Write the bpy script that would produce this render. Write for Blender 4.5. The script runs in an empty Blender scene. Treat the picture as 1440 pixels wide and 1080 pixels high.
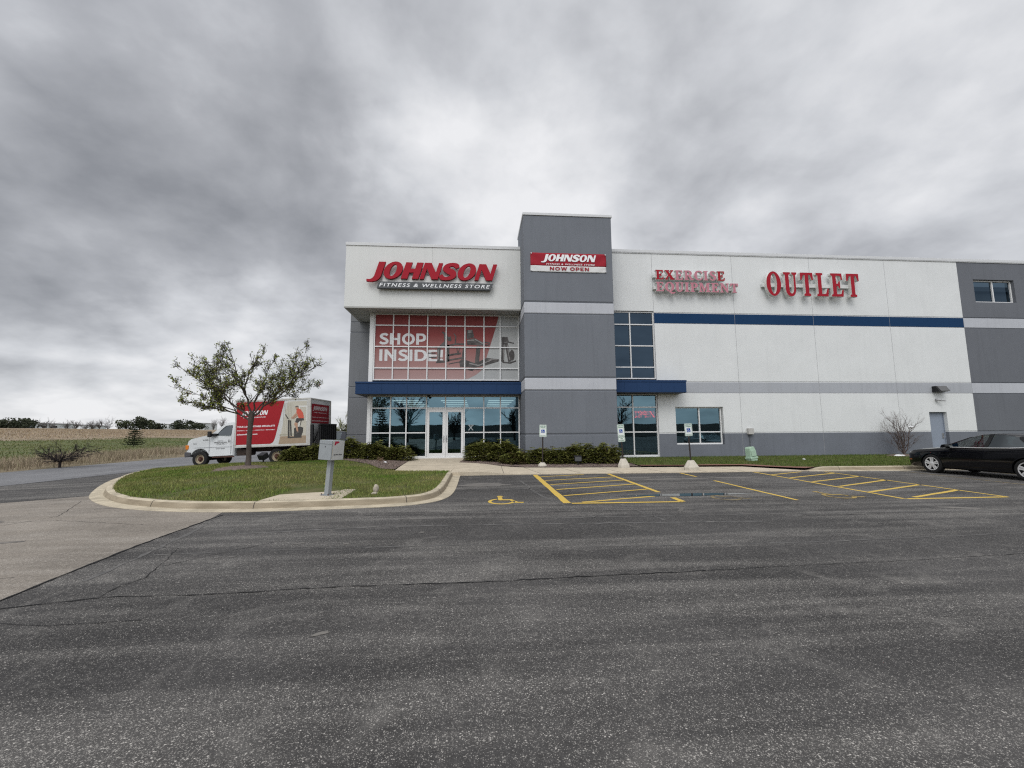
import bpy, bmesh, math, random
import numpy as np
from mathutils import Vector, Matrix, noise as mnoise

random.seed(7)
RNG = np.random.default_rng(11)
S = bpy.context.scene
COL = S.collection
PI = math.pi
R = math.radians

# ------------------------------------------------------------------ camera
EYE = Vector((0.0, 0.0, 1.6))
PITCH, YAW, ROLL = R(6.4184), R(4.5829), R(-0.3709)
fw = Vector((math.sin(YAW)*math.cos(PITCH), math.cos(YAW)*math.cos(PITCH), math.sin(PITCH)))
r0 = Vector((math.cos(YAW), -math.sin(YAW), 0.0))
u0 = r0.cross(fw)
rt = r0*math.cos(ROLL)+u0*math.sin(ROLL)
up = u0*math.cos(ROLL)-r0*math.sin(ROLL)
cam_d = bpy.data.cameras.new('camera')
cam = bpy.data.objects.new('camera', cam_d)
COL.objects.link(cam)
m = Matrix((rt, up, -fw)).transposed().to_4x4()
m.translation = EYE
cam.matrix_world = m
cam_d.sensor_fit = 'HORIZONTAL'
cam_d.sensor_width = 36.0
cam_d.lens = 36.0*594.44/1440.0
cam_d.clip_start = 0.05
cam_d.clip_end = 4000
S.camera = cam

# ------------------------------------------------------------------ sky: overcast, broken grey cloud over a Nishita sky
W = bpy.data.worlds.new('World')
S.world = W
W.use_nodes = True
SUN_EL, SUN_AZ = R(48), R(202)      # behind the camera, a little to its left, veiled by cloud
nt = W.node_tree
nt.nodes.clear()
def wn(t, **k):
    n = nt.nodes.new(t)
    for a, b in k.items():
        if a[0] == '_':
            n.inputs[a[1:].replace('_', ' ')].default_value = b
        else:
            setattr(n, a, b)
    return n
def wl(a, b): nt.links.new(a, b)
def wmath(op, a, b=None, clamp=False):
    n = nt.nodes.new('ShaderNodeMath'); n.operation = op; n.use_clamp = clamp
    for i, s in enumerate((a, b)):
        if s is None: continue
        if isinstance(s, (int, float)): n.inputs[i].default_value = s
        else: wl(s, n.inputs[i])
    return n.outputs[0]
tc = wn('ShaderNodeTexCoord')
nrm = wn('ShaderNodeVectorMath', operation='NORMALIZE'); wl(tc.outputs['Generated'], nrm.inputs[0])
sep = wn('ShaderNodeSeparateXYZ'); wl(nrm.outputs[0], sep.inputs[0])
zc = wmath('MAXIMUM', sep.outputs['Z'], 0.0)
den = wmath('ADD', zc, 0.34)
px_ = wmath('DIVIDE', sep.outputs['X'], den); py_ = wmath('DIVIDE', sep.outputs['Y'], den)
cmb = wn('ShaderNodeCombineXYZ'); wl(px_, cmb.inputs[0]); wl(py_, cmb.inputs[1])
def wnoise(scale, detail, rough, dist, off):
    mp = wn('ShaderNodeMapping'); mp.inputs['Location'].default_value = off
    wl(cmb.outputs[0], mp.inputs['Vector'])
    n = wn('ShaderNodeTexNoise'); n.inputs['Scale'].default_value = scale; n.inputs['Detail'].default_value = detail
    n.inputs['Roughness'].default_value = rough; n.inputs['Distortion'].default_value = dist
    wl(mp.outputs[0], n.inputs['Vector'])
    return n.outputs['Fac']
nA = wnoise(0.9, 3.0, 0.5, 0.2, (3.1, 7.7, 0.0))
nB = wnoise(2.1, 8.0, 0.50, 0.15, (1.3, 2.2, 4.0))
nC = wnoise(4.6, 8.0, 0.55, 0.15, (8.0, 5.5, 1.0))
nD = wnoise(3.0, 6.0, 0.48, 0.1, (5.2, 1.4, 7.0))
billow = wmath('SUBTRACT', 0.5, wmath('MULTIPLY', wmath('ABSOLUTE', wmath('SUBTRACT', nD, 0.5)), 3.2))     # lumpy cloud bases with darker creases
def wdot(v, src=None):
    n = wn('ShaderNodeVectorMath', operation='DOT_PRODUCT'); wl(src or nrm.outputs[0], n.inputs[0])
    n.inputs[1].default_value = Vector(v).normalized(); return n.outputs['Value']
def wramp(x, a, b, lo=0.0, hi=1.0):
    n = wn('ShaderNodeMapRange'); n.interpolation_type = 'SMOOTHSTEP'
    wl(x, n.inputs['Value'])
    for i, v in zip(('From Min', 'From Max', 'To Min', 'To Max'), (a, b, lo, hi)): n.inputs[i].default_value = v
    return n.outputs['Result']
# the large cloud masses of this sky: (direction, angular radius in degrees, how much lighter or darker), edges broken up by turbulence
tn = wn('ShaderNodeTexNoise'); tn.inputs['Scale'].default_value = 4.0; tn.inputs['Detail'].default_value = 6.0; tn.inputs['Roughness'].default_value = 0.5; wl(nrm.outputs[0], tn.inputs['Vector'])
tv = wn('ShaderNodeVectorMath', operation='MULTIPLY_ADD'); wl(tn.outputs['Color'], tv.inputs[0]); tv.inputs[1].default_value = (0.50, 0.50, 0.50)
tb = wn('ShaderNodeVectorMath', operation='ADD'); wl(nrm.outputs[0], tb.inputs[0]); tb.inputs[1].default_value = (-0.25, -0.25, -0.25); wl(tb.outputs[0], tv.inputs[2])
tw_ = wn('ShaderNodeVectorMath', operation='NORMALIZE'); wl(tv.outputs[0], tw_.inputs[0])
MASSES = [((-0.638, 0.627, 0.447), 34, -0.12), ((-0.326, 0.771, 0.546), 16, -0.12), ((-0.461, 0.804, 0.375), 20, -0.14), ((-0.587, 0.721, 0.368), 18, -0.10), ((-0.682, 0.700, 0.212), 14, -0.06), ((0.455, 0.718, 0.526), 13, -0.08), ((0.280, 0.644, 0.712), 12, -0.09), ((0.112, 0.695, 0.710), 10, -0.06), ((0.664, 0.618, 0.421), 12, -0.06), ((-0.173, 0.889, 0.425), 10, -0.06),
          ((-0.454, 0.706, 0.544), 9, 0.10), ((-0.035, 0.848, 0.528), 12, 0.11), ((0.176, 0.835, 0.521), 22, 0.13), ((-0.169, 0.853, 0.494), 10, 0.12), ((0.236, 0.712, 0.662), 15, 0.10), ((0.585, 0.601, 0.545), 13, 0.08), ((-0.293, 0.900, 0.323), 12, 0.07), ((-0.228, 0.735, 0.638), 11, 0.05), ((-0.556, 0.829, 0.065), 12, 0.10), ((-0.703, 0.701, 0.121), 11, 0.07), ((0.723, 0.597, 0.348), 13, 0.07), ((0.074, 0.897, 0.436), 13, 0.10), ((-0.488, 0.848, 0.206), 15, 0.12), ((-0.631, 0.760, 0.157), 13, 0.10), ((-0.378, 0.916, 0.132), 13, 0.08), ((-0.612, 0.568, 0.550), 16, -0.08)]
val = wmath('ADD', 0.655, 0.0)
for v_, rad, wgt in MASSES: val = wmath('ADD', val, wramp(wdot(v_, tw_.outputs[0]), math.cos(R(rad)), 1.0, 0.0, wgt))
dens = wmath('ADD', wmath('MULTIPLY', wmath('SUBTRACT', nA, 0.5), 0.34), wmath('MULTIPLY', wmath('SUBTRACT', nB, 0.5), 0.85))
dens = wmath('ADD', dens, wmath('MULTIPLY', wmath('SUBTRACT', nC, 0.5), 0.62))
dens = wmath('SUBTRACT', dens, wmath('MULTIPLY', billow, 0.20))
lowband = wramp(sep.outputs['Z'], 0.30, 0.02, 0.0, 0.10)          # paler band towards the horizon
val = wmath('ADD', wmath('ADD', val, lowband), dens, clamp=True)
cr = wn('ShaderNodeValToRGB')
els = cr.color_ramp.elements
els[0].position = 0.12; els[0].color = (0.285, 0.296, 0.322, 1)
els[1].position = 0.98; els[1].color = (0.90, 0.905, 0.925, 1)
e = els.new(0.42); e.color = (0.44, 0.452, 0.482, 1)
e = els.new(0.70); e.color = (0.665, 0.680, 0.712, 1)
wl(val, cr.inputs['Fac'])
# the side of the sky where the veiled sun stands (behind the camera) is brighter
south = wramp(wdot((math.sin(SUN_AZ)*math.cos(SUN_EL), math.cos(SUN_AZ)*math.cos(SUN_EL), math.sin(SUN_EL))), 0.05, 0.95, 1.0, 2.4)
bgc = wn('ShaderNodeBackground'); wl(cr.outputs['Color'], bgc.inputs['Color']); wl(south, bgc.inputs['Strength'])
sky = wn('ShaderNodeTexSky', sky_type='NISHITA')
sky.sun_disc = False; sky.sun_elevation = SUN_EL; sky.sun_rotation = SUN_AZ
bgs = wn('ShaderNodeBackground'); bgs.inputs['Strength'].default_value = 0.07
wl(sky.outputs['Color'], bgs.inputs['Color'])
mxs = wn('ShaderNodeMixShader'); mxs.inputs['Fac'].default_value = 0.93
wl(bgs.outputs[0], mxs.inputs[1]); wl(bgc.outputs[0], mxs.inputs[2])
wo = wn('ShaderNodeOutputWorld'); wl(mxs.outputs[0], wo.inputs['Surface'])

sun_d = bpy.data.lights.new('sun', 'SUN')
sun_d.energy = 1.2; sun_d.angle = R(30); sun_d.color = (1.0, 0.97, 0.93)
sun = bpy.data.objects.new('sun', sun_d); COL.objects.link(sun)
sd = Vector((math.sin(SUN_AZ)*math.cos(SUN_EL), math.cos(SUN_AZ)*math.cos(SUN_EL), math.sin(SUN_EL)))
sun.rotation_euler = sd.to_track_quat('Z', 'Y').to_euler()
sun.location = (0, -30, 40)

vs = S.view_settings
vs.view_transform = 'Standard'; vs.look = 'None'; vs.exposure = 0.0; vs.gamma = 1.0; vs.use_curve_mapping = False
S.cycles.use_denoising = False; S.cycles.filter_width = 1.2; S.cycles.max_bounces = 8; S.cycles.transparent_max_bounces = 16
S.cycles.caustics_reflective = False; S.cycles.caustics_refractive = False

# ------------------------------------------------------------------ materials
MATS = {}
def mat(name, col, rough=0.7, metal=0.0, var=0.0, vscale=3.0, bump=0.0, bscale=40.0, coat=0.0, spec=0.25, island=0.0, col2=None, stretch=None, rain=0.0):
    """Principled with optional noise variation between col and col2 (world metres), bump, and per-island variation."""
    if name in MATS: return MATS[name]
    M = bpy.data.materials.new(name); M.use_nodes = True
    t = M.node_tree; b = t.nodes['Principled BSDF']
    b.inputs['Base Color'].default_value = (*col, 1); b.inputs['Roughness'].default_value = rough
    b.inputs['Metallic'].default_value = metal; b.inputs['Coat Weight'].default_value = coat
    b.inputs['Specular IOR Level'].default_value = spec
    L = t.links.new
    tc = t.nodes.new('ShaderNodeTexCoord'); vec = tc.outputs['Object']
    if stretch:
        mp = t.nodes.new('ShaderNodeMapping'); mp.inputs['Scale'].default_value = stretch
        L(vec, mp.inputs['Vector']); vec = mp.outputs[0]
    src = None
    if var > 0 or col2:
        n = t.nodes.new('ShaderNodeTexNoise'); n.inputs['Scale'].default_value = vscale; n.inputs['Detail'].default_value = 6
        n.inputs['Roughness'].default_value = 0.6
        L(vec, n.inputs['Vector'])
        mr = t.nodes.new('ShaderNodeMapRange'); mr.inputs['From Min'].default_value = 0.3; mr.inputs['From Max'].default_value = 0.7
        L(n.outputs['Fac'], mr.inputs['Value'])
        mx = t.nodes.new('ShaderNodeMix'); mx.data_type = 'RGBA'
        c2 = col2 or tuple(min(1, c*(1+var)) for c in col)
        c1 = col if col2 else tuple(c*(1-var) for c in col)
        mx.inputs[6].default_value = (*c1, 1); mx.inputs[7].default_value = (*c2, 1)
        L(mr.outputs[0], mx.inputs[0]); src = mx.outputs[2]
    if rain > 0:     # faint run-off streaks down a wall
        mp3 = t.nodes.new('ShaderNodeMapping'); mp3.inputs['Scale'].default_value = (3.0, 3.0, 0.16); L(tc.outputs['Object'], mp3.inputs['Vector'])
        n3 = t.nodes.new('ShaderNodeTexNoise'); n3.inputs['Scale'].default_value = 1.6; n3.inputs['Detail'].default_value = 6; n3.inputs['Roughness'].default_value = 0.65; L(mp3.outputs[0], n3.inputs['Vector'])
        m3 = t.nodes.new('ShaderNodeMapRange'); m3.inputs['From Min'].default_value = 0.50; m3.inputs['From Max'].default_value = 0.78; m3.inputs['To Min'].default_value = 1.0; m3.inputs['To Max'].default_value = 1.0-rain; L(n3.outputs['Fac'], m3.inputs['Value'])
        vs_ = t.nodes.new('ShaderNodeVectorMath'); vs_.operation = 'SCALE'; L(m3.outputs[0], vs_.inputs['Scale'])
        if src: L(src, vs_.inputs[0])
        else: vs_.inputs[0].default_value = col
        src = vs_.outputs[0]
    if island > 0:
        g_ = t.nodes.new('ShaderNodeNewGeometry')
        hs = t.nodes.new('ShaderNodeHueSaturation')
        mr2 = t.nodes.new('ShaderNodeMapRange'); mr2.inputs['To Min'].default_value = 1-island; mr2.inputs['To Max'].default_value = 1+island
        L(g_.outputs['Random Per Island'], mr2.inputs['Value']); L(mr2.outputs[0], hs.inputs['Value'])
        mr3 = t.nodes.new('ShaderNodeMapRange'); mr3.inputs['To Min'].default_value = 0.5-island*0.05; mr3.inputs['To Max'].default_value = 0.5+island*0.05
        mu = t.nodes.new('ShaderNodeMath'); mu.operation = 'FRACT'
        mu2 = t.nodes.new('ShaderNodeMath'); mu2.operation = 'MULTIPLY'; mu2.inputs[1].default_value = 17.3
        L(g_.outputs['Random Per Island'], mu2.inputs[0]); L(mu2.outputs[0], mu.inputs[0]); L(mu.outputs[0], mr3.inputs['Value']); L(mr3.outputs[0], hs.inputs['Hue'])
        if src: L(src, hs.inputs['Color'])
        else: hs.inputs['Color'].default_value = (*col, 1)
        src = hs.outputs['Color']
    if src: L(src, b.inputs['Base Color'])
    if bump > 0:
        n2 = t.nodes.new('ShaderNodeTexNoise'); n2.inputs['Scale'].default_value = bscale; n2.inputs['Detail'].default_value = 4
        L(tc.outputs['Object'], n2.inputs['Vector'])
        bp = t.nodes.new('ShaderNodeBump'); bp.inputs['Strength'].default_value = bump; bp.inputs['Distance'].default_value = 0.02
        L(n2.outputs['Fac'], bp.inputs['Height']); L(bp.outputs[0], b.inputs['Normal'])
    MATS[name] = M
    return M
def emit(name, col, st):
    if name in MATS: return MATS[name]
    M = mat(name, col, 0.5); b = M.node_tree.nodes['Principled BSDF']
    b.inputs['Emission Color'].default_value = (*col, 1); b.inputs['Emission Strength'].default_value = st
    return M
def glass(name, tint, refl, fac):
    """Window glass: tinted see-through mixed with a mirror reflection that grows at grazing angles."""
    if name in MATS: return MATS[name]
    M = bpy.data.materials.new(name); M.use_nodes = True; t = M.node_tree; t.nodes.clear(); L = t.links.new
    tr = t.nodes.new('ShaderNodeBsdfTransparent'); tr.inputs['Color'].default_value = (*tint, 1)
    gl = t.nodes.new('ShaderNodeBsdfGlossy'); gl.inputs['Color'].default_value = (*refl, 1); gl.inputs['Roughness'].default_value = 0.012
    fr = t.nodes.new('ShaderNodeLayerWeight'); fr.inputs['Blend'].default_value = 0.25
    mr = t.nodes.new('ShaderNodeMapRange'); mr.inputs['To Min'].default_value = fac; mr.inputs['To Max'].default_value = 0.95
    L(fr.outputs['Fresnel'], mr.inputs['Value'])
    # slight pillowing of the panes
    tcn = t.nodes.new('ShaderNodeTexCoord'); n = t.nodes.new('ShaderNodeTexNoise'); n.inputs['Scale'].default_value = 0.9; n.inputs['Detail'].default_value = 1
    L(tcn.outputs['Object'], n.inputs['Vector'])
    bp = t.nodes.new('ShaderNodeBump'); bp.inputs['Strength'].default_value = 0.03; bp.inputs['Distance'].default_value = 0.05
    L(n.outputs['Fac'], bp.inputs['Height']); L(bp.outputs[0], gl.inputs['Normal'])
    mx = t.nodes.new('ShaderNodeMixShader'); L(mr.outputs[0], mx.inputs['Fac']); L(tr.outputs[0], mx.inputs[1]); L(gl.outputs[0], mx.inputs[2])
    o = t.nodes.new('ShaderNodeOutputMaterial'); L(mx.outputs[0], o.inputs['Surface'])
    MATS[name] = M
    return M

# ------------------------------------------------------------------ mesh helpers
class MB:
    def __init__(s): s.v = []; s.f = []; s.m = []
    def add(s, vs, fs, mi=0):
        o = len(s.v); s.v += [tuple(v) for v in vs]; s.f += [tuple(i+o for i in f) for f in fs]; s.m += [mi]*len(fs)
        return s
    def box(s, x0, x1, y0, y1, z0, z1, mi=0):
        return s.add([(x0,y0,z0),(x1,y0,z0),(x1,y1,z0),(x0,y1,z0),(x0,y0,z1),(x1,y0,z1),(x1,y1,z1),(x0,y1,z1)],
                     [(0,3,2,1),(4,5,6,7),(0,1,5,4),(1,2,6,5),(2,3,7,6),(3,0,4,7)], mi)
    def prism(s, poly, y0, y1, mi=0, plane='xz'):
        """extrude a 2D polygon; plane xz -> along y, xy -> along z, yz -> along x"""
        n = len(poly)
        def P(a, b, h): return (a, h, b) if plane == 'xz' else ((a, b, h) if plane == 'xy' else (h, a, b))
        v = [P(a, b, y0) for a, b in poly]+[P(a, b, y1) for a, b in poly]
        f = [tuple(range(n)), tuple(range(2*n-1, n-1, -1))]+[(i, i+n, (i+1) % n+n, (i+1) % n) for i in range(n)]
        return s.add(v, f, mi)
    def tube(s, pts, rad, n=8, mi=0, cap=True):
        pts = [Vector(p) for p in pts]
        if isinstance(rad, (int, float)): rad = [rad]*len(pts)
        rings = []; ref = None
        for i, p in enumerate(pts):
            d = (pts[min(i+1, len(pts)-1)]-pts[max(i-1, 0)]).normalized()
            if ref is None: ref = Vector((1, 0, 0)) if abs(d.x) < 0.8 else Vector((0, 1, 0))
            a = d.cross(ref).normalized(); b = d.cross(a).normalized(); ref = b.cross(d).normalized() if False else ref
            rings.append([p+a*(math.cos(2*PI*k/n)*rad[i])+b*(math.sin(2*PI*k/n)*rad[i]) for k in range(n)])
        v = [q for r_ in rings for q in r_]
        f = [(i*n+k, i*n+(k+1) % n, (i+1)*n+(k+1) % n, (i+1)*n+k) for i in range(len(pts)-1) for k in range(n)]
        if cap: f += [tuple(range(n-1, -1, -1)), tuple(range((len(pts)-1)*n, len(pts)*n))]
        return s.add(v, f, mi)
    def lathe(s, prof, c, axis='z', n=24, mi=0, cap=True):
        """prof: (r, h) pairs, revolved about an axis through c"""
        v = []
        for r_, h in prof:
            for k in range(n):
                a = 2*PI*k/n; x, y = r_*math.cos(a), r_*math.sin(a)
                p = (x, y, h) if axis == 'z' else ((x, h, y) if axis == 'y' else (h, x, y))
                v.append((c[0]+p[0], c[1]+p[1], c[2]+p[2]))
        f = [(i*n+k, i*n+(k+1) % n, (i+1)*n+(k+1) % n, (i+1)*n+k) for i in range(len(prof)-1) for k in range(n)]
        if cap and prof[0][0] > 1e-4: f.append(tuple(range(n-1, -1, -1)))
        if cap and prof[-1][0] > 1e-4: f.append(tuple(range((len(prof)-1)*n, len(prof)*n)))
        return s.add(v, f, mi)
    def rect_xz(s, x0, x1, z0, z1, y, mi=0): return s.add([(x0,y,z0),(x1,y,z0),(x1,y,z1),(x0,y,z1)], [(0,1,2,3)], mi)
WC = {}
def finish(name, me, mats, parent, loc):
    for mm in (mats if isinstance(mats, (list, tuple)) else [mats]): me.materials.append(mm)
    o = bpy.data.objects.new(name, me); COL.objects.link(o)
    if parent is not None: o.parent = parent
    if loc is not None: o.location = loc
    return o
def build(mb, name, mats, parent=None, smooth=False, bevel=0.0, angle=40, loc=None, segs=2):
    """one mesh object; under a parent listed in WC the coordinates given were world ones"""
    off = WC.get(parent.name, Vector((0, 0, 0))) if parent is not None else Vector((0, 0, 0))
    me = bpy.data.meshes.new(name)
    vv = [(v[0]-off[0], v[1]-off[1], v[2]-off[2]) for v in mb.v]
    if parent is None and loc is not None: vv = [(v[0]-loc[0], v[1]-loc[1], v[2]-loc[2]) for v in vv]
    me.from_pydata(vv, [], mb.f)
    me.polygons.foreach_set('material_index', mb.m)
    bm = bmesh.new(); bm.from_mesh(me); bmesh.ops.recalc_face_normals(bm, faces=bm.faces); bm.to_mesh(me); bm.free()
    me.update()
    if smooth: me.shade_smooth(); me.set_sharp_from_angle(angle=R(angle))
    o = finish(name, me, mats, parent, loc if parent is None else None)
    if parent is not None and parent.name in WC: WC[o.name] = off
    if bevel > 0:
        b = o.modifiers.new('bevel', 'BEVEL'); b.width = bevel; b.segments = segs; b.limit_method = 'ANGLE'; b.angle_limit = R(50)
    return o
def build_each(mb, name, *a, **k):
    """one object per connected piece of mb"""
    par = list(range(len(mb.v)))
    def find(i):
        while par[i] != i: par[i] = par[par[i]]; i = par[i]
        return i
    for f in mb.f:
        for i in f[1:]: par[find(i)] = find(f[0])
    groups = {}
    for f, q in zip(mb.f, mb.m): groups.setdefault(find(f[0]), []).append((f, q))
    out = []
    for fs in groups.values():
        ids = sorted({i for f, _ in fs for i in f}); mp = {i: n for n, i in enumerate(ids)}
        c = MB(); c.v = [mb.v[i] for i in ids]; c.f = [tuple(mp[i] for i in f) for f, _ in fs]; c.m = [q for _, q in fs]
        out.append(build(c, name, *a, **k))
    return out
def raw(name, V, F, mats, parent=None, mi=None, smooth=False):
    """fast mesh from numpy arrays (all faces with the same number of corners)"""
    me = bpy.data.meshes.new(name); k = F.shape[1]
    me.vertices.add(len(V)); me.vertices.foreach_set('co', np.ascontiguousarray(V, dtype=np.float32).ravel())
    me.loops.add(F.size); me.loops.foreach_set('vertex_index', np.ascontiguousarray(F, dtype=np.int32).ravel())
    me.polygons.add(len(F)); me.polygons.foreach_set('loop_start', np.arange(0, F.size, k, dtype=np.int32))
    if mi is not None: me.polygons.foreach_set('material_index', np.ascontiguousarray(mi, dtype=np.int32))
    me.update(calc_edges=True)
    if smooth: me.shade_smooth()
    o = finish(name, me, mats, parent, None)
    return o
def thing(name, label, cat, loc=(0, 0, 0), rot=(0, 0, 0), group=None, world=False):
    o = bpy.data.objects.new(name, None); COL.objects.link(o); o.empty_display_size = 0.2
    o.location = loc; o.rotation_euler = rot; o['label'] = label; o['category'] = cat
    if group: o['group'] = group
    if world: WC[o.name] = Vector(loc)
    return o
def tag(o, label, cat, group=None):
    o['label'] = label; o['category'] = cat
    if group: o['group'] = group
    return o
def struct(o): o['kind'] = 'structure'; return o
def stuff(o): o['kind'] = 'stuff'; return o
def copy_tree(o, parent=None):
    kids = list(o.children)
    c = o.copy(); COL.objects.link(c)
    if parent is not None: c.parent = parent
    for k in kids: copy_tree(k, c)
    return c
# ---- lettering: outlines filled by a 2D curve (holes allowed), returned as (verts, faces) with letter plane xy
def curve_mesh(loops, depth):
    cu = bpy.data.curves.new('tmp', 'CURVE'); cu.dimensions = '2D'; cu.fill_mode = 'BOTH'; cu.extrude = depth/2
    for lp in loops:
        sp = cu.splines.new('POLY'); sp.points.add(len(lp)-1)
        for p, q in zip(sp.points, lp): p.co = (q[0], q[1], 0, 1)
        sp.use_cyclic_u = True
    return _eval(cu)
def _eval(cu):
    ob = bpy.data.objects.new('tmp', cu); COL.objects.link(ob)
    dg = bpy.context.evaluated_depsgraph_get(); dg.update()
    me = bpy.data.meshes.new_from_object(ob.evaluated_get(dg))
    V = [tuple(v.co) for v in me.vertices]; F = [tuple(p.vertices) for p in me.polygons]
    bpy.data.objects.remove(ob); bpy.data.curves.remove(cu); bpy.data.meshes.remove(me)
    return V, F
def text_mesh(s, depth=0.004, bold=0.0, shear=0.0, spacing=1.0):
    cu = bpy.data.curves.new('tmp', 'FONT'); cu.body = s; cu.extrude = depth/2; cu.offset = bold; cu.shear = shear; cu.space_character = spacing
    cu.resolution_u = 3; cu.align_x = 'LEFT'
    return _eval(cu)
def fit(V, x0, x1, z0, z1):
    """scale letter-plane xy to the box; returns list of (a, b, t)"""
    xs = [v[0] for v in V]; ys = [v[1] for v in V]
    ax, bx, ay, by = min(xs), max(xs), min(ys), max(ys)
    return [(x0+(v[0]-ax)/(bx-ax)*(x1-x0), z0+(v[1]-ay)/(by-ay)*(z1-z0), v[2]) for v in V]
def wall_text(mb, s, x0, x1, z0, z1, y, depth=0.004, mi=0, **k):
    """text in a vertical plane facing -y; front face at y"""
    V, F = text_mesh(s, depth, **k); V = fit(V, x0, x1, z0, z1)
    return mb.add([(a, y+depth/2-t, b) for a, b, t in V], F, mi)
def put(o_mb, VF, fn, mi=0): return o_mb.add([fn(*v) for v in VF[0]], VF[1], mi)
# ================================================================== GROUND
def gz(x):
    return -0.028*min(max(0.0, -x-9.5), 9.0)
def ss(t): t = min(max(t, 0.0), 1.0); return t*t*(3-2*t)

def asphalt(name, base, light, streak_dir=(0.10, 0.75, 1.0), worn=0.5, vor=80.0, stain=(0.5, 1.35), warm=None):
    """bitumen with pale aggregate showing where the traffic has worn it, in long streaks"""
    M = bpy.data.materials.new(name); M.use_nodes = True; t = M.node_tree; b = t.nodes['Principled BSDF']; L = t.links.new
    N = t.nodes.new
    def math_(op, a, c=None, clamp=False):
        n = N('ShaderNodeMath'); n.operation = op; n.use_clamp = clamp
        for i, q in enumerate((a, c)):
            if q is None: continue
            if isinstance(q, (int, float)): n.inputs[i].default_value = q
            else: L(q, n.inputs[i])
        return n.outputs[0]
    def noise(vec, sc, det=4, rough=0.55, dist=0.0):
        n = N('ShaderNodeTexNoise'); n.inputs['Scale'].default_value = sc; n.inputs['Detail'].default_value = det
        n.inputs['Roughness'].default_value = rough; n.inputs['Distortion'].default_value = dist; L(vec, n.inputs['Vector']); return n.outputs['Fac']
    def rng(x, a, c, lo=0.0, hi=1.0):
        n = N('ShaderNodeMapRange'); n.interpolation_type = 'SMOOTHSTEP'; L(x, n.inputs['Value'])
        for k, v in zip(('From Min', 'From Max', 'To Min', 'To Max'), (a, c, lo, hi)): n.inputs[k].default_value = v
        return n.outputs['Result']
    tc = N('ShaderNodeTexCoord'); P = tc.outputs['Object']
    mp = N('ShaderNodeMapping'); mp.inputs['Scale'].default_value = streak_dir; mp.inputs['Rotation'].default_value = (0, 0, R(3)); L(P, mp.inputs['Vector'])
    st1 = noise(mp.outputs[0], 1.0, 5, 0.6, 0.4)
    mp2 = N('ShaderNodeMapping'); mp2.inputs['Scale'].default_value = (streak_dir[0]*2.2, streak_dir[1]*3.5, 1); mp2.inputs['Rotation'].default_value = (0, 0, R(-2)); L(P, mp2.inputs['Vector'])
    st2 = noise(mp2.outputs[0], 1.0, 4, 0.55, 0.2)
    pat = noise(P, 0.35, 5, 0.6)
    streak = rng(math_('ADD', math_('MULTIPLY', st1, 0.6), math_('MULTIPLY', st2, 0.4)), 0.44, 0.66)
    fine = noise(P, 24.0, 3, 0.7); grain = noise(P, 150.0, 3, 0.75); grit = noise(P, 380.0, 2, 0.7)
    wear = math_('ADD', math_('MULTIPLY', streak, worn), math_('MULTIPLY', rng(fine, 0.42, 0.72), 0.16))
    def stones(sc, edge, base_thr, gain):
        vo = N('ShaderNodeTexVoronoi'); vo.inputs['Scale'].default_value = sc; L(P, vo.inputs['Vector'])
        sp = N('ShaderNodeSeparateColor'); L(vo.outputs['Color'], sp.inputs[0])
        thr = math_('SUBTRACT', base_thr, math_('MULTIPLY', wear, gain))
        return math_('MULTIPLY', rng(math_('SUBTRACT', sp.outputs[0], thr), 0.0, 0.10), rng(vo.outputs['Distance'], edge, edge*0.4)), sp, vo
    sA, sp, vo = stones(vor*1.1, 0.60, 0.955, 0.50)
    sB, spB, voB = stones(vor*2.1, 0.66, 0.80, 0.80)
    stone = math_('MAXIMUM', sA, math_('MULTIPLY', sB, math_('ADD', 0.30, math_('MULTIPLY', spB.outputs[1], 0.70))))
    tone = math_('ADD', 0.45, math_('MULTIPLY', sp.outputs[1], 0.85))
    dark = N('ShaderNodeMix'); dark.data_type = 'RGBA'; dark.inputs[6].default_value = (*[c*stain[0] for c in base], 1); dark.inputs[7].default_value = (*[c*stain[1] for c in base], 1)
    L(rng(math_('ADD', math_('MULTIPLY', pat, 0.6), math_('MULTIPLY', fine, 0.4)), 0.32, 0.68), dark.inputs[0])
    film = N('ShaderNodeMix'); film.data_type = 'RGBA'; film.inputs[7].default_value = (*[c*0.62+d*0.30 for c, d in zip(base, light)], 1)
    L(dark.outputs[2], film.inputs[6]); L(math_('ADD', math_('MULTIPLY', streak, 0.42), math_('MULTIPLY', rng(noise(P, 1.5, 8, 0.72, 0.8), 0.50, 0.74), 0.62), True), film.inputs[0])
    lt = N('ShaderNodeVectorMath'); lt.operation = 'SCALE'; lt.inputs[0].default_value = light; L(tone, lt.inputs['Scale'])
    gm = N('ShaderNodeVectorMath'); gm.operation = 'SCALE'; L(film.outputs[2], gm.inputs[0]); L(math_('ADD', 0.52, math_('MULTIPLY', math_('ADD', rng(grain, 0.30, 0.72), math_('MULTIPLY', rng(grit, 0.3, 0.7), 0.5)), 0.62)), gm.inputs['Scale'])
    mx = N('ShaderNodeMix'); mx.data_type = 'RGBA'; L(stone, mx.inputs[0]); L(gm.outputs[0], mx.inputs[6]); L(lt.outputs[0], mx.inputs[7])
    L(mx.outputs[2], b.inputs['Base Color'])
    b.inputs['Roughness'].default_value = 0.88; b.inputs['Specular IOR Level'].default_value = 0.25
    bp = N('ShaderNodeBump'); bp.inputs['Strength'].default_value = 0.55; bp.inputs['Distance'].default_value = 0.006
    L(math_('ADD', math_('SUBTRACT', 1.0, vo.outputs['Distance']), grain), bp.inputs['Height']); L(bp.outputs[0], b.inputs['Normal'])
    return M
m_asph = asphalt('asphalt', (0.053, 0.0505, 0.049), (0.40, 0.378, 0.345))
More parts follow.
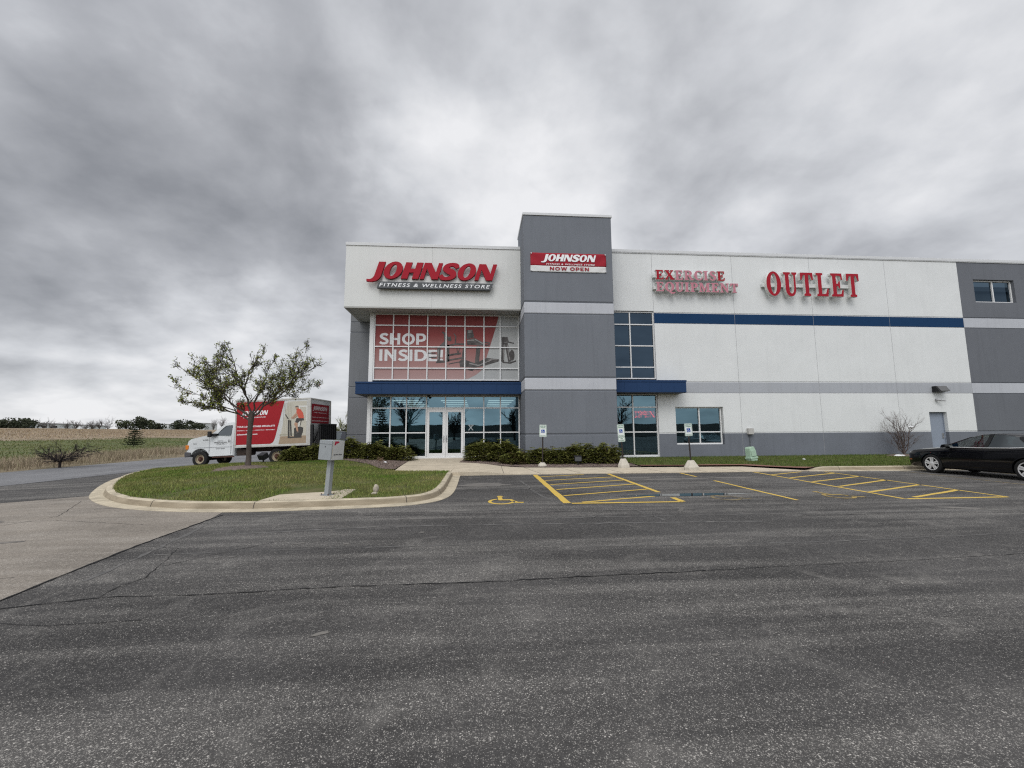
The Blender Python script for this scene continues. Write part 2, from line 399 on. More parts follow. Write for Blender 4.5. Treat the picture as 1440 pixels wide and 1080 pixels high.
m_drive = asphalt('weathered_pavement', (0.232, 0.204, 0.172), (0.42, 0.385, 0.34), streak_dir=(0.35, 1.6, 1), worn=0.5, stain=(0.58, 1.30), vor=70)
m_road = asphalt('grey_asphalt', (0.150, 0.150, 0.156), (0.34, 0.34, 0.34), streak_dir=(0.7, 0.08, 1), worn=0.3, stain=(0.75, 1.2), vor=95)
m_conc = mat('concrete', (0.475, 0.412, 0.315), 0.9, var=0.14, vscale=2.2, bump=0.25, bscale=60)
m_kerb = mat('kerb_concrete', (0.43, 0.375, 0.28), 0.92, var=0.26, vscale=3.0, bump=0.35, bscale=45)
m_kface = mat('stained_shaded_kerb_face', (0.215, 0.178, 0.125), 0.95, vscale=2.0, col2=(0.33, 0.28, 0.205), bump=0.35, bscale=45, stretch=(1, 1, 5))  # darker than the top: dirt stains plus the face's shade put into the colour
m_joint = mat('dark_joint', (0.07, 0.063, 0.055), 0.95)  # dark strips marking the joints in kerbs and paving
m_soil = mat('lawn_soil', (0.058, 0.080, 0.016), 0.95, var=0.3, vscale=1.6, bump=0.6, bscale=30, col2=(0.115, 0.102, 0.045))
m_mulch = mat('mulch', (0.105, 0.078, 0.066), 0.95, bump=1.0, bscale=35, vscale=14, col2=(0.20, 0.155, 0.135))
m_redmulch = mat('red_mulch', (0.16, 0.075, 0.055), 0.95, bump=1.0, bscale=35, vscale=20, col2=(0.26, 0.14, 0.11))
m_yellow = mat('yellow_paint', (0.60, 0.40, 0.060), 0.75, vscale=9, col2=(0.50, 0.36, 0.10), bump=0.2, bscale=90)
m_wyellow = mat('worn_yellow_paint', (0.50, 0.34, 0.065), 0.8, vscale=6, col2=(0.11, 0.095, 0.07), bump=0.2, bscale=90)
m_fyellow = mat('faded_yellow_paint', (0.27, 0.21, 0.10), 0.85, vscale=5, col2=(0.07, 0.065, 0.06))
m_crack = mat('crack', (0.012, 0.012, 0.013), 0.95)
m_scuff = mat('pale_scuff', (0.20, 0.185, 0.165), 0.9, vscale=3, col2=(0.085, 0.082, 0.08), stretch=(0.6, 3, 1))
m_tar = mat('dust_line', (0.15, 0.143, 0.135), 0.9, vscale=7, col2=(0.07, 0.069, 0.068))

def sheet(name, poly, off, M, zf=None, parent=None, cuts=(-9.5, -18.5), thick=0.0, label=None):
    bm = bmesh.new(); bm.faces.new([bm.verts.new((x, y, 0)) for x, y in poly])
    bmesh.ops.triangulate(bm, faces=bm.faces)
    for c in cuts:
        bmesh.ops.bisect_plane(bm, geom=bm.verts[:]+bm.edges[:]+bm.faces[:], plane_co=(c, 0, 0), plane_no=(1, 0, 0))
    if thick:
        r_ = bmesh.ops.extrude_face_region(bm, geom=bm.faces[:])
        top = [v for v in r_['geom'] if isinstance(v, bmesh.types.BMVert)]
    else: top = bm.verts[:]
    tops = set(top)
    for v in bm.verts:
        z = (zf(v.co.x, v.co.y) if zf else gz(v.co.x))+off
        v.co.z = z if v in tops else z-thick
    bmesh.ops.recalc_face_normals(bm, faces=bm.faces)
    if not thick:
        for f in bm.faces:
            if f.normal.z < 0: f.normal_flip()
    me = bpy.data.meshes.new(name); bm.to_mesh(me); bm.free()
    return finish(name, me, M, parent, None)

lot = struct(sheet('parking_lot', [(-23.4, -70), (70, -70), (70, 24.5), (-23.4, 24.5)], 0.0, m_asph))
struct(sheet('driveway', [(-23.4, 5.7), (-11.6, 11.5), (-9.8, 12.5), (-9.0, 11.6), (-6.0, 9.8), (-5.2, 9.35), (-5.02, 8.6), (-4.9, 6.8), (-4.73, 5.54), (-4.62, 4.7), (-4.5, 3.0), (-4.25, -8), (-4.2, -70), (-23.4, -70)][::-1], 0.004, m_drive))
struct(sheet('road', [(-23.4, 9.5), (-19.5, 12.6), (-16.9, 16.3), (-16.4, 18.6), (-16.3, 20.6), (-15.9, 22.4), (-7.5, 22.4), (-7.5, 90), (-23.4, 90)], 0.005, m_road))

def ribbon(pts, w, wob=0.0):
    """flat strip along pts; returns (V2d, F)"""
    P = [Vector((p[0], p[1], 0)) for p in pts]; V = []; F = []
    for i, p in enumerate(P):
        d = (P[min(i+1, len(P)-1)]-P[max(i-1, 0)]).normalized(); n = Vector((-d.y, d.x, 0))
        ww = w*(1+wob*(random.random()-0.5)*2)/2
        V += [p+n*ww, p-n*ww]
    F = [(2*i, 2*i+1, 2*i+3, 2*i+2) for i in range(len(P)-1)]
    return V, F
def ground_mb(mb, VF, off): return mb.add([(v[0], v[1], gz(v[0])+off) for v in VF[0]], VF[1])
def densify(pts, step, jit=0.0):
    out = []
    for a, b in zip(pts[:-1], pts[1:]):
        a = Vector((a[0], a[1], 0)); b = Vector((b[0], b[1], 0)); n = max(1, int((b-a).length/step)); d = (b-a).normalized(); q = Vector((-d.y, d.x, 0))
        for i in range(n): out.append(a+(b-a)*(i/n)+q*(random.uniform(-jit, jit)))
    out.append(Vector((pts[-1][0], pts[-1][1], 0)))
    return out
# painted bays -------------------------------------------------------
mk = MB()
def line(mb, a, b, w=0.10, off=0.004): ground_mb(mb, ribbon(densify([a, b], 0.4, 0.006), w, 0.10), off)
line(mk, (2.10, 15.80), (1.99, 9.56), 0.17)
line(mk, (4.86, 15.78), (4.70, 10.95), 0.13); line(mk, (4.66, 10.05), (4.62, 9.46), 0.13)
build(mk, 'painted_line', m_yellow, lot)
mk = MB(); line(mk, (2.08, 9.52), (4.60, 9.45), 0.12)
for a, b in [((2.19, 15.10), (3.9, 15.68)), ((2.18, 13.98), (4.72, 14.72)), ((2.17, 12.88), (4.74, 13.72)), ((2.15, 11.78), (4.68, 12.66)), ((2.13, 10.66), (4.64, 11.55)), ((2.35, 9.64), (4.30, 10.30))]:
    line(mk, a, b, 0.105)
build(mk, 'painted_hatching', m_yellow, lot)
mk = MB(); line(mk, (7.62, 15.72), (7.55, 14.4)); line(mk, (7.52, 13.2), (7.27, 9.35), 0.10); build(mk, 'painted_line', m_yellow, lot)
mk = MB(); line(mk, (10.52, 15.70), (9.80, 9.24), 0.10); line(mk, (13.20, 15.42), (12.38, 9.2), 0.085); build(mk, 'painted_line', m_yellow, lot)
mk = MB(); line(mk, (9.86, 9.22), (12.36, 9.20), 0.12)
for a, b in [((10.47, 14.62), (12.30, 15.50)), ((10.40, 13.62), (13.12, 14.86)), ((10.28, 12.52), (13.0, 13.72)), ((10.15, 11.40), (12.88, 12.66)), ((10.02, 10.32), (12.72, 11.48)), ((10.25, 9.42), (12.52, 10.36))]:
    line(mk, a, b, 0.11)
build(mk, 'painted_hatching', m_yellow, lot)
mk = MB(); line(mk, (16.10, 15.2), (15.28, 9.2), 0.09); line(mk, (18.9, 15.0), (18.2, 9.0), 0.09); build(mk, 'painted_line', m_fyellow, lot)
# wheelchair symbols (head, body, seat, leg and open wheel ring)
def isa_loops(head=True):
    L = []
    ring = [(math.cos(a)*0.36, math.sin(a)*0.36) for a in np.linspace(R(115), R(372), 30)]+[(math.cos(a)*0.27, math.sin(a)*0.27) for a in np.linspace(R(372), R(115), 30)]
    L.append([(x+0.45, y+0.36) for x, y in ring])
    L.append([(0.33, 0.92), (0.45, 0.92), (0.47, 0.62), (0.72, 0.62), (0.88, 0.27), (1.02, 0.27), (1.02, 0.17), (0.80, 0.17), (0.66, 0.50), (0.36, 0.50)])
    if head: L.append([(0.39+0.085*math.cos(a), 1.04+0.085*math.sin(a)) for a in np.linspace(0, 2*PI, 14)[:-1]])
    return L
def isa_ground(ox, oy, sx, sy, rot, M, name):
    V, F = curve_mesh(isa_loops(), 0.0)
    c, s_ = math.cos(rot), math.sin(rot)
    mb = MB(); mb.add([(ox+(x*sx)*c-(y*sy)*s_, oy+(x*sx)*s_+(y*sy)*c, 0.0045) for x, y, z in V], F)
    build(mb, name, M, lot)
isa_ground(0.12, 9.60, 0.88, 1.10, R(-4), m_yellow, 'wheelchair_symbol')
isa_ground(5.45, 9.52, 0.92, 1.05, R(-3), m_fyellow, 'wheelchair_symbol')
isa_ground(8.25, 9.45, 0.90, 1.05, R(-5), m_wyellow, 'wheelchair_symbol')
# cracks, dust lines and scuffs
mk = MB()
def crack(pts, w): ground_mb(mk, ribbon(densify(pts, 0.09, 0.012), w, 0.6), 0.0065)
crack([(-5.02, 9.0), (-4.9, 6.8), (-4.73, 5.54), (-4.62, 4.7), (-4.5, 3.0), (-4.3, -3)], 0.030)
crack([(-4.45, 4.45), (-3.9, 4.62), (-3.65, 4.68), (-2.65, 4.66), (-1.4, 4.75), (0.2, 4.74), (1.1, 4.80), (2.6, 4.86)], 0.014); crack([(2.55, 4.86), (3.8, 4.93), (5.2, 4.98), (7.5, 5.12)], 0.008)
crack([(-3.72, 4.70), (-3.78, 5.0), (-3.70, 5.25), (-3.85, 5.62), (-3.6, 6.0), (-3.0, 6.7)], 0.009)
crack([(-4.4, 4.2), (-3.6, 4.05), (-2.9, 4.10)], 0.009)
crack([(-4.85, 6.7), (-4.2, 6.5), (-3.95, 5.9), (-3.85, 5.62)], 0.007)
crack([(-17.4, 12.5), (-16.8, 16.5), (-16.5, 18.5), (-16.45, 20.5), (-16.2, 22.2)], 0.06)
crack([(-23.3, 5.75), (-11.6, 11.52), (-9.95, 12.4)], 0.035)
crack([(-9.5, 11.2), (-8.2, 9.2), (-8.6, 7.4), (-7.6, 5.6)], 0.008); crack([(-12.5, 9.6), (-9.8, 8.4), (-7.9, 8.8), (-5.9, 8.2)], 0.008); crack([(-7.6, 5.6), (-6.0, 5.2), (-5.2, 5.4)], 0.006)
crack([(5.9, 7.6), (8.3, 7.75), (10.4, 7.5), (13.6, 7.65)], 0.008); crack([(-2.2, 8.6), (-0.4, 8.45), (1.6, 8.6), (4.4, 8.5)], 0.008)
build(mk, 'crack', m_crack, lot)
mk = MB()
def mark(pts, w): ground_mb(mk, ribbon(densify(pts, 0.25, 0.02), w, 0.5), 0.0065)
mark([(-9.9, 8.6), (-9.2, 8.9), (-8.7, 8.7)], 0.12); mark([(-7.4, 7.0), (-6.8, 7.15)], 0.10); mark([(-11.0, 7.2), (-10.2, 7.45)], 0.10); mark([(-6.4, 4.3), (-6.1, 4.5)], 0.12); mark([(-8.2, 10.0), (-7.6, 10.1)], 0.09)
build_each(mk, 'tyre_mark', mat('dark_tyre_mark', (0.075, 0.07, 0.066), 0.9, vscale=4, col2=(0.20, 0.182, 0.162)), lot)
mk = MB()
def dust(pts, w): ground_mb(mk, ribbon(densify(pts, 0.15, 0.02), w, 0.7), 0.0028)
dust([(1.0, 8.95), (3.0, 9.0), (6.0, 8.9), (9.0, 8.75), (13.0, 8.6)], 0.035)
dust([(1.2, 11.4), (1.95, 11.5)], 0.05); dust([(1.4, 14.0), (1.5, 11.2), (1.9, 9.0), (2.2, 7.9)], 0.05); dust([(3.1, 9.3), (3.35, 7.6)], 0.05); dust([(1.0, 13.2), (1.9, 13.0)], 0.06)
dust([(1.0, 8.0), (6, 7.9), (12, 7.7), (17, 7.5)], 0.05); dust([(-4.0, 7.3), (-1.5, 7.6), (1.5, 7.5), (5.0, 7.3)], 0.06); dust([(-4.3, 6.2), (-2.0, 6.3), (0.5, 6.25)], 0.03); dust([(1.5, 6.0), (4.5, 5.9), (9.0, 6.1)], 0.03); dust([(-0.3, 12.2), (0.8, 12.0), (1.9, 12.2)], 0.08); dust([(5.2, 12.4), (6.6, 12.1), (7.2, 12.3)], 0.09); dust([(8.3, 11.6), (9.6, 11.9)], 0.08); dust([(13.6, 11.5), (15.0, 11.2)], 0.09); dust([(-4.75, 8.0), (-4.45, 6.4), (-4.3, 5.2)], 0.05)
build(mk, 'dust_line', m_tar, lot)
mk = MB()
def blob(cx, cy, rx, ry, n=18, off=0.0035, rot=0.0):
    ph = [random.uniform(0.7, 1.25) for _ in range(n)]
    c, s_ = math.cos(rot), math.sin(rot)
    P = [(rx*ph[i]*math.cos(2*PI*i/n), ry*ph[i]*math.sin(2*PI*i/n)) for i in range(n)]
    mk.add([(cx+x*c-y*s_, cy+x*s_+y*c, gz(cx)+off) for x, y in P], [tuple(range(n))])
blob(0.15, 13.1, 0.85, 0.42); blob(9.78, 8.08, 0.42, 0.13, rot=R(-20)); blob(6.5, 13.8, 1.2, 0.22); blob(8.6, 13.9, 0.9, 0.2); blob(5.4, 14.3, 0.5, 0.18)
blob(4.1, 8.5, 0.16, 0.05, rot=1.0); blob(-0.9, 8.2, 0.5, 0.06); blob(3.9, 14.9, 0.35, 0.10); blob(-3.5, 7.9, 0.10, 0.05); blob(-2.6, 6.6, 0.09, 0.04, rot=0.6); blob(-1.9, 6.5, 0.05, 0.03)
blob(-3.2, 6.0, 0.06, 0.03); blob(-1.25, 3.7, 0.07, 0.025, rot=0.5); blob(0.4, 4.25, 0.03, 0.03); blob(-0.9, 7.1, 0.05, 0.04); blob(-1.7, 5.3, 0.03, 0.02); blob(0.35, 2.06, 0.03, 0.02); blob(1.7, 3.1, 0.03, 0.015)
build_each(mk, 'scuff_mark', m_scuff, lot)
# rain water lying in the low spot of the second bay
m_water = mat('puddle_water', (0.02, 0.022, 0.024), 0.02, spec=0.5)
mk = MB()
pp = [(x, 10.40+(y-10.40)*0.72) for x, y in [(3.3, 10.40), (3.9, 10.46), (4.5, 10.62), (5.1, 10.70), (5.7, 10.72), (6.2, 10.66), (6.7, 10.52), (6.9, 10.40), (6.5, 10.30), (6.0, 10.24), (5.5, 10.16), (5.05, 10.12), (4.6, 10.22), (4.0, 10.32)]]
mk.add([(x, y, 0.0085) for x, y in pp], [tuple(range(len(pp)))])
struct(build(mk, 'puddle', m_water))

# kerbs --------------------------------------------------------------
def kerb(path, name, side=1, hfun=lambda s: 1.0, joints=()):
    """gutter apron, upright face with a rounded nose and a flat top, swept along the outer gutter edge"""
    P = [Vector((x, y, 0)) for x, y in path]
    # round the corners a little
    for _ in range(2):
        Q = [P[0]]
        for a, b in zip(P[:-1], P[1:]): Q += [a*0.75+b*0.25, a*0.25+b*0.75]
        Q.append(P[-1]); P = Q
    prof = [(0.0, -0.06), (0.0, 0.010), (0.27, 0.022), (0.30, 0.105), (0.315, 0.135), (0.345, 0.150), (0.46, 0.152), (0.48, 0.02)]
    V = []; F = []; k = len(prof); s_ = 0.0; ns = []
    for i, p in enumerate(P):
        d = (P[min(i+1, len(P)-1)]-P[max(i-1, 0)]).normalized(); n = Vector((-d.y, d.x, 0))*side
        if i: s_ += (p-P[i-1]).length
        h = hfun(p)
        for o, z in prof:
            q = p+n*o; V.append((q.x, q.y, gz(q.x)+(z if z < 0.05 else 0.022+(z-0.022)*h)+random.uniform(-0.002, 0.002)))
        ns.append((p.copy(), n, s_))
    for i in range(len(P)-1):
        for j in range(k-1): F.append((i*k+j, (i+1)*k+j, (i+1)*k+j+1, i*k+j+1))
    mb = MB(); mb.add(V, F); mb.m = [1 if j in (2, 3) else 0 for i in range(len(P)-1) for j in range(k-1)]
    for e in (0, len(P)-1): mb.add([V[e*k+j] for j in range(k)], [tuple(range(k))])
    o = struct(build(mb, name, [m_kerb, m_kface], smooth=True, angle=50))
    jm = MB()
    for js in joints:
        i = min(range(len(ns)), key=lambda q: (ns[q][0]-Vector((js[0], js[1], 0))).length)
        p, n, _ = ns[i]; d = Vector((n.y, -n.x, 0))
        for a, b in zip(prof[2:-2], prof[3:-1]):
            q0 = p+n*(a[0]-0.003); q1 = p+n*(b[0]-0.003); zz = gz(p.x)+0.003
            w = d*0.007
            jm.add([q0-w+Vector((0, 0, zz+a[1])), q0+w+Vector((0, 0, zz+a[1])), q1+w+Vector((0, 0, zz+b[1])), q1-w+Vector((0, 0, zz+b[1]))], [(0, 1, 2, 3)])
    if jm.v: build(jm, 'kerb_joint', m_joint, o)
    return o
ISL = [(-0.66, 16.35), (-0.62, 12.9), (-0.64, 11.5), (-0.74, 10.6), (-1.05, 9.95), (-1.75, 9.55), (-2.83, 9.40), (-4.0, 9.30), (-4.8, 9.25), (-6.0, 9.38), (-7.07, 9.70), (-8.25, 10.30), (-9.35, 11.25),
       (-10.2, 12.2), (-11.1, 13.4), (-12.1, 14.8), (-13.3, 16.6), (-14.3, 18.3), (-15.1, 20.0), (-15.55, 21.2), (-15.3, 21.95), (-14.2, 22.15), (-11.0, 21.95), (-8.8, 22.0)]
kerb(ISL, 'island_kerb', side=-1, hfun=lambda p: 1.0 if p.y < 15.2 or p.x < -2 else 0.9, joints=[(-9.9, 11.8), (-7.3, 9.8), (-4.62, 9.26), (-1.55, 9.6), (-0.66, 11.2), (-0.63, 13.2), (-11.8, 14.4)])
KR = [(12.75, 15.62), (13.4, 15.52), (14.5, 15.45), (18.0, 15.25), (26, 14.8), (45, 13.9)]
kerb(KR, 'right_kerb', side=1, hfun=lambda p: ss((p.x-12.7)/0.9), joints=[(14.0, 15.5), (17.0, 15.3)])

# walks --------------------------------------------------------------
def walk_z(x, y): return 0.028+0.10*(1-ss((x+0.1)/1.6))+0.018*max(0, y-15.8)
WALK = [(-1.0, 15.86), (0.5, 15.95), (2.0, 15.93), (4.9, 15.84), (7.7, 15.76), (10.6, 15.72), (12.75, 15.70), (11.2, 17.42), (9.9, 17.52), (8.8, 17.56), (6.9, 17.74), (3.85, 18.0), (2.05, 18.22), (0.86, 18.86), (-0.4, 19.62), (-0.90, 19.9), (-0.95, 18.2), (-1.0, 16.4)]
bmw = MB(); 
wk = struct(sheet('sidewalk', WALK, 0.0, m_conc, zf=walk_z, cuts=(-0.1, 0.3, 0.7, 1.1, 1.5), thick=0.2))
jm = MB()
for a, b in [((0.95, 15.95), (1.0, 18.7)), ((2.35, 15.95), (1.95, 18.15)), ((3.85, 15.9), (3.45, 17.95)), ((5.45, 15.86), (5.1, 17.8)), ((7.1, 15.8), (6.75, 17.7)), ((8.7, 15.78), (8.4, 17.55)), ((10.2, 15.74), (9.9, 17.5))]:
    V, F = ribbon([a, b], 0.018); jm.add([(v.x, v.y, walk_z(v.x, v.y)+0.003) for v in V], F)
build(jm, 'walk_joint', m_joint, wk)
def path_z(x, y): return 0.135+0.012*max(0, y-16)
PATH = [(-3.18, 16.55), (-3.30, 18.6), (-3.42, 22.0), (-3.5, 22.98), (-0.62, 22.98), (-0.72, 21.9), (-0.95, 18.4), (-1.02, 16.25)]
pa = struct(sheet('entrance_path', PATH, 0.0, m_conc, zf=path_z, cuts=(), thick=0.25))
jm = MB()
for a, b in [((-3.2, 18.8), (-1.0, 18.6)), ((-3.4, 20.9), (-0.85, 20.8))]:
    V, F = ribbon([a, b], 0.015); jm.add([(v.x, v.y, path_z(v.x, v.y)+0.003) for v in V], F)
build(jm, 'path_joint', m_joint, pa)
SLAB = [(-4.62, 11.55), (-3.12, 11.37), (-3.02, 9.86), (-4.72, 9.74)]
sl = struct(sheet('mailbox_slab', SLAB, 0.0, m_conc, zf=lambda x, y: 0.157, cuts=(), thick=0.2))

# lawns --------------------------------------------------------------
def seg_d(x, y, pts):
    best = 1e9
    for a, b in zip(pts[:-1], pts[1:]):
        dx, dy = b[0]-a[0], b[1]-a[1]; t = min(max(((x-a[0])*dx+(y-a[1])*dy)/(dx*dx+dy*dy), 0), 1)
        best = min(best, math.hypot(x-a[0]-t*dx, y-a[1]-t*dy))
    return best
def inside(x, y, poly):
    c = False; j = len(poly)-1
    for i in range(len(poly)):
        if (poly[i][1] > y) != (poly[j][1] > y) and x < (poly[j][0]-poly[i][0])*(y-poly[i][1])/(poly[j][1]-poly[i][1])+poly[i][0]: c = not c
        j = i
    return c
def offset_path(path, d):
    out = []
    for i, p in enumerate(path):
        a = path[max(i-1, 0)]; b = path[min(i+1, len(path)-1)]; q = Vector((b[0]-a[0], b[1]-a[1])).normalized()
        out.append((p[0]+q.y*d, p[1]-q.x*d))
    return out
ISL_IN = offset_path([(-0.66, 15.9)]+ISL[1:], 0.45)
LAWN = ISL_IN+[(-8.6, 22.3), (-6.7, 20.5), (-4.7, 18.7), (-3.75, 16.9), (-3.1, 16.6), (-1.05, 16.3)]
def lawn_z(x, y):
    d = seg_d(x, y, ISL_IN)
    return gz(x)+0.138+0.25*ss(d/3.6)*ss((-2.2-x)/5.0)+0.02*ss(d/0.5)*mnoise.noise((x*0.6, y*0.6, 0))
def grid_sheet(name, poly, zf, M, step=0.3):
    xs = [p[0] for p in poly]; ys = [p[1] for p in poly]; bm = bmesh.new(); vd = {}
    closed = poly+[poly[0]]
    nx = int((max(xs)-min(xs))/step)+2; ny = int((max(ys)-min(ys))/step)+2
    ins = {(i, j): inside(min(xs)+i*step, min(ys)+j*step, poly) for i in range(nx+1) for j in range(ny+1)}
    def near(x, y):
        best = (1e9, x, y)
        for a, b in zip(closed[:-1], closed[1:]):
            dx, dy = b[0]-a[0], b[1]-a[1]; t = min(max(((x-a[0])*dx+(y-a[1])*dy)/(dx*dx+dy*dy+1e-9), 0), 1)
            qx, qy = a[0]+t*dx, a[1]+t*dy; d = math.hypot(x-qx, y-qy)
            if d < best[0]: best = (d, qx, qy)
        return best[1], best[2]
    def V(i, j):
        if (i, j) not in vd:
            x, y = min(xs)+i*step, min(ys)+j*step
            if not ins[(i, j)]: x, y = near(x, y)
            vd[(i, j)] = bm.verts.new((x, y, zf(x, y)))
        return vd[(i, j)]
    for i in range(nx):
        for j in range(ny):
            if any(ins[q] for q in ((i, j), (i+1, j), (i+1, j+1), (i, j+1))): bm.faces.new((V(i, j), V(i+1, j), V(i+1, j+1), V(i, j+1)))
    me = bpy.data.meshes.new(name); bm.to_mesh(me); bm.free(); me.shade_smooth()
    return finish(name, me, M, None, None)
struct(grid_sheet('lawn', LAWN, lawn_z, m_soil))
RLAWN = [(6.95, 18.0), (8.8, 17.75), (9.9, 17.85), (11.6, 17.7), (12.4, 16.9), (13.2, 16.15), (14.5, 15.95), (18, 15.75), (26, 15.3), (40, 14.7), (40, 21.9), (6.95, 21.9)]
def rlawn_z(x, y): return 0.10+0.022*max(0, y-17)+0.05*ss((x-12.5)/1.5)*(1-ss((y-16)/3))
struct(grid_sheet('right_lawn', RLAWN, rlawn_z, m_soil, 0.4))
MULL = [(-9.0, 22.5), (-8.3, 21.9), (-7.6, 21.3), (-6.7, 20.5), (-5.7, 19.7), (-4.8, 18.8), (-4.2, 17.8), (-3.75, 16.95), (-3.25, 17.1), (-3.30, 18.6), (-3.42, 22.0), (-3.5, 23.0), (-5.7, 23.0), (-7.4, 24.7), (-9.2, 24.0)]
def mull_z(x, y): return 0.165+0.14*ss((-3.3-x)/3)*ss((23.4-y)/1.5)*0.6+0.02*mnoise.noise((x*1.5, y*1.5, 3))
struct(grid_sheet('left_mulch_bed', MULL, lambda x, y: max(mull_z(x, y), lawn_z(x, y)+0.025 if y < 22 else -1), m_mulch, 0.2))
MULR = [(-0.62, 22.95), (-0.70, 21.9), (-0.90, 19.95), (-0.4, 19.66), (0.86, 18.9), (2.05, 18.26), (3.85, 18.03), (6.95, 17.78), (6.98, 20.4), (2.3, 20.4), (2.3, 22.95)]
def mulr_z(x, y): return 0.085+0.03*max(0, y-18)+0.02*mnoise.noise((x*1.5, y*1.5, 5))+0.05*(1-ss((x+0.5)/2))
struct(grid_sheet('right_mulch_bed', MULR, mulr_z, m_mulch, 0.2))
RED = [(6.9, 17.76), (8.8, 17.58), (9.9, 17.54), (11.2, 17.44), (12.72, 15.8), (13.3, 15.98), (12.5, 16.8), (11.7, 17.75), (9.9, 17.9), (8.8, 17.8), (6.95, 18.05)]
struct(grid_sheet('red_mulch_edge', RED, lambda x, y: rlawn_z(x, y)+0.012, m_redmulch, 0.12))
def ring_bed(name, cx, cy, rx, ry, zf, M):
    n = 36; V = [(cx, cy, zf(cx, cy)+0.09)]
    for rr, dz in ((0.5, 0.075), (0.85, 0.035), (1.0, -0.02)):
        for k in range(n):
            a = 2*PI*k/n; w = 1+0.10*math.sin(3*a+cx)+0.06*math.sin(7*a)
            x, y = cx+rx*rr*w*math.cos(a), cy+ry*rr*w*math.sin(a); V.append((x, y, zf(x, y)+dz))
    F = [(0, 1+k, 1+(k+1) % n) for k in range(n)]
    for q in range(2): F += [(1+q*n+k, 1+(q+1)*n+k, 1+(q+1)*n+(k+1) % n, 1+q*n+(k+1) % n) for k in range(n)]
    mb = MB(); mb.add(V, F); return struct(build(mb, name, M, smooth=True, angle=80))
ring_bed('tree_mulch', -8.22, 15.75, 0.95, 0.72, lawn_z, m_mulch)
ring_bed('bush_mulch', 22.55, 21.0, 1.0, 0.6, rlawn_z, m_mulch)

# terrain beyond the road ------------------------------------------------
PR = [(-23.2, -0.262), (-26, -0.12), (-30, 0.02), (-45, 0.32), (-62, 0.78), (-100, 2.05), (-160, 3.86), (-172, 3.8), (-200, 1.6), (-260, 1.5), (-2500, 4.0)]
def terr_z(x, y=0.0):
    if x > -23.2: return -0.5
    for (a, za), (b, zb) in zip(PR[:-1], PR[1:]):
        if b <= x <= a:
            z = za+(zb-za)*(x-a)/(b-a); break
    else: z = PR[-1][1]
    return z+(0.12*mnoise.noise((x*0.06, y*0.06, 1))+0.05*mnoise.noise((x*0.3, y*0.3, 2)) if x < -24.5 else 0.0)
m_terr = bpy.data.materials.new('field_and_verge'); m_terr.use_nodes = True
t = m_terr.node_tree; b = t.nodes['Principled BSDF']; Lk = t.links.new
tcn = t.nodes.new('ShaderNodeTexCoord'); sx = t.nodes.new('ShaderNodeSeparateXYZ'); Lk(tcn.outputs['Object'], sx.inputs[0])
n1 = t.nodes.new('ShaderNodeTexNoise'); n1.inputs['Scale'].default_value = 0.25; n1.inputs['Detail'].default_value = 8; n1.inputs['Roughness'].default_value = 0.7; Lk(tcn.outputs['Object'], n1.inputs['Vector'])
mpn = t.nodes.new('ShaderNodeMapping'); mpn.inputs['Scale'].default_value = (1.2, 0.25, 1); Lk(tcn.outputs['Object'], mpn.inputs['Vector'])
n2 = t.nodes.new('ShaderNodeTexNoise'); n2.inputs['Scale'].default_value = 1.0; n2.inputs['Detail'].default_value = 8; n2.inputs['Roughness'].default_value = 0.75; Lk(mpn.outputs[0], n2.inputs['Vector'])
def tmix(f, a, c):
    x = t.nodes.new('ShaderNodeMix'); x.data_type = 'RGBA'
    for i, s_ in ((0, f), (6, a), (7, c)):
        if isinstance(s_, tuple): x.inputs[i].default_value = (*s_, 1)
        else: Lk(s_, x.inputs[i])
    return x.outputs[2]
def trng(x, a, c):
    n = t.nodes.new('ShaderNodeMapRange'); n.interpolation_type = 'SMOOTHSTEP'; Lk(x, n.inputs['Value']); n.inputs['From Min'].default_value = a; n.inputs['From Max'].default_value = c; return n.outputs[0]
grass = tmix(trng(n1.outputs['Fac'], 0.35, 0.65), (0.058, 0.088, 0.016), (0.120, 0.115, 0.042))
stub = tmix(trng(n2.outputs['Fac'], 0.35, 0.66), (0.140, 0.102, 0.068), (0.33, 0.258, 0.175))
dry = tmix(trng(n2.outputs['Fac'], 0.35, 0.65), (0.13, 0.108, 0.062), (0.24, 0.19, 0.125))
wob = t.nodes.new('ShaderNodeMath'); wob.operation = 'MULTIPLY_ADD'; wob.inputs[1].default_value = 9.0; Lk(n1.outputs['Fac'], wob.inputs[0]); Lk(sx.outputs['X'], wob.inputs[2])
gd = tmix(trng(wob.outputs[0], -30.0, -22.0), grass, dry)
slope = t.nodes.new('ShaderNodeMath'); slope.operation = 'MULTIPLY_ADD'; slope.inputs[1].default_value = -0.06; Lk(sx.outputs['Y'], slope.inputs[0])
wob2 = t.nodes.new('ShaderNodeMath'); wob2.operation = 'MULTIPLY_ADD'; wob2.inputs[1].default_value = 1.5; Lk(n1.outputs['Fac'], wob2.inputs[0]); Lk(sx.outputs['X'], wob2.inputs[2]); Lk(wob2.outputs[0], slope.inputs[2])
col = tmix(trng(slope.outputs[0], -63.6, -64.6), gd, stub)
far = tmix(trng(sx.outputs['X'], -168.0, -180.0), col, (0.07, 0.085, 0.04))
Lk(far, b.inputs['Base Color']); b.inputs['Roughness'].default_value = 0.95
bp = t.nodes.new('ShaderNodeBump'); bp.inputs['Strength'].default_value = 0.8; bp.inputs['Distance'].default_value = 0.15; Lk(n2.outputs['Fac'], bp.inputs['Height']); Lk(bp.outputs[0], b.inputs['Normal'])
XS = [-2500, -1200, -600, -400, -300, -260, -230, -215, -200, -190, -180, -172, -166, -160]+list(np.arange(-155, -62, 3.0))+list(np.arange(-62, -23.4, 1.2))+[-23.2, -23.19, 70, 400, 2500]
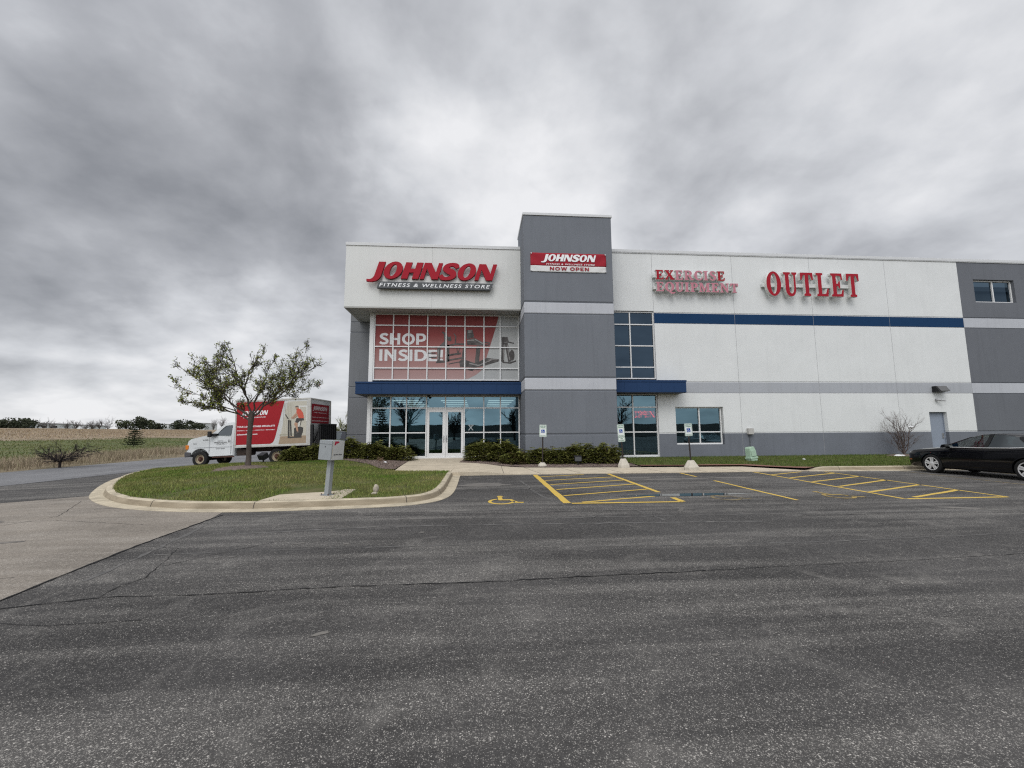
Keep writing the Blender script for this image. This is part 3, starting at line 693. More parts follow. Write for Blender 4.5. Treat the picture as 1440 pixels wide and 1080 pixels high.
YS = [-2500, -800, -300, -120, -70, -40]+list(np.arange(-20, 200, 3.0))+list(range(205, 420, 15))+[500, 800, 1500, 2500]
V = np.array([(x, y, terr_z(x, y)) for x in XS for y in YS]); ny = len(YS)
F = np.array([(i*ny+j, i*ny+j+1, (i+1)*ny+j+1, (i+1)*ny+j) for i in range(len(XS)-1) for j in range(ny-1)])[:, ::-1]
terr = struct(raw('field', V, F, m_terr, smooth=True))

# grasses (nobody could count them) -----------------------------------------
def blades(name, pts, zf, hmin, hmax, wmin, wmax, M, lean=0.5, density=None, mi=None):
    n = len(pts); P = np.array([(x, y, zf(x, y)) for x, y in pts]); a = RNG.uniform(0, 2*PI, n); h = RNG.uniform(hmin, hmax, n); w = RNG.uniform(wmin, wmax, n)/2
    dx, dy = np.cos(a)*w, np.sin(a)*w; la = RNG.uniform(0, 2*PI, n); ll = RNG.uniform(0, lean, n)*h
    V = np.empty((n, 3, 3)); V[:, 0] = P-np.stack([dx, dy, 0*w+0.01], 1); V[:, 1] = P+np.stack([dx, dy, 0*w-0.01], 1); V[:, 2] = P+np.stack([np.cos(la)*ll, np.sin(la)*ll, h], 1)
    F = np.arange(3*n).reshape(n, 3)
    return stuff(raw(name, V.reshape(-1, 3), F, M, mi=mi))
def scatter(poly, n, keep=None):
    xs = [p[0] for p in poly]; ys = [p[1] for p in poly]; out = []
    while len(out) < n:
        x, y = random.uniform(min(xs), max(xs)), random.uniform(min(ys), max(ys))
        if inside(x, y, poly) and (keep is None or keep(x, y)): out.append((x, y))
    return out
m_blade = mat('grass_blade', (0.074, 0.148, 0.012), 0.7, island=0.55, vscale=0.5, col2=(0.255, 0.230, 0.090), spec=0.2)
m_blade2 = mat('lush_grass_blade', (0.062, 0.100, 0.016), 0.7, island=0.5, vscale=0.8, col2=(0.098, 0.125, 0.030), spec=0.2)
m_meadow = mat('meadow_blade', (0.062, 0.098, 0.016), 0.8, island=0.4, vscale=0.12, col2=(0.130, 0.125, 0.045), spec=0.1)
m_straw = mat('dry_grass_blade', (0.40, 0.325, 0.245), 0.8, island=0.45, vscale=0.4, col2=(0.23, 0.20, 0.125), spec=0.1)
def keep_lawn(x, y):
    if inside(x, y, SLAB) and not (x > -3.45 and random.random() < 0.3): return False
    if ((x+8.22)/0.86)**2+((y-15.75)/0.64)**2 < 1 and random.random() > 0.06: return False
    if mnoise.noise((x*0.9, y*0.9, 6)) > 0.30 and random.random() < 0.75: return False
    return not inside(x, y, MULL)
tag(blades('grass', scatter(LAWN, 95000, keep_lawn), lawn_z, 0.025, 0.075, 0.008, 0.020, m_blade, 0.8), 'short green and straw coloured grass on the kerbed island', 'grass')
tag(blades('grass', scatter([p for p in RLAWN if p[0] < 27]+[(27, 15.3), (27, 21.9)] if False else [(6.95, 18.0), (8.8, 17.75), (9.9, 17.85), (11.6, 17.7), (12.4, 16.9), (13.2, 16.15), (18, 15.75), (27, 15.3), (27, 21.88), (6.95, 21.88)], 42000, lambda x, y: not inside(x, y, RED)), rlawn_z, 0.03, 0.09, 0.010, 0.024, m_blade2, 0.7), 'dark green grass strip along the foot of the store wall', 'grass')
VG = [(-23.5, 14), (-27.5, 14), (-28.5, 30), (-29, 75), (-23.9, 75), (-23.6, 28)]
def keep_v(x, y): return random.random() < (0.25+0.75*ss((mnoise.noise((x*0.35, y*0.35, 0))+0.35)/0.5))*(1 if x < -24.3 else 0.35)
tag(blades('tall_dry_grass', scatter(VG, 30000, keep_v), terr_z, 0.18, 0.62, 0.015, 0.035, m_straw, 0.55), 'tall tan dead grass along the far side of the road', 'grass')
VG2 = [(-27, 10), (-60, 20), (-66, 90), (-28, 90)]
tag(blades('meadow_grass', scatter(VG2, 26000), terr_z, 0.05, 0.18, 0.03, 0.07, m_meadow, 0.7), 'rough green grass rising from the road to the ploughed field', 'grass')
m_stub = mat('stubble', (0.32, 0.25, 0.165), 0.9, island=0.4, spec=0.1)
VG3 = [(-66, 40), (-146, 60), (-146, 230), (-68, 130)]
tag(blades('corn_stubble', scatter(VG3, 30000), terr_z, 0.12, 0.34, 0.05, 0.13, m_stub, 0.9), 'pale corn stubble covering the ploughed field', 'stubble')
# wood chips on the mulch
m_chip = mat('wood_chip', (0.19, 0.145, 0.122), 0.9, island=0.55)
cp = scatter(MULL, 5000)+scatter(MULR, 4500)
def chip_z(x, y): return (max(mull_z(x, y), lawn_z(x, y)+0.025 if y < 22 else -1) if x < -3 else mulr_z(x, y))-0.005
tag(blades('wood_chips', cp, chip_z, 0.015, 0.04, 0.03, 0.08, m_chip, 2.2), 'brown wood chips scattered over the planting beds', 'mulch')
# ================================================================== STORE BUILDING
m_white = mat('white_painted_concrete', (0.63, 0.645, 0.640), 0.85, rain=0.05, var=0.035, vscale=0.7, bump=0.12, bscale=55)
m_fascia = mat('warm_white_fascia', (0.605, 0.615, 0.60), 0.85, rain=0.05, var=0.03, vscale=0.7, bump=0.10, bscale=55)
m_grey = mat('mid_grey_paint', (0.150, 0.162, 0.182), 0.85, rain=0.12, var=0.05, vscale=0.6, bump=0.12, bscale=55)
m_dgrey = mat('dark_grey_paint', (0.128, 0.136, 0.152), 0.85, rain=0.12, var=0.05, vscale=0.6, bump=0.12, bscale=55)
m_wgrey = mat('wainscot_grey_paint', (0.145, 0.157, 0.180), 0.85, rain=0.12, var=0.08, vscale=0.8, bump=0.12, bscale=55)
m_sgrey = mat('side_grey_paint', (0.165, 0.172, 0.182), 0.85, rain=0.12, var=0.05, vscale=0.6, bump=0.12, bscale=55)
m_lgrey = mat('light_grey_paint', (0.42, 0.435, 0.465), 0.85, rain=0.12, var=0.04, vscale=0.7, bump=0.12, bscale=55)
m_bandg = mat('band_grey_paint', (0.355, 0.37, 0.395), 0.85, rain=0.12, var=0.04, vscale=0.7, bump=0.12, bscale=55)
m_blueb = mat('navy_band_paint', (0.013, 0.041, 0.100), 0.85, spec=0.08, var=0.05, vscale=0.7, bump=0.1, bscale=55)
m_blue = mat('navy_metal', (0.017, 0.042, 0.104), 0.5, var=0.04, vscale=0.5, spec=0.12)
m_under = mat('canopy_underside', (0.10, 0.105, 0.115), 0.7)
m_cop = mat('coping_metal', (0.56, 0.57, 0.575), 0.45, var=0.03)
m_soff = mat('soffit_metal', (0.36, 0.36, 0.34), 0.6)
m_alu = mat('painted_aluminium', (0.66, 0.665, 0.66), 0.4)
m_rec = mat('reveal_white', (0.60, 0.61, 0.61), 0.85)
m_recd = mat('reveal_grey', (0.115, 0.124, 0.14), 0.9)
m_joint2 = mat('sealant_joint', (0.33, 0.335, 0.34), 0.9)
m_joint3 = mat('dark_sealant', (0.06, 0.065, 0.075), 0.9)
m_dark = mat('dark_interior', (0.02, 0.021, 0.023), 0.9)
m_ceil = mat('ceiling_tile', (0.22, 0.22, 0.215), 0.9)
m_inwall = mat('interior_wall', (0.20, 0.20, 0.20), 0.9)
m_infloor = mat('interior_floor', (0.08, 0.08, 0.085), 0.5)
m_tube = emit('fluorescent_tube', (1.0, 0.98, 0.92), 1.15)
m_glass = glass('store_glass', (0.26, 0.37, 0.39), (0.25, 0.415, 0.495), 0.35)
m_glassd = glass('tinted_glass', (0.10, 0.14, 0.17), (0.135, 0.20, 0.275), 0.24)

WY, TY, GY, SY = 21.92, 20.35, 23.0, 24.85
store = thing('store_building', 'grey and white fitness store with navy bands, tower and glass entrance', 'building', (2.0, 22.0, 0.0), world=True)
Zb = [(0.0, 1.462), (1.462, 3.593), (3.593, 4.224), (4.224, 7.425), (7.425, 8.043), (8.043, 11.40)]
GAP = 0.03
def region(mb, x0, x1, z0, z1, holes, y0=WY, y1=WY+0.30, mi=0):
    """solid panel with rectangular openings, split into butting boxes"""
    hs = [(max(a, x0), min(b, x1), max(c, z0), min(d, z1)) for a, b, c, d in holes if a < x1 and b > x0 and c < z1 and d > z0]
    if not hs: mb.box(x0, x1, y0, y1, z0, z1, mi); return
    a, b, c, d = hs[0]; rest = hs[1:]
    if a > x0: region(mb, x0, a, z0, z1, rest, y0, y1, mi)
    if b < x1: region(mb, b, x1, z0, z1, rest, y0, y1, mi)
    if c > z0: region(mb, a, b, z0, c, rest, y0, y1, mi)
    if d < z1: region(mb, a, b, d, z1, rest, y0, y1, mi)
PUNCH = (10.54, 13.21, 0.85, 2.86); SIDED = (25.33, 26.41, 0.12, 2.545); UPW = (29.14, 31.80, 8.99, 10.37); STRIP = (6.80, 9.60, 0.22, 8.12)
def wall_panel(x0, x1, scheme, holes=(), fill=m_white, recess=m_rec, joint=m_joint2, label=None):
    """one tilt-up panel: main face as the part, painted bands as sub-parts, reveals between them"""
    back = MB(); x0 += 0.010; x1 -= 0.010
    region(back, x0-0.008, x1+0.008, 0.0, 11.39, [(h[0]-0.006, h[1]+0.006, h[2]-0.006, h[3]+0.006) for h in holes], WY+0.018, WY+0.28)
    p = build_each(back, 'wall_panel', recess, store)[-1] if holes and holes[0] is STRIP else build(back, 'wall_panel', recess, store)
    if label: p['label'] = label
    for (z0, z1), M in zip(Zb, scheme):
        a = z0+(GAP if z0 > 0 else 0); b = z1-(GAP if z1 < 11.3 else 0)
        hs = [h for h in holes if not (h[0] <= x0 and h[1] >= x1-0.05)]; aa, bb = a, b
        for h in holes:          # an opening across the full width leaves only what lies above or below it
            if h not in hs:
                if h[2] <= a and h[3] >= b: aa = bb
                elif h[2] <= a < h[3]: aa = h[3]
                elif a < h[2] <= b: bb = h[2]
        if bb-aa < 0.01: continue
        q = MB(); region(q, x0, x1, aa, bb, hs); build(q, 'painted_band' if M else 'painted_field', M or fill, p)
    return p
WS = [m_wgrey, None, m_bandg, None, m_blueb, None]
DS = [m_grey, None, m_lgrey, None, m_lgrey, None]
wall_panel(6.83, 9.58, WS, [STRIP])
JX = [9.58, 14.22, 18.875, 23.53, 28.19]
for i in range(4):
    wall_panel(JX[i], JX[i+1], WS, [PUNCH] if i == 0 else ([SIDED] if i == 3 else []))
dp = wall_panel(28.19, 32.85, DS, [UPW], m_dgrey, m_recd, label='dark grey wall panel with light grey bands')
wall_panel(32.85, 37.5, DS, [], m_dgrey, m_recd, label='dark grey wall panel with light grey bands')
wall_panel(37.5, 42.2, DS, [], m_dgrey, m_recd, label='dark grey wall panel with light grey bands')
jm = MB()
for x in JX: jm.box(x-0.011, x+0.011, WY+0.006, WY+0.02, 0.1, 11.38)
build(jm, 'panel_joint', m_joint2, store)
cp_ = MB(); cp_.box(6.83, 42.2, WY-0.04, WY+0.36, 11.40, 11.58); cp_.box(6.83, 42.2, WY-0.055, WY-0.04, 11.44, 11.60)
build(cp_, 'roof_coping', m_cop, store, bevel=0.01)
# main body behind the panels
sh = MB(); sh.box(-7.46, 42.2, 42.0, 60, 0, 11.2); sh.box(-7.2, 42.2, 25.3, 42, 10.9, 11.2); sh.box(41.9, 42.2, 22.3, 42, 0, 11.2); sh.box(-7.46, -7.16, 25.16, 42, 0, 11.2)
sh.box(9.75, 10.0, 22.25, 42, 0, 10.9)
build(sh, 'rear_wall', m_sgrey, store)

# --- entrance tower
tw = MB(); X0, X1, TB = 2.26, 6.83, 23.2
core = MB(); core.box(X0+0.02, X1-0.02, TY+0.02, TB-0.02, 0, 12.5)
tp = build(core, 'tower', m_recd, store)
for (z0, z1), lt in zip([(0, 1.462), (1.462, 3.593), (3.593, 4.224), (4.224, 7.425), (7.425, 8.043), (8.043, 12.58)], (0, 0, 1, 0, 1, 0)):
    a = z0+(GAP if z0 else 0); b = z1-(GAP if z1 < 12 else 0); q = MB(); q.box(X0, X1, TY, TB, a, b); build(q, 'painted_band' if lt else 'tower_face', m_lgrey if lt else m_grey, tp, bevel=0.03)
tc_ = MB(); tc_.box(X0-0.04, X1+0.04, TY-0.04, TB+0.04, 12.58, 12.72); build(tc_, 'tower_coping', m_cop, tp, bevel=0.012)
# --- projecting white fascia over the entrance
fa = MB(); fa.box(-6.93, 2.245, 21.912, 25.09, 8.102, 11.39); fp = build(fa, 'fascia', m_fascia, store)
for a, b in ((-6.94, -2.46), (-2.44, 2.255)): fa = MB(); fa.box(a, b, 21.90, 25.1, 8.10, 11.40); build(fa, 'fascia_panel', m_fascia, fp)
fc = MB(); fc.box(-6.97, 2.255, 21.86, 25.14, 11.40, 11.57); build(fc, 'fascia_coping', m_cop, fp, bevel=0.01)
so = MB(); so.box(-6.80, 2.24, 22.04, 24.84, 8.055, 8.097)
for x in (-5.4, -3.6, -1.8, 0.0): so.box(x-0.01, x+0.01, 22.03, 22.98, 8.045, 8.054)
so.box(-6.80, -5.78, 23.3, 23.32, 8.045, 8.054)
so.box(-6.94, -6.80, 21.905, 25.0, 8.03, 8.099); so.box(-6.80, 2.24, 21.905, 22.04, 8.03, 8.099)
build(so, 'soffit', m_soff, fp)
# --- grey side wall left of the shop front
swb = MB(); swb.box(-7.44, -5.66, SY+0.015, SY+0.28, 0, 11.1); p = build(swb, 'side_wall', m_recd, store)
for (z0, z1) in [(0, 1.462), (1.462, 3.593), (3.593, 4.224), (4.224, 7.425), (7.425, 8.043), (8.043, 11.2)]:
    sw = MB(); sw.box(-7.46, -5.66, SY, SY+0.30, z0+(0.018 if z0 else 0), z1-(0.018 if z1 < 11 else 0)); build(sw, 'painted_field', m_sgrey, p, bevel=0.02)

# --- glazing: frame as the part, panes and vinyl as sub-parts
def glazing(name, xs, zs, y, M, w=0.062, d=0.13, skip=None, sill=None):
    fr = MB(); pn = MB()
    for i, x in enumerate(xs): fr.box(x-w/2, x+w/2, y-d*0.55, y+d*0.45, zs[0]-w/2, zs[-1]+w/2)
    for z in zs:
        for a, b in zip(xs[:-1], xs[1:]):
            if skip and skip((a+b)/2, z): continue
            fr.box(a+w/2, b-w/2, y-d*0.52, y+d*0.42, z-w/2, z+w/2)
    for a, b in zip(xs[:-1], xs[1:]):
        for c, e in zip(zs[:-1], zs[1:]):
            if skip and skip((a+b)/2, (c+e)/2): continue
            pn.add([(a+w/2-0.008, y, c+w/2-0.008), (b-w/2+0.008, y, c+w/2-0.008), (b-w/2+0.008, y, e-w/2+0.008), (a+w/2-0.008, y, e-w/2+0.008)], [(0, 1, 2, 3)])
    if sill: fr.box(xs[0]-w/2, xs[-1]+w/2, y-d*0.75, y+d*0.4, zs[0]-w/2-sill, zs[0]-w/2-0.001)
    o = build(fr, name, m_alu, store, bevel=0.006); build(pn, 'pane', M, o)
    return o
UX = [-5.60, -4.61, -3.775, -2.774, -1.766, -0.742, 0.304, 1.199, 2.215]; UZ = [4.40, 5.039, 6.215, 7.389, 8.01]
LX = [-5.64, -4.66, -3.825, -2.774, -1.762, -0.748, 0.30, 1.199, 2.215]; LZ = [0.31, 1.564, 2.881, 3.53]
isdoor = lambda x, z: -2.774 < x < -0.748 and z < 2.86
uw = glazing('display_window', UX, UZ, GY, m_glassd)
lw = glazing('shop_front', LX, LZ, GY, m_glass, skip=isdoor, sill=0.10)
cpst = MB(); cpst.box(-5.86, -5.68, GY-0.09, SY-0.002, 0.15, 3.57); cpst.box(-5.86, -5.64, GY-0.09, SY-0.002, 4.2, 8.05); build(cpst, 'corner_post', m_alu, store, bevel=0.008)
# doors
def leaf(x0, x1, hx):
    f = MB(); y0, y1 = GY-0.035, GY+0.02
    f.box(x0, x0+0.13, y0, y1, 0.215, 2.80); f.box(x1-0.13, x1, y0, y1, 0.215, 2.80)
    f.box(x0+0.13, x1-0.13, y0, y1, 0.215, 0.48); f.box(x0+0.13, x1-0.13, y0, y1, 2.66, 2.80)
    o = build(f, 'glass_door', m_alu, store, bevel=0.006)
    g_ = MB(); g_.rect_xz(x0+0.125, x1-0.125, 0.475, 2.665, GY-0.008); build(g_, 'pane', m_glass, o)
    h = MB(); h.tube([(hx, y0-0.06, 1.05), (hx, y0-0.06, 1.42)], 0.014, 8); h.tube([(hx, y0-0.06, 1.08), (hx, y0, 1.08)], 0.012, 6); h.tube([(hx, y0-0.06, 1.39), (hx, y0, 1.39)], 0.012, 6); h.box(hx-0.03, hx+0.03, y0-0.008, y0-0.001, 1.18, 1.29)
    build(h, 'handle', mat('brushed_steel', (0.5, 0.5, 0.5), 0.35, metal=0.9), o)
    pb = MB(); pb.tube([(x0+0.13, GY+0.05, 1.28), (x1-0.13, GY+0.05, 1.28)], 0.022, 8); build(pb, 'push_bar', mat('push_bar_blue', (0.12, 0.26, 0.30), 0.4), o)
leaf(-2.735, -1.777, -1.83); leaf(-1.747, -0.787, -1.69)
th = MB(); th.box(-2.74, -0.78, GY-0.12, GY+0.1, 0.20, 0.212); build(th, 'threshold', mat('threshold_metal', (0.3, 0.3, 0.29), 0.5, metal=0.6), store)
dh = MB(); dh.box(-2.743, -0.779, GY-0.04, GY+0.05, 2.803, 2.849); dh.box(-1.776, -1.748, GY-0.03, GY+0.02, 0.215, 2.80); build(dh, 'door_frame', m_alu, store)
# right strip window (upper and lower light) and its sill
SX = [6.86, 8.24, 9.555]
glazing('strip_window', SX, [4.40, 5.014, 6.19, 7.376, 8.065], WY+0.15, m_glassd)
glazing('strip_window', SX, [0.30, 1.532, 2.852, 3.53], WY+0.15, m_glass, sill=0.08)
o = glazing('punched_window', [10.575, 11.92, 13.13], [0.90, 1.515, 2.82], WY+0.20, m_glass, w=0.06, sill=0.02)
o = glazing('high_window', [29.18, 30.56, 31.76], [9.04, 10.33], WY+0.22, m_glassd, w=0.07)
# canopies
def canopy(x0, x1, y0, y1, left_return=None):
    c = MB(); c.box(x0, x1, y0, y1, 3.60, 4.10); c.box(x0-0.02, x1+0.02, y0-0.025, y1, 4.105, 4.20); c.box(x0-0.01, x1+0.01, y0-0.012, y1, 3.565, 3.598)
    n = int((x1-x0)/0.62)
    for i in range(1, n): c.box(x0+i*(x1-x0)/n-0.006, x0+i*(x1-x0)/n+0.006, y0-0.008, y0-0.0005, 3.605, 4.095)
    if left_return: c.box(x0, left_return, y1+0.001, SY-0.002, 3.60, 4.18)
    o = build(c, 'canopy', m_blue, store, bevel=0.006)
    u = MB(); u.box(x0+0.03, x1-0.03, y0+0.03, y1-0.01, 3.545, 3.563)
    if left_return: u.box(x0+0.03, left_return-0.02, y1-0.009, SY-0.03, 3.545, 3.563)
    build(u, 'underside', m_under, o)
canopy(-6.28, 2.255, 22.10, 22.93, left_return=-5.88)
canopy(6.835, 10.77, 21.05, WY-0.002)
# side door with frame, pull and lock
d = MB(); d.box(25.385, 26.355, WY+0.20, WY+0.25, 0.14, 2.49); sdp = build(d, 'steel_door', mat('grey_steel_door', (0.235, 0.27, 0.325), 0.5, var=0.03), store, bevel=0.004)
f = MB(); f.box(25.335, 25.383, WY+0.17, WY+0.27, 0.14, 2.54); f.box(26.357, 26.405, WY+0.17, WY+0.27, 0.14, 2.54); f.box(25.383, 26.357, WY+0.17, WY+0.27, 2.492, 2.54)
build(f, 'frame', mat('grey_steel_frame', (0.22, 0.25, 0.30), 0.5), sdp)
h = MB(); h.box(26.20, 26.30, WY+0.185, WY+0.198, 1.06, 1.36); h.tube([(26.25, WY+0.19, 1.14), (26.25, WY+0.12, 1.14), (26.17, WY+0.12, 1.14)], 0.012, 6); h.lathe([(0.022, -0.02), (0.022, 0.0)], (26.25, WY+0.185, 1.29), 'y', 12)
build(h, 'handle', MATS['brushed_steel'], sdp)
# interior: floors, ceilings, back walls, fluorescent strips
it = MB(); it.box(-5.7, 9.74, 23.3, 40, 0.10, 0.19); it.box(-5.7, 9.74, 23.3, 40, 3.75, 4.15); build(it, 'shop_floor', m_infloor, store)
it = MB(); it.box(-5.7, 9.74, 23.2, 40, 3.70, 3.745); build(it, 'ceiling', m_ceil, store)
it = MB(); it.box(-5.7, 9.74, 39.8, 40, 0.2, 3.7); it.box(-5.7, 9.74, 26.0, 26.1, 4.2, 10.8); it.box(10.1, 42, 25.5, 25.6, 0.1, 10.8); it.box(-5.72, -5.66, 25.16, 40, 0.2, 10.8); build(it, 'interior_wall', m_inwall, store)
for y in (25.2, 26.8, 28.6, 30.6, 33.0):
    for x in (-5.0, -2.2, 0.6, 3.4, 6.2): lt = MB(); lt.box(x, x+1.5, y-0.07, y+0.07, 3.42, 3.47); build(lt, 'ceiling_lamp', m_tube, store)
# --- printed vinyl on the upper display window
m_vpale = mat('pale_vinyl', (0.36, 0.37, 0.365), 0.55, var=0.03)
m_vinyl = bpy.data.materials.new('shaded_red_vinyl'); m_vinyl.use_nodes = True
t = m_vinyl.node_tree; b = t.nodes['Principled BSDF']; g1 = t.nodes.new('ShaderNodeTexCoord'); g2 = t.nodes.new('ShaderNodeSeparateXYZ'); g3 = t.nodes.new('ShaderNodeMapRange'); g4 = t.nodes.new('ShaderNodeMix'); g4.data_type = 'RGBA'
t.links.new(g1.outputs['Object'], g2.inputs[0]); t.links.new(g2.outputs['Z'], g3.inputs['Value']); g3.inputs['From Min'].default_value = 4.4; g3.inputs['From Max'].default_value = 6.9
g4.inputs[6].default_value = (0.36, 0.245, 0.23, 1); g4.inputs[7].default_value = (0.205, 0.044, 0.042, 1); t.links.new(g3.outputs[0], g4.inputs[0]); t.links.new(g4.outputs[2], b.inputs['Base Color']); b.inputs['Roughness'].default_value = 0.5; b.inputs['Specular IOR Level'].default_value = 0.15  # soffit shade painted into the red upwards, a pale reflection into it below
m_vtext = mat('white_vinyl', (0.56, 0.565, 0.57), 0.5)
m_print = mat('printed_grey', (0.075, 0.070, 0.068), 0.55, var=0.5, vscale=4.0)
m_printl = mat('printed_light_grey', (0.22, 0.21, 0.205), 0.55, var=0.3, vscale=4.0)
v = MB(); v.box(UX[0], UX[-1], GY-0.008, GY-0.004, UZ[0], UZ[-1]); vin = build(v, 'window_graphic', m_vpale, uw); vin['label'] = 'printed vinyl with exercise machines covering the upper glass'
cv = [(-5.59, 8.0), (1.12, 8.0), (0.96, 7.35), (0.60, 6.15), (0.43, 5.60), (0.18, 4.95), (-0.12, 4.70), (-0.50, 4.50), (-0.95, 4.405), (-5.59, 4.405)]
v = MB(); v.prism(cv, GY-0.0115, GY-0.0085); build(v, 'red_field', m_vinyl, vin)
def px2(px, py):      # photo-pixel sketch of the printed machines -> metres on the window plane
    return (-5.674+(px-526)/(730.2-526)*7.95+0.0, 8.106-(py-440.5)/(535.5-440.5)*3.748)
def sk(mb, pts, y=GY-0.0175, th=0.002, mi=0): mb.prism([px2(*p) for p in pts], y, y+th, mi)
def skl(mb, pts, w, y=GY-0.0205, mi=0):
    P = [px2(*p) for p in pts]
    for a, b in zip(P[:-1], P[1:]):
        d = Vector((b[0]-a[0], b[1]-a[1])); l = d.length; d /= l; n = Vector((-d.y, d.x))*w/2
        mb.prism([(a[0]+n.x, a[1]+n.y), (b[0]+n.x, b[1]+n.y), (b[0]-n.x, b[1]-n.y), (a[0]-n.x, a[1]-n.y)], y, y+0.002, mi); y -= 0.0021
v = MB()      # elliptical trainer
sk(v, [(612, 511), (626, 510), (624, 507), (618, 507), (619, 490), (628, 487), (628, 481), (626, 470), (623, 470), (624, 480), (617, 487), (614, 491), (614.5, 507)])
skl(v, [(621, 467), (625, 470), (630, 477), (633, 479)], 0.10); sk(v, [(627, 475), (633, 473), (634, 479), (629, 480)])
skl(v, [(637, 469), (640, 473), (639.5, 480), (639, 484)], 0.06); skl(v, [(627, 487), (640, 484), (652, 484)], 0.09); skl(v, [(629, 485), (629, 509)], 0.16); skl(v, [(629, 500), (640, 498), (647, 497)], 0.10); skl(v, [(629, 507), (640, 505), (650, 503)], 0.08); skl(v, [(641, 489), (643, 497)], 0.04); skl(v, [(646, 489), (643, 497)], 0.04); skl(v, [(630, 512), (650, 508)], 0.05)
skl(v, [(600, 497), (612, 497)], 0.06); skl(v, [(603, 503), (613, 503)], 0.06)
# treadmill
sk(v, [(655, 464), (663, 463), (666, 474), (656, 477), (655, 476)]); sk(v, [(655.5, 478), (666, 475), (680, 482), (680, 486), (668, 485), (656, 485)])
skl(v, [(679, 481), (688, 482), (686, 485), (681, 485)], 0.06); skl(v, [(672, 486), (669, 516)], 0.22); skl(v, [(652, 487), (650, 505)], 0.14)
sk(v, [(645, 509), (648, 505), (656, 507), (668, 511), (683, 503), (701, 505), (700, 508), (684, 513), (668, 517), (646, 516)]); sk(v, [(656, 519), (666, 519), (664, 521.5), (659, 521)])
# exercise bike
sk(v, [(704.5, 473), (713, 473), (715, 480), (705, 481)]); skl(v, [(713, 480), (722, 482)], 0.06); skl(v, [(707, 481), (706, 508)], 0.15); skl(v, [(711, 481), (716, 508)], 0.17)
P = [px2(719.2+3.6*math.cos(a), 499+7.5*math.sin(a)) for a in np.linspace(0, 2*PI, 20)[:-1]]; v.prism(P, GY-0.0235, GY-0.0215)
sk(v, [(705, 508), (716, 509), (725, 506), (725, 508), (717, 511), (706, 510)])
build(v, 'printed_machine', m_print, vin)
v = MB(); skl(v, [(659, 511), (672, 514), (690, 506)], 0.07, y=GY-0.03); skl(v, [(657, 466), (662, 466)], 0.16, y=GY-0.03); skl(v, [(667, 477), (678, 483)], 0.06, y=GY-0.03); skl(v, [(615.5, 492), (615.5, 506)], 0.06, y=GY-0.03); skl(v, [(708, 484), (707, 506)], 0.04, y=GY-0.03); skl(v, [(712.5, 484), (716, 506)], 0.04, y=GY-0.03); skl(v, [(656, 479), (666, 478)], 0.06, y=GY-0.03); skl(v, [(685, 505), (699, 506)], 0.03, y=GY-0.034)
build_each(v, 'printed_highlight', m_printl, vin)
# posters behind the lower glass and a small white decal
pz = MB(); pz.box(-3.72, -2.90, GY+0.03, GY+0.036, 1.66, 2.74); pz.box(-0.66, 0.20, GY+0.03, GY+0.036, 1.62, 2.72)
build_each(pz, 'poster', mat('poster_blue', (0.30, 0.42, 0.46), 0.6, var=0.1), lw)
v = MB()
for a, b in [((-0.52, 1.68), (-0.28, 1.98)), ((-0.28, 1.68), (-0.52, 1.98))]:
    d = Vector((b[0]-a[0], b[1]-a[1])).normalized(); n = Vector((-d.y, d.x))*0.022; y = GY-0.012-0.003*(a[0] > -0.4)
    v.prism([(a[0]+n.x, a[1]+n.y), (b[0]+n.x, b[1]+n.y), (b[0]-n.x, b[1]-n.y), (a[0]-n.x, a[1]-n.y)], y, y+0.002)
v.box(-0.56, -0.24, GY-0.02, GY-0.018, 1.945, 1.975); v.prism([(-0.40+0.045*math.cos(a), 1.83+0.045*math.sin(a)) for a in np.linspace(0, 2*PI, 12)[:-1]], GY-0.022, GY-0.02); build(v, 'decal', mat('frosted_decal', (0.33, 0.36, 0.37), 0.5), lw)

# ================================================================== SIGNS ON THE WALL
def ell(cx, cy, rx, ry, n=40, a0=0.0, a1=2*PI): return [(cx+rx*math.cos(a), cy+ry*math.sin(a)) for a in np.linspace(a0, a1, n+1)[:(-1 if abs(a1-a0-2*PI) < 1e-6 else None)]]
def smooth_pts(P, k=6):
    out = []
    for i in range(len(P)-1):
        p0, p1, p2, p3 = P[max(i-1, 0)], P[i], P[i+1], P[min(i+2, len(P)-1)]
        for j in range(k):
            t_ = j/k; out.append(tuple(0.5*(2*b+(c-a)*t_+(2*a-5*b+4*c-d)*t_*t_+(3*b-a-3*c+d)*t_**3) for a, b, c, d in zip(p0, p1, p2, p3)))
    out.append(P[-1]); return out
def stroke(P, k=6):
    """P: (x, y, width) along the centre line -> closed outline"""
    Q = smooth_pts(P, k); A = []; B = []
    for i, (x, y, w) in enumerate(Q):
        a, b = Q[max(i-1, 0)], Q[min(i+1, len(Q)-1)]; d = math.hypot(b[0]-a[0], b[1]-a[1]); nx, ny = -(b[1]-a[1])/d, (b[0]-a[0])/d
        A.append((x+nx*w/2, y+ny*w/2)); B.append((x-nx*w/2, y-ny*w/2))
    return A+B[::-1]
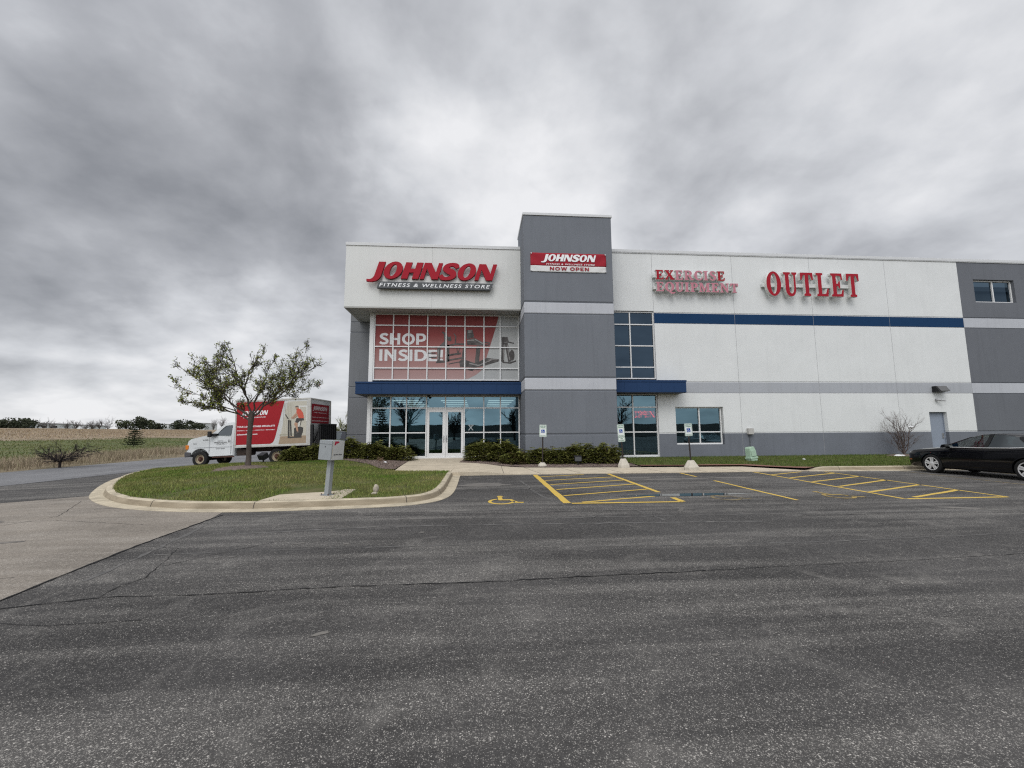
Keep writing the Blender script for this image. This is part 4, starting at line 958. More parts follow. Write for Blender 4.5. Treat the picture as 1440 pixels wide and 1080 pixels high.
BOLD = {   # heavy italic capitals, drawn upright and sheared later: (groups of loops, advance)
 'J': ([[[(0.26, 1), (0.60, 1), (0.60, 0.12), (0.54, -0.06), (0.42, -0.17), (0.22, -0.22), (-0.04, -0.20), (-0.08, -0.06), (0.10, -0.07), (0.20, 0.0), (0.26, 0.12)]]], 0.66),
 'O': ([[ell(0.47, 0.5, 0.47, 0.53), ell(0.47, 0.5, 0.165, 0.36)]], 1.00),
 'H': ([[[(0, 0), (0.33, 0), (0.33, 0.38), (0.57, 0.38), (0.57, 0), (0.90, 0), (0.90, 1), (0.57, 1), (0.57, 0.62), (0.33, 0.62), (0.33, 1), (0, 1)]]], 0.97),
 'N': ([[[(0, 0), (0, 1), (0.36, 1), (0.74, 0.42), (0.74, 1), (0.95, 1), (0.95, 0), (0.62, 0), (0.21, 0.66), (0.21, 0)]]], 1.00),
 'S': ([[stroke([(0.80, 0.72, 0.20), (0.70, 0.87, 0.24), (0.48, 0.93, 0.21), (0.24, 0.85, 0.26), (0.19, 0.68, 0.30), (0.38, 0.54, 0.33), (0.60, 0.42, 0.33), (0.70, 0.26, 0.30), (0.60, 0.12, 0.25), (0.38, 0.06, 0.20), (0.16, 0.10, 0.22), (0.03, 0.27, 0.20)])]], 0.88)}
SANS = {'S': ([[stroke([(.62, .80, .20), (.50, .895, .21), (.34, .905, .20), (.17, .83, .20), (.13, .70, .21), (.24, .58, .22), (.42, .49, .23), (.56, .39, .22), (.60, .25, .21), (.50, .13, .20), (.34, .095, .20), (.18, .12, .21), (.04, .21, .20)])]], .80),
 'H': ([[[(0, 0), (.22, 0), (.22, .39), (.58, .39), (.58, 0), (.80, 0), (.80, 1), (.58, 1), (.58, .59), (.22, .59), (.22, 1), (0, 1)]]], .94),
 'O': ([[ell(.50, .5, .50, .51), ell(.50, .5, .275, .30)]], 1.10),
 'P': ([[[(0, 0), (.22, 0), (.22, .27), (.40, .27), (.56, .30), (.68, .38), (.745, .50), (.76, .635), (.745, .77), (.68, .89), (.56, .97), (.40, 1), (0, 1)], [(.22, .46), (.22, .81), (.38, .81), (.49, .77), (.535, .70), (.54, .635), (.535, .57), (.49, .50), (.38, .46)]]], .86),
 'I': ([[[(0, 0), (.22, 0), (.22, 1), (0, 1)]]], .37),
 'N': ([[[(0, 0), (.21, 0), (.21, .62), (.64, 0), (.84, 0), (.84, 1), (.63, 1), (.63, .38), (.20, 1), (0, 1)]]], .98),
 'D': ([[[(0, 0), (.40, 0), (.60, .03), (.77, .13), (.88, .30), (.91, .5), (.88, .70), (.77, .87), (.60, .97), (.40, 1), (0, 1)], [(.22, .19), (.22, .81), (.40, .81), (.54, .78), (.64, .68), (.68, .5), (.64, .32), (.54, .22), (.40, .19)]]], 1.00),
 'E': ([[[(0, 0), (.70, 0), (.70, .18), (.22, .18), (.22, .41), (.62, .41), (.62, .59), (.22, .59), (.22, .82), (.69, .82), (.69, 1), (0, 1)]]], .83),
 'W': ([[[(.24, 0), (.46, 0), (.62, .60), (.78, 0), (1.0, 0), (1.24, 1), (1.02, 1), (.88, .36), (.72, 1), (.53, 1), (.37, .36), (.23, 1), (0, 1)]]], 1.32),
 '!': ([[[(.03, .34), (.21, .34), (.24, 1), (0, 1)], ell(.12, .115, .125, .125, 20)]], .3), ' ': ([], .36)}
_I = [(0, 0), (.4, 0), (.4, .06), (.3, .1), (.3, .9), (.4, .94), (.4, 1), (0, 1), (0, .94), (.1, .9), (.1, .1), (0, .06)]
_P = [[(0, 0), (.4, 0), (.4, .06), (.3, .1), (.3, .45), (.48, .45), (.62, .50), (.71, .60), (.74, .725), (.71, .85), (.62, .95), (.48, 1), (0, 1), (0, .94), (.1, .9), (.1, .1), (0, .06)], [(.3, .52), (.3, .93), (.42, .92), (.51, .85), (.54, .725), (.51, .60), (.42, .53)]]
SERIF = {
 'I': ([[_I]], .48),
 'E': ([[[(0, 0), (.7, 0), (.74, .28), (.68, .28), (.6, .1), (.52, .08), (.3, .08), (.3, .47), (.42, .47), (.49, .36), (.54, .36), (.54, .66), (.49, .66), (.42, .545), (.3, .545), (.3, .92), (.5, .92), (.58, .90), (.64, .74), (.70, .74), (.68, 1), (0, 1), (0, .94), (.1, .9), (.1, .1), (0, .06)]]], .82),
 'L': ([[[(0, 0), (.68, 0), (.72, .32), (.66, .32), (.56, .1), (.48, .08), (.3, .08), (.3, .9), (.4, .94), (.4, 1), (0, 1), (0, .94), (.1, .9), (.1, .1), (0, .06)]]], .78),
 'T': ([[[(.2, 0), (.6, 0), (.6, .06), (.5, .1), (.5, .93), (.62, .92), (.73, .7), (.79, .7), (.78, 1), (.02, 1), (.01, .7), (.07, .7), (.18, .92), (.3, .93), (.3, .1), (.2, .06)]]], .86),
 'U': ([[[(0, 1), (0, .94), (.1, .9), (.1, .3), (.13, .15), (.2, .05), (.3, -.01), (.42, -.02), (.55, .0), (.65, .08), (.70, .2), (.71, .32), (.71, .9), (.8, .94), (.8, 1), (.52, 1), (.52, .94), (.62, .9), (.62, .3), (.58, .15), (.5, .08), (.42, .07), (.35, .1), (.31, .19), (.3, .32), (.3, .9), (.4, .94), (.4, 1)]]], .88),
 'O': ([[ell(.43, .5, .43, .52), ell(.43, .5, .21, .455)]], .92),
 'Q': ([[ell(.43, .5, .43, .52), ell(.43, .5, .21, .455)], [[(.34, .04), (.5, .04), (.62, -.10), (.78, -.14), (.95, -.08), (.95, -.16), (.78, -.26), (.58, -.24), (.44, -.12)]]], .94),
 'C': ([[stroke([(.76, .70, .04), (.70, .86, .09), (.56, .955, .09), (.38, .955, .10), (.20, .82, .18), (.13, .5, .23), (.20, .18, .18), (.38, .045, .10), (.56, .04, .09), (.70, .14, .08), (.79, .30, .05)])]], .86),
 'P': ([_P], .80),
 'R': ([_P, [[(.36, .47), (.56, .49), (.78, .10), (.90, .06), (.90, 0), (.64, 0)]]], .92),
 'M': ([[[(0, 0), (.3, 0), (.3, .06), (.2, .1), (.2, .75), (.46, 0), (.52, 0), (.78, .75), (.78, .1), (.68, .06), (.68, 0), (1.1, 0), (1.1, .06), (1, .1), (1, .9), (1.1, .94), (1.1, 1), (.8, 1), (.56, .36), (.32, 1), (0, 1), (0, .94), (.1, .9), (.1, .1), (0, .06)]]], 1.18),
 'N': ([[[(0, 0), (.3, 0), (.3, .06), (.2, .1), (.2, .7), (.66, 0), (.78, 0), (.78, .9), (.88, .94), (.88, 1), (.6, 1), (.6, .94), (.7, .9), (.7, .35), (.28, 1), (0, 1), (0, .94), (.1, .9), (.1, .1), (0, .06)]]], .96),
 'X': ([[[(0, 1), (0, .94), (.08, .9), (.33, .52), (.1, .1), (0, .06), (0, 0), (.3, 0), (.3, .06), (.2, .1), (.4, .4), (.55, .1), (.48, .06), (.48, 0), (.9, 0), (.9, .06), (.82, .1), (.54, .55), (.72, .9), (.82, .94), (.82, 1), (.54, 1), (.54, .94), (.63, .9), (.47, .64), (.34, .9), (.42, .94), (.42, 1)]]], .94),
 'S': ([[stroke([(.60, .72, .05), (.55, .87, .09), (.40, .955, .09), (.22, .92, .12), (.14, .78, .18), (.24, .62, .22), (.44, .47, .23), (.56, .31, .20), (.52, .13, .13), (.36, .04, .09), (.18, .08, .09), (.06, .30, .05)])]], .72)}
def fatten(lp, d, hole):
    """move an outline outwards (a hole inwards) by d"""
    n = len(lp); A = sum(lp[i][0]*lp[(i+1) % n][1]-lp[(i+1) % n][0]*lp[i][1] for i in range(n)); s_ = (1 if A > 0 else -1)*(-1 if hole else 1); out = []
    for i in range(n):
        a, b, c = lp[i-1], lp[i], lp[(i+1) % n]; n1 = (b[1]-a[1], a[0]-b[0]); n2 = (c[1]-b[1], b[0]-c[0]); l1 = math.hypot(*n1) or 1; l2 = math.hypot(*n2) or 1
        x, y = n1[0]/l1+n2[0]/l2, n1[1]/l1+n2[1]/l2; l = math.hypot(x, y) or 1; out.append((b[0]+x/l*d*s_, b[1]+y/l*d*s_))
    return out
def word(font, s, depth, shear=0.0, gap=0.0, fat=0.0):
    """list of (char, [(V, F), ...]) laid out along x at cap height 1"""
    x = 0.0; out = []
    for ch in s:
        groups, adv = font[ch]; gs = []
        for gi, lp in enumerate(groups):
            if fat: lp = [fatten(l, fat, k_ > 0) for k_, l in enumerate(lp)]
            V, F = curve_mesh([[(px+x+py*shear, py) for px, py in l] for l in lp], 1.0); gs.append(([(a, b, c*depth+gi*0.004) for a, b, c in V], F))
        out.append((ch, gs)); x += adv+gap
    return out
def lay(wd, x0, x1, z0, z1, ztop_only=True):
    """map the word's cap box (0..1 in height) to z0..z1 and its extent to x0..x1"""
    xs = [v[0] for _, gs in wd for V, F in gs for v in V]; a, b = min(xs), max(xs)
    return lambda v: ((v[0]-a)/(b-a)*(x1-x0)+x0, z0+v[1]*(z1-z0), v[2])
def letters(root, wd, fn, y, depth, mats_of, name='letter'):
    for k, (ch, gs) in enumerate(wd):
        mb = MB()
        for V, F in gs:
            Q = [fn(v) for v in V]; tmax = max(q[2] for q in Q)
            front = [f for f in F if min(Q[i][2] for i in f) > tmax-1e-4]; rest = [f for f in F if not min(Q[i][2] for i in f) > tmax-1e-4]
            P3 = [(a, y-t_, b) for a, b, t_ in Q]; o_ = len(mb.v); mb.add(P3, front, 0); mb.f += [tuple(i+o_ for i in f) for f in rest]; mb.m += [1]*len(rest)
        build(mb, name, mats_of(k, ch), root)
m_red = mat('red_sign_face', (0.315, 0.014, 0.026), 0.5, spec=0.10); m_redside = mat('red_sign_return', (0.25, 0.014, 0.024), 0.55, spec=0.10)
m_pink = mat('faded_pink_face', (0.50, 0.215, 0.265), 0.55, vscale=6, col2=(0.42, 0.15, 0.19)); m_ret = mat('white_letter_return', (0.60, 0.60, 0.57), 0.5, var=0.1)
m_signg = mat('charcoal_sign_box', (0.075, 0.08, 0.085), 0.45); m_letw = mat('white_letter', (0.75, 0.76, 0.77), 0.45); m_race = mat('raceway_paint', (0.60, 0.605, 0.59), 0.6)
def flat_word(mb, font, s_, x0, x1, z0, z1, y, depth=0.0025, shear=0.0, gap=0.0):
    wd = word(font, s_, depth, shear, gap); fn = lay(wd, x0, x1, z0, z1)
    for ch, gs in wd:
        for V, F in gs: mb.add([(q[0], y-q[2], q[1]) for q in map(fn, V)], F)
for s_, x0, x1, z0, z1 in (('SHOP', -5.36, -2.86, 6.335, 6.96), ('INSIDE!', -5.33, -1.92, 5.43, 6.06)):
    v = MB(); flat_word(v, SANS, s_, x0, x1, z0, z1, GY-0.0145); build(v, 'lettering', m_vtext, vin)
js = thing('store_sign', 'large red slanted store name with grey strapline bar on the white fascia', 'sign', (-2.3, 21.9, 9.0), world=True)
wd = word(BOLD, 'JOHNSON', 0.14, 0.27)
letters(js, wd, lay(wd, -5.78, 0.985, 9.545, 10.43), 21.68, 0.14, lambda k, c: [m_red, m_redside])
rb = MB(); rb.box(-5.0, 0.70, 21.76, 21.898, 9.42, 9.76); build(rb, 'raceway', m_race, js)
bb = MB(); bb.prism([(-5.24, 9.015), (0.635, 9.015), (0.745, 9.37), (-5.16, 9.37)], 21.62, 21.80); sb = build(bb, 'strapline_box', m_signg, js, bevel=0.008)
bb = MB(); bb.box(-4.8, -4.7, 21.80, 21.899, 9.1, 9.3); bb.box(0.2, 0.3, 21.80, 21.899, 9.1, 9.3); build_each(bb, 'bracket', m_race, js)
bb = MB(); wall_text(bb, 'FITNESS & WELLNESS STORE', -5.12, 0.60, 9.10, 9.29, 21.612, 0.012, bold=0.012, shear=0.22, spacing=1.22); build(bb, 'lettering', m_letw, sb)

ex = thing('exercise_sign', 'two line serif channel letter sign, mostly faded to pink with red ends', 'sign', (11.9, WY, 9.0), world=True)
wd = word(SERIF, 'EXERCISE', 0.16, 0.0, 0.07, 0.022)
letters(ex, wd, lay(wd, 9.62, 13.56, 9.80, 10.32), 21.62, 0.16, lambda k, c: [m_red if k in (0, 1, 7) else m_pink, m_ret])
wd = word(SERIF, 'EQUIPMENT', 0.16, 0.0, 0.07, 0.022)
letters(ex, wd, lay(wd, 9.62, 14.30, 9.135, 9.64), 21.62, 0.16, lambda k, c: [m_pink, m_ret])
rb = MB(); rb.box(9.55, 13.5, 21.70, 21.899, 9.96, 10.12); rb.box(9.55, 14.2, 21.70, 21.899, 9.30, 9.46); build(rb, 'raceway', m_race, ex)
ou = thing('outlet_sign', 'tall red serif OUTLET letters with white returns on the white wall', 'sign', (18.7, WY, 9.0), world=True)
wd = word(SERIF, 'OUTLET', 0.20, 0.0, 0.14, 0.016)
letters(ou, wd, lay(wd, 15.96, 21.50, 9.04, 10.36), 21.64, 0.20, lambda k, c: [m_red, m_ret])
rb = MB(); rb.box(15.86, 21.1, 21.72, 21.899, 9.58, 9.78); build(rb, 'raceway', m_race, ou)
bn = thing('banner', 'red and white NOW OPEN banner on the grey tower', 'banner', (4.5, TY, 9.6), world=True)
m_bred = mat('banner_red', (0.29, 0.020, 0.032), 0.6, spec=0.08); m_bwhite = mat('banner_white', (0.62, 0.62, 0.61), 0.55)
def cloth(x0, x1, z0, z1, M, name, top, nx=40, nz=10):
    V = []; 
    for j in range(nz+1):
        for i in range(nx+1):
            u, w = i/nx, j/nz; x, z = x0+(x1-x0)*u, z0+(z1-z0)*w; e = min(u, 1-u); zt = (z-9.605)/0.97
            wr = 0.020*math.sin(26*(u if u < .5 else 1-u)+9*zt)*max(0, 1-e/0.22)
            V.append((x, TY-0.035+wr*0.8, z+(-0.02*4*u*(1-u) if j == 0 and not top else 0)))
    F = [(j*(nx+1)+i, j*(nx+1)+i+1, (j+1)*(nx+1)+i+1, (j+1)*(nx+1)+i) for j in range(nz) for i in range(nx)]
    mb = MB(); mb.add(V, F); o = build(mb, name, M, bn, smooth=True, angle=80); s_ = o.modifiers.new('cloth_thickness', 'SOLIDIFY'); s_.thickness = 0.003; return o
b1 = cloth(2.60, 6.49, 9.905, 10.575, m_bred, 'red_field', True); b2 = cloth(2.60, 6.49, 9.605, 9.903, m_bwhite, 'white_field', False)
wd = word(BOLD, 'JOHNSON', 0.003, 0.24); fn = lay(wd, 3.14, 5.97, 10.14, 10.50); mb = MB()
for ch, gs in wd:
    for V, F in gs: mb.add([(q[0], TY-0.062-q[2], q[1]) for q in map(fn, V)], F)
wall_text(mb, 'FITNESS & WELLNESS STORE', 3.40, 5.90, 9.945, 10.03, TY-0.062, 0.003, bold=0.01, shear=0.2, spacing=1.2); build(mb, 'lettering', m_letw, b1)
mb = MB(); flat_word(mb, SANS, 'NOW OPEN', 3.58, 5.58, 9.665, 9.845, TY-0.062, 0.003, gap=0.08); build(mb, 'lettering', m_bred, b2)
mb = MB()
for x, z in ((2.64, 10.54), (6.45, 10.54), (2.64, 9.65), (6.45, 9.65), (4.55, 9.60)): mb.lathe([(0.03, 0), (0.03, 0.025)], (x, TY-0.066, z), 'y', 10)
build_each(mb, 'grommet', MATS['brushed_steel'], bn)
# red LED sign behind the strip window: dotted outline letters
op = thing('open_sign', 'red lit OPEN sign hanging behind the tall strip window', 'sign', (8.93, WY+0.2, 2.3), world=True)
m_led = emit('red_led', (1.0, 0.10, 0.13), 2.2); mb = MB(); V, F = text_mesh('OPEN', 0.01, bold=0.0, spacing=1.05); V = fit(V, 8.38, 9.46, 2.31, 2.65)
o_ = build(MB().add([(a, WY+0.24-t_, b) for a, b, t_ in V], F), 'letter', mat('led_back', (0.20, 0.03, 0.04), 0.5), op)
def dots(P):
    for a, b in zip(P[:-1], P[1:]):
        n = max(1, int(math.hypot(b[0]-a[0], b[1]-a[1])/0.027))
        for i in range(n+1): x, z = a[0]+(b[0]-a[0])*i/n, a[1]+(b[1]-a[1])*i/n; mb.box(x-0.010, x+0.010, WY+0.205, WY+0.215, z-0.010, z+0.010)
z0, z1, zm = 2.32, 2.64, 2.48
for d_ in (0.0, 0.055):
    x = 8.39; dots([(x+d_, z0+d_), (x+d_, z1-d_), (x+0.23-d_, z1-d_), (x+0.23-d_, z0+d_), (x+d_, z0+d_)])
    x = 8.67; dots([(x+d_, z0), (x+d_, z1-d_), (x+0.22-d_, z1-d_), (x+0.22-d_, zm-0.03+d_), (x+d_, zm-0.03+d_)])
    x = 8.94; dots([(x+0.21, z1-d_), (x+d_, z1-d_), (x+d_, z0+d_), (x+0.21, z0+d_)]); dots([(x+d_, zm-0.025+d_), (x+0.19, zm-0.025+d_)])
    x = 9.21; dots([(x+d_, z0), (x+d_, z1-d_*0.4), (x+0.23-d_, z0+d_*0.4), (x+0.23-d_, z1)])
build(mb, 'led_dots', m_led, op)
hb = MB(); hb.box(8.36, 9.48, WY+0.255, WY+0.27, 2.29, 2.67); build(hb, 'backing_panel', m_dark, op); hb = MB(); hb.tube([(8.5, WY+0.26, 2.67), (8.5, WY+0.26, 3.5)], 0.004, 5); hb.tube([(9.3, WY+0.26, 2.67), (9.3, WY+0.26, 3.5)], 0.004, 5); build_each(hb, 'hanger', m_dark, op)
# wall furniture
m_black = mat('black_metal', (0.016, 0.016, 0.017), 0.45); m_ltgrey = mat('grey_enclosure', (0.42, 0.41, 0.39), 0.6)
wp = thing('wall_light', 'black wall pack light above the grey steel door', 'light', (26.0, WY, 3.84), world=True)
mb = MB(); mb.prism([(WY-0.42, 3.70), (WY-0.001, 3.66), (WY-0.001, 4.0), (WY-0.22, 4.0)], 25.66, 26.32, plane='yz'); build(mb, 'housing', m_black, wp, bevel=0.02)
mb = MB(); mb.prism([(WY-0.425, 3.705), (WY-0.235, 3.985), (WY-0.245, 3.99), (WY-0.435, 3.712)], 25.72, 26.26, plane='yz'); build(mb, 'lens', mat('lamp_lens', (0.10, 0.10, 0.10), 0.15), wp)
cm = thing('security_camera', 'small grey security camera on the wall below the black light', 'camera', (25.8, WY, 3.2), world=True)
mb = MB(); mb.tube([(25.84, WY-0.001, 3.24), (25.84, WY-0.12, 3.24)], 0.035, 10); mb.lathe([(0.06, -0.02), (0.06, 0.0)], (25.84, WY-0.001, 3.24), 'y', 14); build(mb, 'mount', mat('camera_grey', (0.25, 0.25, 0.26), 0.5), cm)
mb = MB(); mb.tube([(25.74, WY-0.10, 3.22), (26.12, WY-0.26, 3.17)], [0.045, 0.04], 12); build(mb, 'camera_body', mat('camera_shell', (0.34, 0.34, 0.345), 0.5), cm, smooth=True)
ub = thing('utility_box', 'small grey electrical box with conduit on the white wall', 'electrical box', (14.6, WY, 1.5), world=True)
mb = MB(); mb.box(14.47, 14.77, WY-0.17, WY-0.001, 1.37, 1.70); build(mb, 'enclosure', m_ltgrey, ub, bevel=0.012)
mb = MB(); mb.tube([(14.60, WY-0.04, 1.37), (14.60, WY-0.04, 0.55), (14.66, WY-0.10, 0.42), (14.62, WY-0.05, 0.15)], 0.018, 8); build(mb, 'conduit', mat('conduit_grey', (0.10, 0.11, 0.12), 0.6), ub)
dc = thing('dome_camera', 'dark dome camera under the navy canopy beside the doors', 'camera', (-2.62, 22.6, 3.54), world=True)
mb = MB(); mb.lathe([(0.075, 0.0), (0.085, -0.03), (0.08, -0.05)], (-2.62, 22.6, 3.544), 'z', 18); build(mb, 'housing', m_black, dc, smooth=True)
mb = MB(); mb.lathe([(0.07, -0.05), (0.06, -0.09), (0.035, -0.115), (0.0, -0.125)], (-2.62, 22.6, 3.544), 'z', 18); build(mb, 'dome', mat('smoked_dome', (0.012, 0.012, 0.014), 0.08), dc, smooth=True)
# ================================================================== VEHICLES
m_tyre = mat('tyre_rubber', (0.014, 0.014, 0.014), 0.85, bump=0.2, bscale=60)
m_rubber = mat('black_plastic', (0.018, 0.018, 0.019), 0.6)
m_autoglass = glass('car_glass', (0.30, 0.37, 0.36), (0.75, 0.82, 0.85), 0.10)
def boolean_cut(o, cutters):
    """cut round wheel openings into a body, then drop the cutters"""
    obs = []
    for mb in cutters:
        me = bpy.data.meshes.new('cut'); me.from_pydata(mb.v, [], mb.f)
        bm = bmesh.new(); bm.from_mesh(me); bmesh.ops.recalc_face_normals(bm, faces=bm.faces); bm.to_mesh(me); bm.free()
        c = bpy.data.objects.new('cut', me); COL.objects.link(c); obs.append(c)
        md = o.modifiers.new('b', 'BOOLEAN'); md.operation = 'DIFFERENCE'; md.object = c; md.solver = 'EXACT'
    par = o.parent; o.parent = None
    dg = bpy.context.evaluated_depsgraph_get(); dg.update()
    me = bpy.data.meshes.new_from_object(o.evaluated_get(dg)); me.name = o.name
    old = o.data; o.modifiers.clear(); o.data = me; bpy.data.meshes.remove(old); o.parent = par
    for c in obs: d = c.data; bpy.data.objects.remove(c); bpy.data.meshes.remove(d)
    me.shade_smooth(); me.set_sharp_from_angle(angle=R(32))
def wheel(root, c, r, w, rim_r, rim_m, side, spokes=0, hub_m=None, style='steel'):
    """axle along local y; side -1 = outer face towards -y"""
    x, y, z = c; s = side
    t_ = MB(); t_.lathe([(rim_r-0.01, -w*0.42), (r*0.86, -w/2), (r*0.965, -w*0.44), (r, -w*0.30), (r, w*0.30), (r*0.965, w*0.44), (r*0.86, w/2), (rim_r-0.01, w*0.42)], c, 'y', 40, cap=False)
    o = build(t_, 'wheel', m_tyre, root, smooth=True, angle=50)
    q = MB(); yo = w*0.40*s
    q.lathe([(rim_r, yo), (rim_r*0.96, yo+0.012*s), (rim_r*0.90, yo-0.02*s), (rim_r*0.86, yo-0.055*s), (0.0, yo-0.065*s)], c, 'y', 36, cap=False)
    if style == 'alloy':
        build(q, 'rim_barrel', m_rubber, o, smooth=True)
        q = MB(); q.lathe([(rim_r*1.0, yo), (rim_r*1.0, yo+0.014*s), (rim_r*0.91, yo+0.012*s), (rim_r*0.90, yo-0.015*s)], c, 'y', 40, cap=False)
        for k in range(spokes):
            a = 2*PI*k/spokes+PI/2
            for da in (-0.17, 0.17):
                b0, b1 = a+da*2.0, a+da
                p0 = (0.05*math.cos(b0), 0.05*math.sin(b0)); p1 = (rim_r*0.93*math.cos(b1), rim_r*0.93*math.sin(b1)); nx, nz = -math.sin(a), math.cos(a)
                w0, w1 = 0.020, 0.026
                pts = [(p0[0]-nx*w0, p0[1]-nz*w0), (p0[0]+nx*w0, p0[1]+nz*w0), (p1[0]+nx*w1, p1[1]+nz*w1), (p1[0]-nx*w1, p1[1]-nz*w1)]
                q.prism([(x+u, z+v) for u, v in pts], y+yo-0.03*s+0.0015*k*s, y+yo+0.008*s+0.0015*k*s)
        q.lathe([(0.075, yo-0.03*s), (0.075, yo+0.012*s), (0.055, yo+0.020*s), (0, yo+0.022*s)], c, 'y', 24)
        build(q, 'rim', rim_m, o, smooth=True, angle=35)
    else:
        build(q, 'rim', rim_m, o, smooth=True, angle=35)
        h = MB(); h.lathe([(rim_r*0.58, yo-0.06*s), (rim_r*0.5, yo-0.03*s), (rim_r*0.30, yo-0.03*s), (rim_r*0.28, yo+0.03*s), (0, yo+0.035*s)], c, 'y', 28, cap=False)
        for k in range(8): a = 2*PI*k/8; h.lathe([(0.018, yo-0.03*s), (0.018, yo-0.005*s), (0, yo-0.005*s)], (x+rim_r*0.40*math.cos(a), y, z+rim_r*0.40*math.sin(a)), 'y', 8)
        build(h, 'hub', hub_m, o, smooth=True, angle=35)
    return o
# --- white box truck; local x from nose (-) to tail (+), driver's side at y = 0
m_twhite = mat('truck_white_paint', (0.56, 0.58, 0.585), 0.35, var=0.06, vscale=1.2, coat=0.3)
m_box = mat('box_white_panel', (0.52, 0.53, 0.525), 0.5, var=0.09, vscale=1.5)
m_tred = mat('truck_red_vinyl', (0.30, 0.019, 0.025), 0.5, spec=0.1, var=0.06, vscale=1.0)
m_tredd = mat('rear_red_vinyl', (0.22, 0.014, 0.021), 0.5, spec=0.1, var=0.1)
m_rim = mat('cream_wheel_paint', (0.42, 0.38, 0.28), 0.6, vscale=9, col2=(0.26, 0.20, 0.13))
m_rust = mat('rusty_hub', (0.055, 0.022, 0.016), 0.8, vscale=20, col2=(0.10, 0.05, 0.035))
tr = thing('box_truck', 'white delivery box truck with red store graphics parked beyond the leafing tree', 'truck', (-14.438, 23.414, -0.126))
TH, TSL = -0.097, 0.032
ax = Vector((math.cos(TH)*math.cos(TSL), math.sin(TH)*math.cos(TSL), math.sin(TSL))); la = Vector((-math.sin(TH), math.cos(TH), 0)); au = ax.cross(la)
tr.rotation_euler = Matrix((ax, la, au)).transposed().to_euler()
prof = [(-0.74, 0.62), (-0.76, 0.80), (-0.70, 0.84), (-0.72, 1.20), (-0.67, 1.36), (-0.52, 1.46), (0.02, 1.57), (0.44, 1.64), (0.62, 1.74), (1.16, 2.18), (1.28, 2.25), (1.60, 2.29), (1.80, 2.29), (1.80, 0.50), (0.60, 0.48), (0.5, 0.50), (-0.5, 0.50)]
def cab_part(prof, y0, y1, tuck=0.16):
    """profile in x-z swept across the width, narrowing towards the roof"""
    V = []; n = len(prof); ys = [0.0, 0.035, 0.12, 0.5, 0.88, 0.965, 1.0]; ins = [0.06, 0.018, 0.0, 0.0, 0.0, 0.018, 0.06]
    cx = sum(p[0] for p in prof)/n; cz = sum(p[1] for p in prof)/n
    for q, i_ in zip(ys, ins):
        for x, z in prof:
            f = 1-i_; X = cx+(x-cx)*f; Z = cz+(z-cz)*f; t_ = tuck*max(0, (Z-1.5)/0.75); yy = y0+q*(y1-y0); yy += t_*(1-2*q)
            V.append((X, yy, Z))
    F = [(a*n+i, a*n+(i+1) % n, (a+1)*n+(i+1) % n, (a+1)*n+i) for a in range(len(ys)-1) for i in range(n)]
    F += [tuple(range(n)), tuple(range((len(ys)-1)*n, len(ys)*n))]
    mb = MB(); mb.add(V, F); return mb
cab = build(cab_part(prof, 0.08, 2.06), 'cab', m_twhite, tr)
cut = MB(); cut.lathe([(0.50, -0.3), (0.50, 0.42)], (0, 0.0, 0.44), 'y', 32); cut2 = MB(); cut2.lathe([(0.50, -0.4), (0.50, 0.3)], (0, 2.14, 0.44), 'y', 32)
wnd = [(0.74, 1.585), (0.86, 1.70), (1.22, 2.06), (1.28, 2.09), (1.60, 2.11), (1.61, 2.06), (1.56, 1.60), (1.53, 1.565)]
cw = MB(); cw.prism(wnd, -0.2, 2.4)
ctr = [(0.64, 1.52), (0.70, 1.52), (1.24, 2.02), (1.66, 2.14), (1.66, 1.50)]
cint = MB(); cint.prism([(0.78, 1.10), (0.90, 1.66), (1.26, 2.04), (1.62, 2.14), (1.70, 2.10), (1.70, 1.10)], 0.28, 1.86)
boolean_cut(cab, [cut, cut2, cint, cw])
def shift_tuck(x, z, y): return y+0.16*max(0, (z-1.5)/0.75)
for nm, sgn, yb in (('side_window', 1, 0.08), ('side_window', -1, 2.06)):
    mb = MB(); mb.add([(x, yb+sgn*(0.035+0.16*max(0, (z-1.5)/0.75)), z) for x, z in wnd], [tuple(range(len(wnd)))]); build(mb, nm, m_autoglass, cab)
mb = MB(); mb.add([(0.63, 0.34, 1.735), (0.63, 1.80, 1.735), (1.14, 1.68, 2.13), (1.14, 0.46, 2.13)], [(0, 1, 2, 3)]); mb.v = [(x-0.012, y, z+0.014) for x, y, z in mb.v]; build(mb, 'windscreen', m_autoglass, cab)
mb = MB()
for a, b in [((0.48, 0.60), (0.48, 1.52)), ((1.63, 0.60), (1.63, 1.52))]: mb.box(a[0]-0.006, a[0]+0.006, 0.0745, 0.079, a[1], b[1])
mb.box(-0.3, 1.7, 0.0745, 0.079, 0.985, 0.995); build(mb, 'door_seam', m_joint3, cab)
mb = MB(); mb.box(1.50, 1.545, 0.055, 0.0795, 1.22, 1.36); build(mb, 'door_handle', m_rubber, cab, bevel=0.01)
mb = MB()
wall_text(mb, 'JOHNSON', 0.90, 1.19, 1.285, 1.325, 0.0765, 0.002, bold=0.02); wall_text(mb, 'FITNESS & WELLNESS', 0.74, 1.40, 1.205, 1.255, 0.0765, 0.002, bold=0.02); wall_text(mb, 'STORE  WI', 0.86, 1.26, 1.125, 1.170, 0.0765, 0.002, bold=0.02); wall_text(mb, 'GVW 14,050', 0.84, 1.30, 0.885, 0.925, 0.0765, 0.002, bold=0.02)
build(mb, 'lettering', mat('black_lettering', (0.05, 0.05, 0.055), 0.6), cab)
mb = MB(); wall_text(mb, 'E-450', 0.15, 0.42, 1.36, 1.405, 0.077, 0.003, bold=0.02); wall_text(mb, 'TRITON', -0.38, -0.18, 1.18, 1.215, 0.077, 0.003, bold=0.02); build(mb, 'badge', m_rubber, cab)
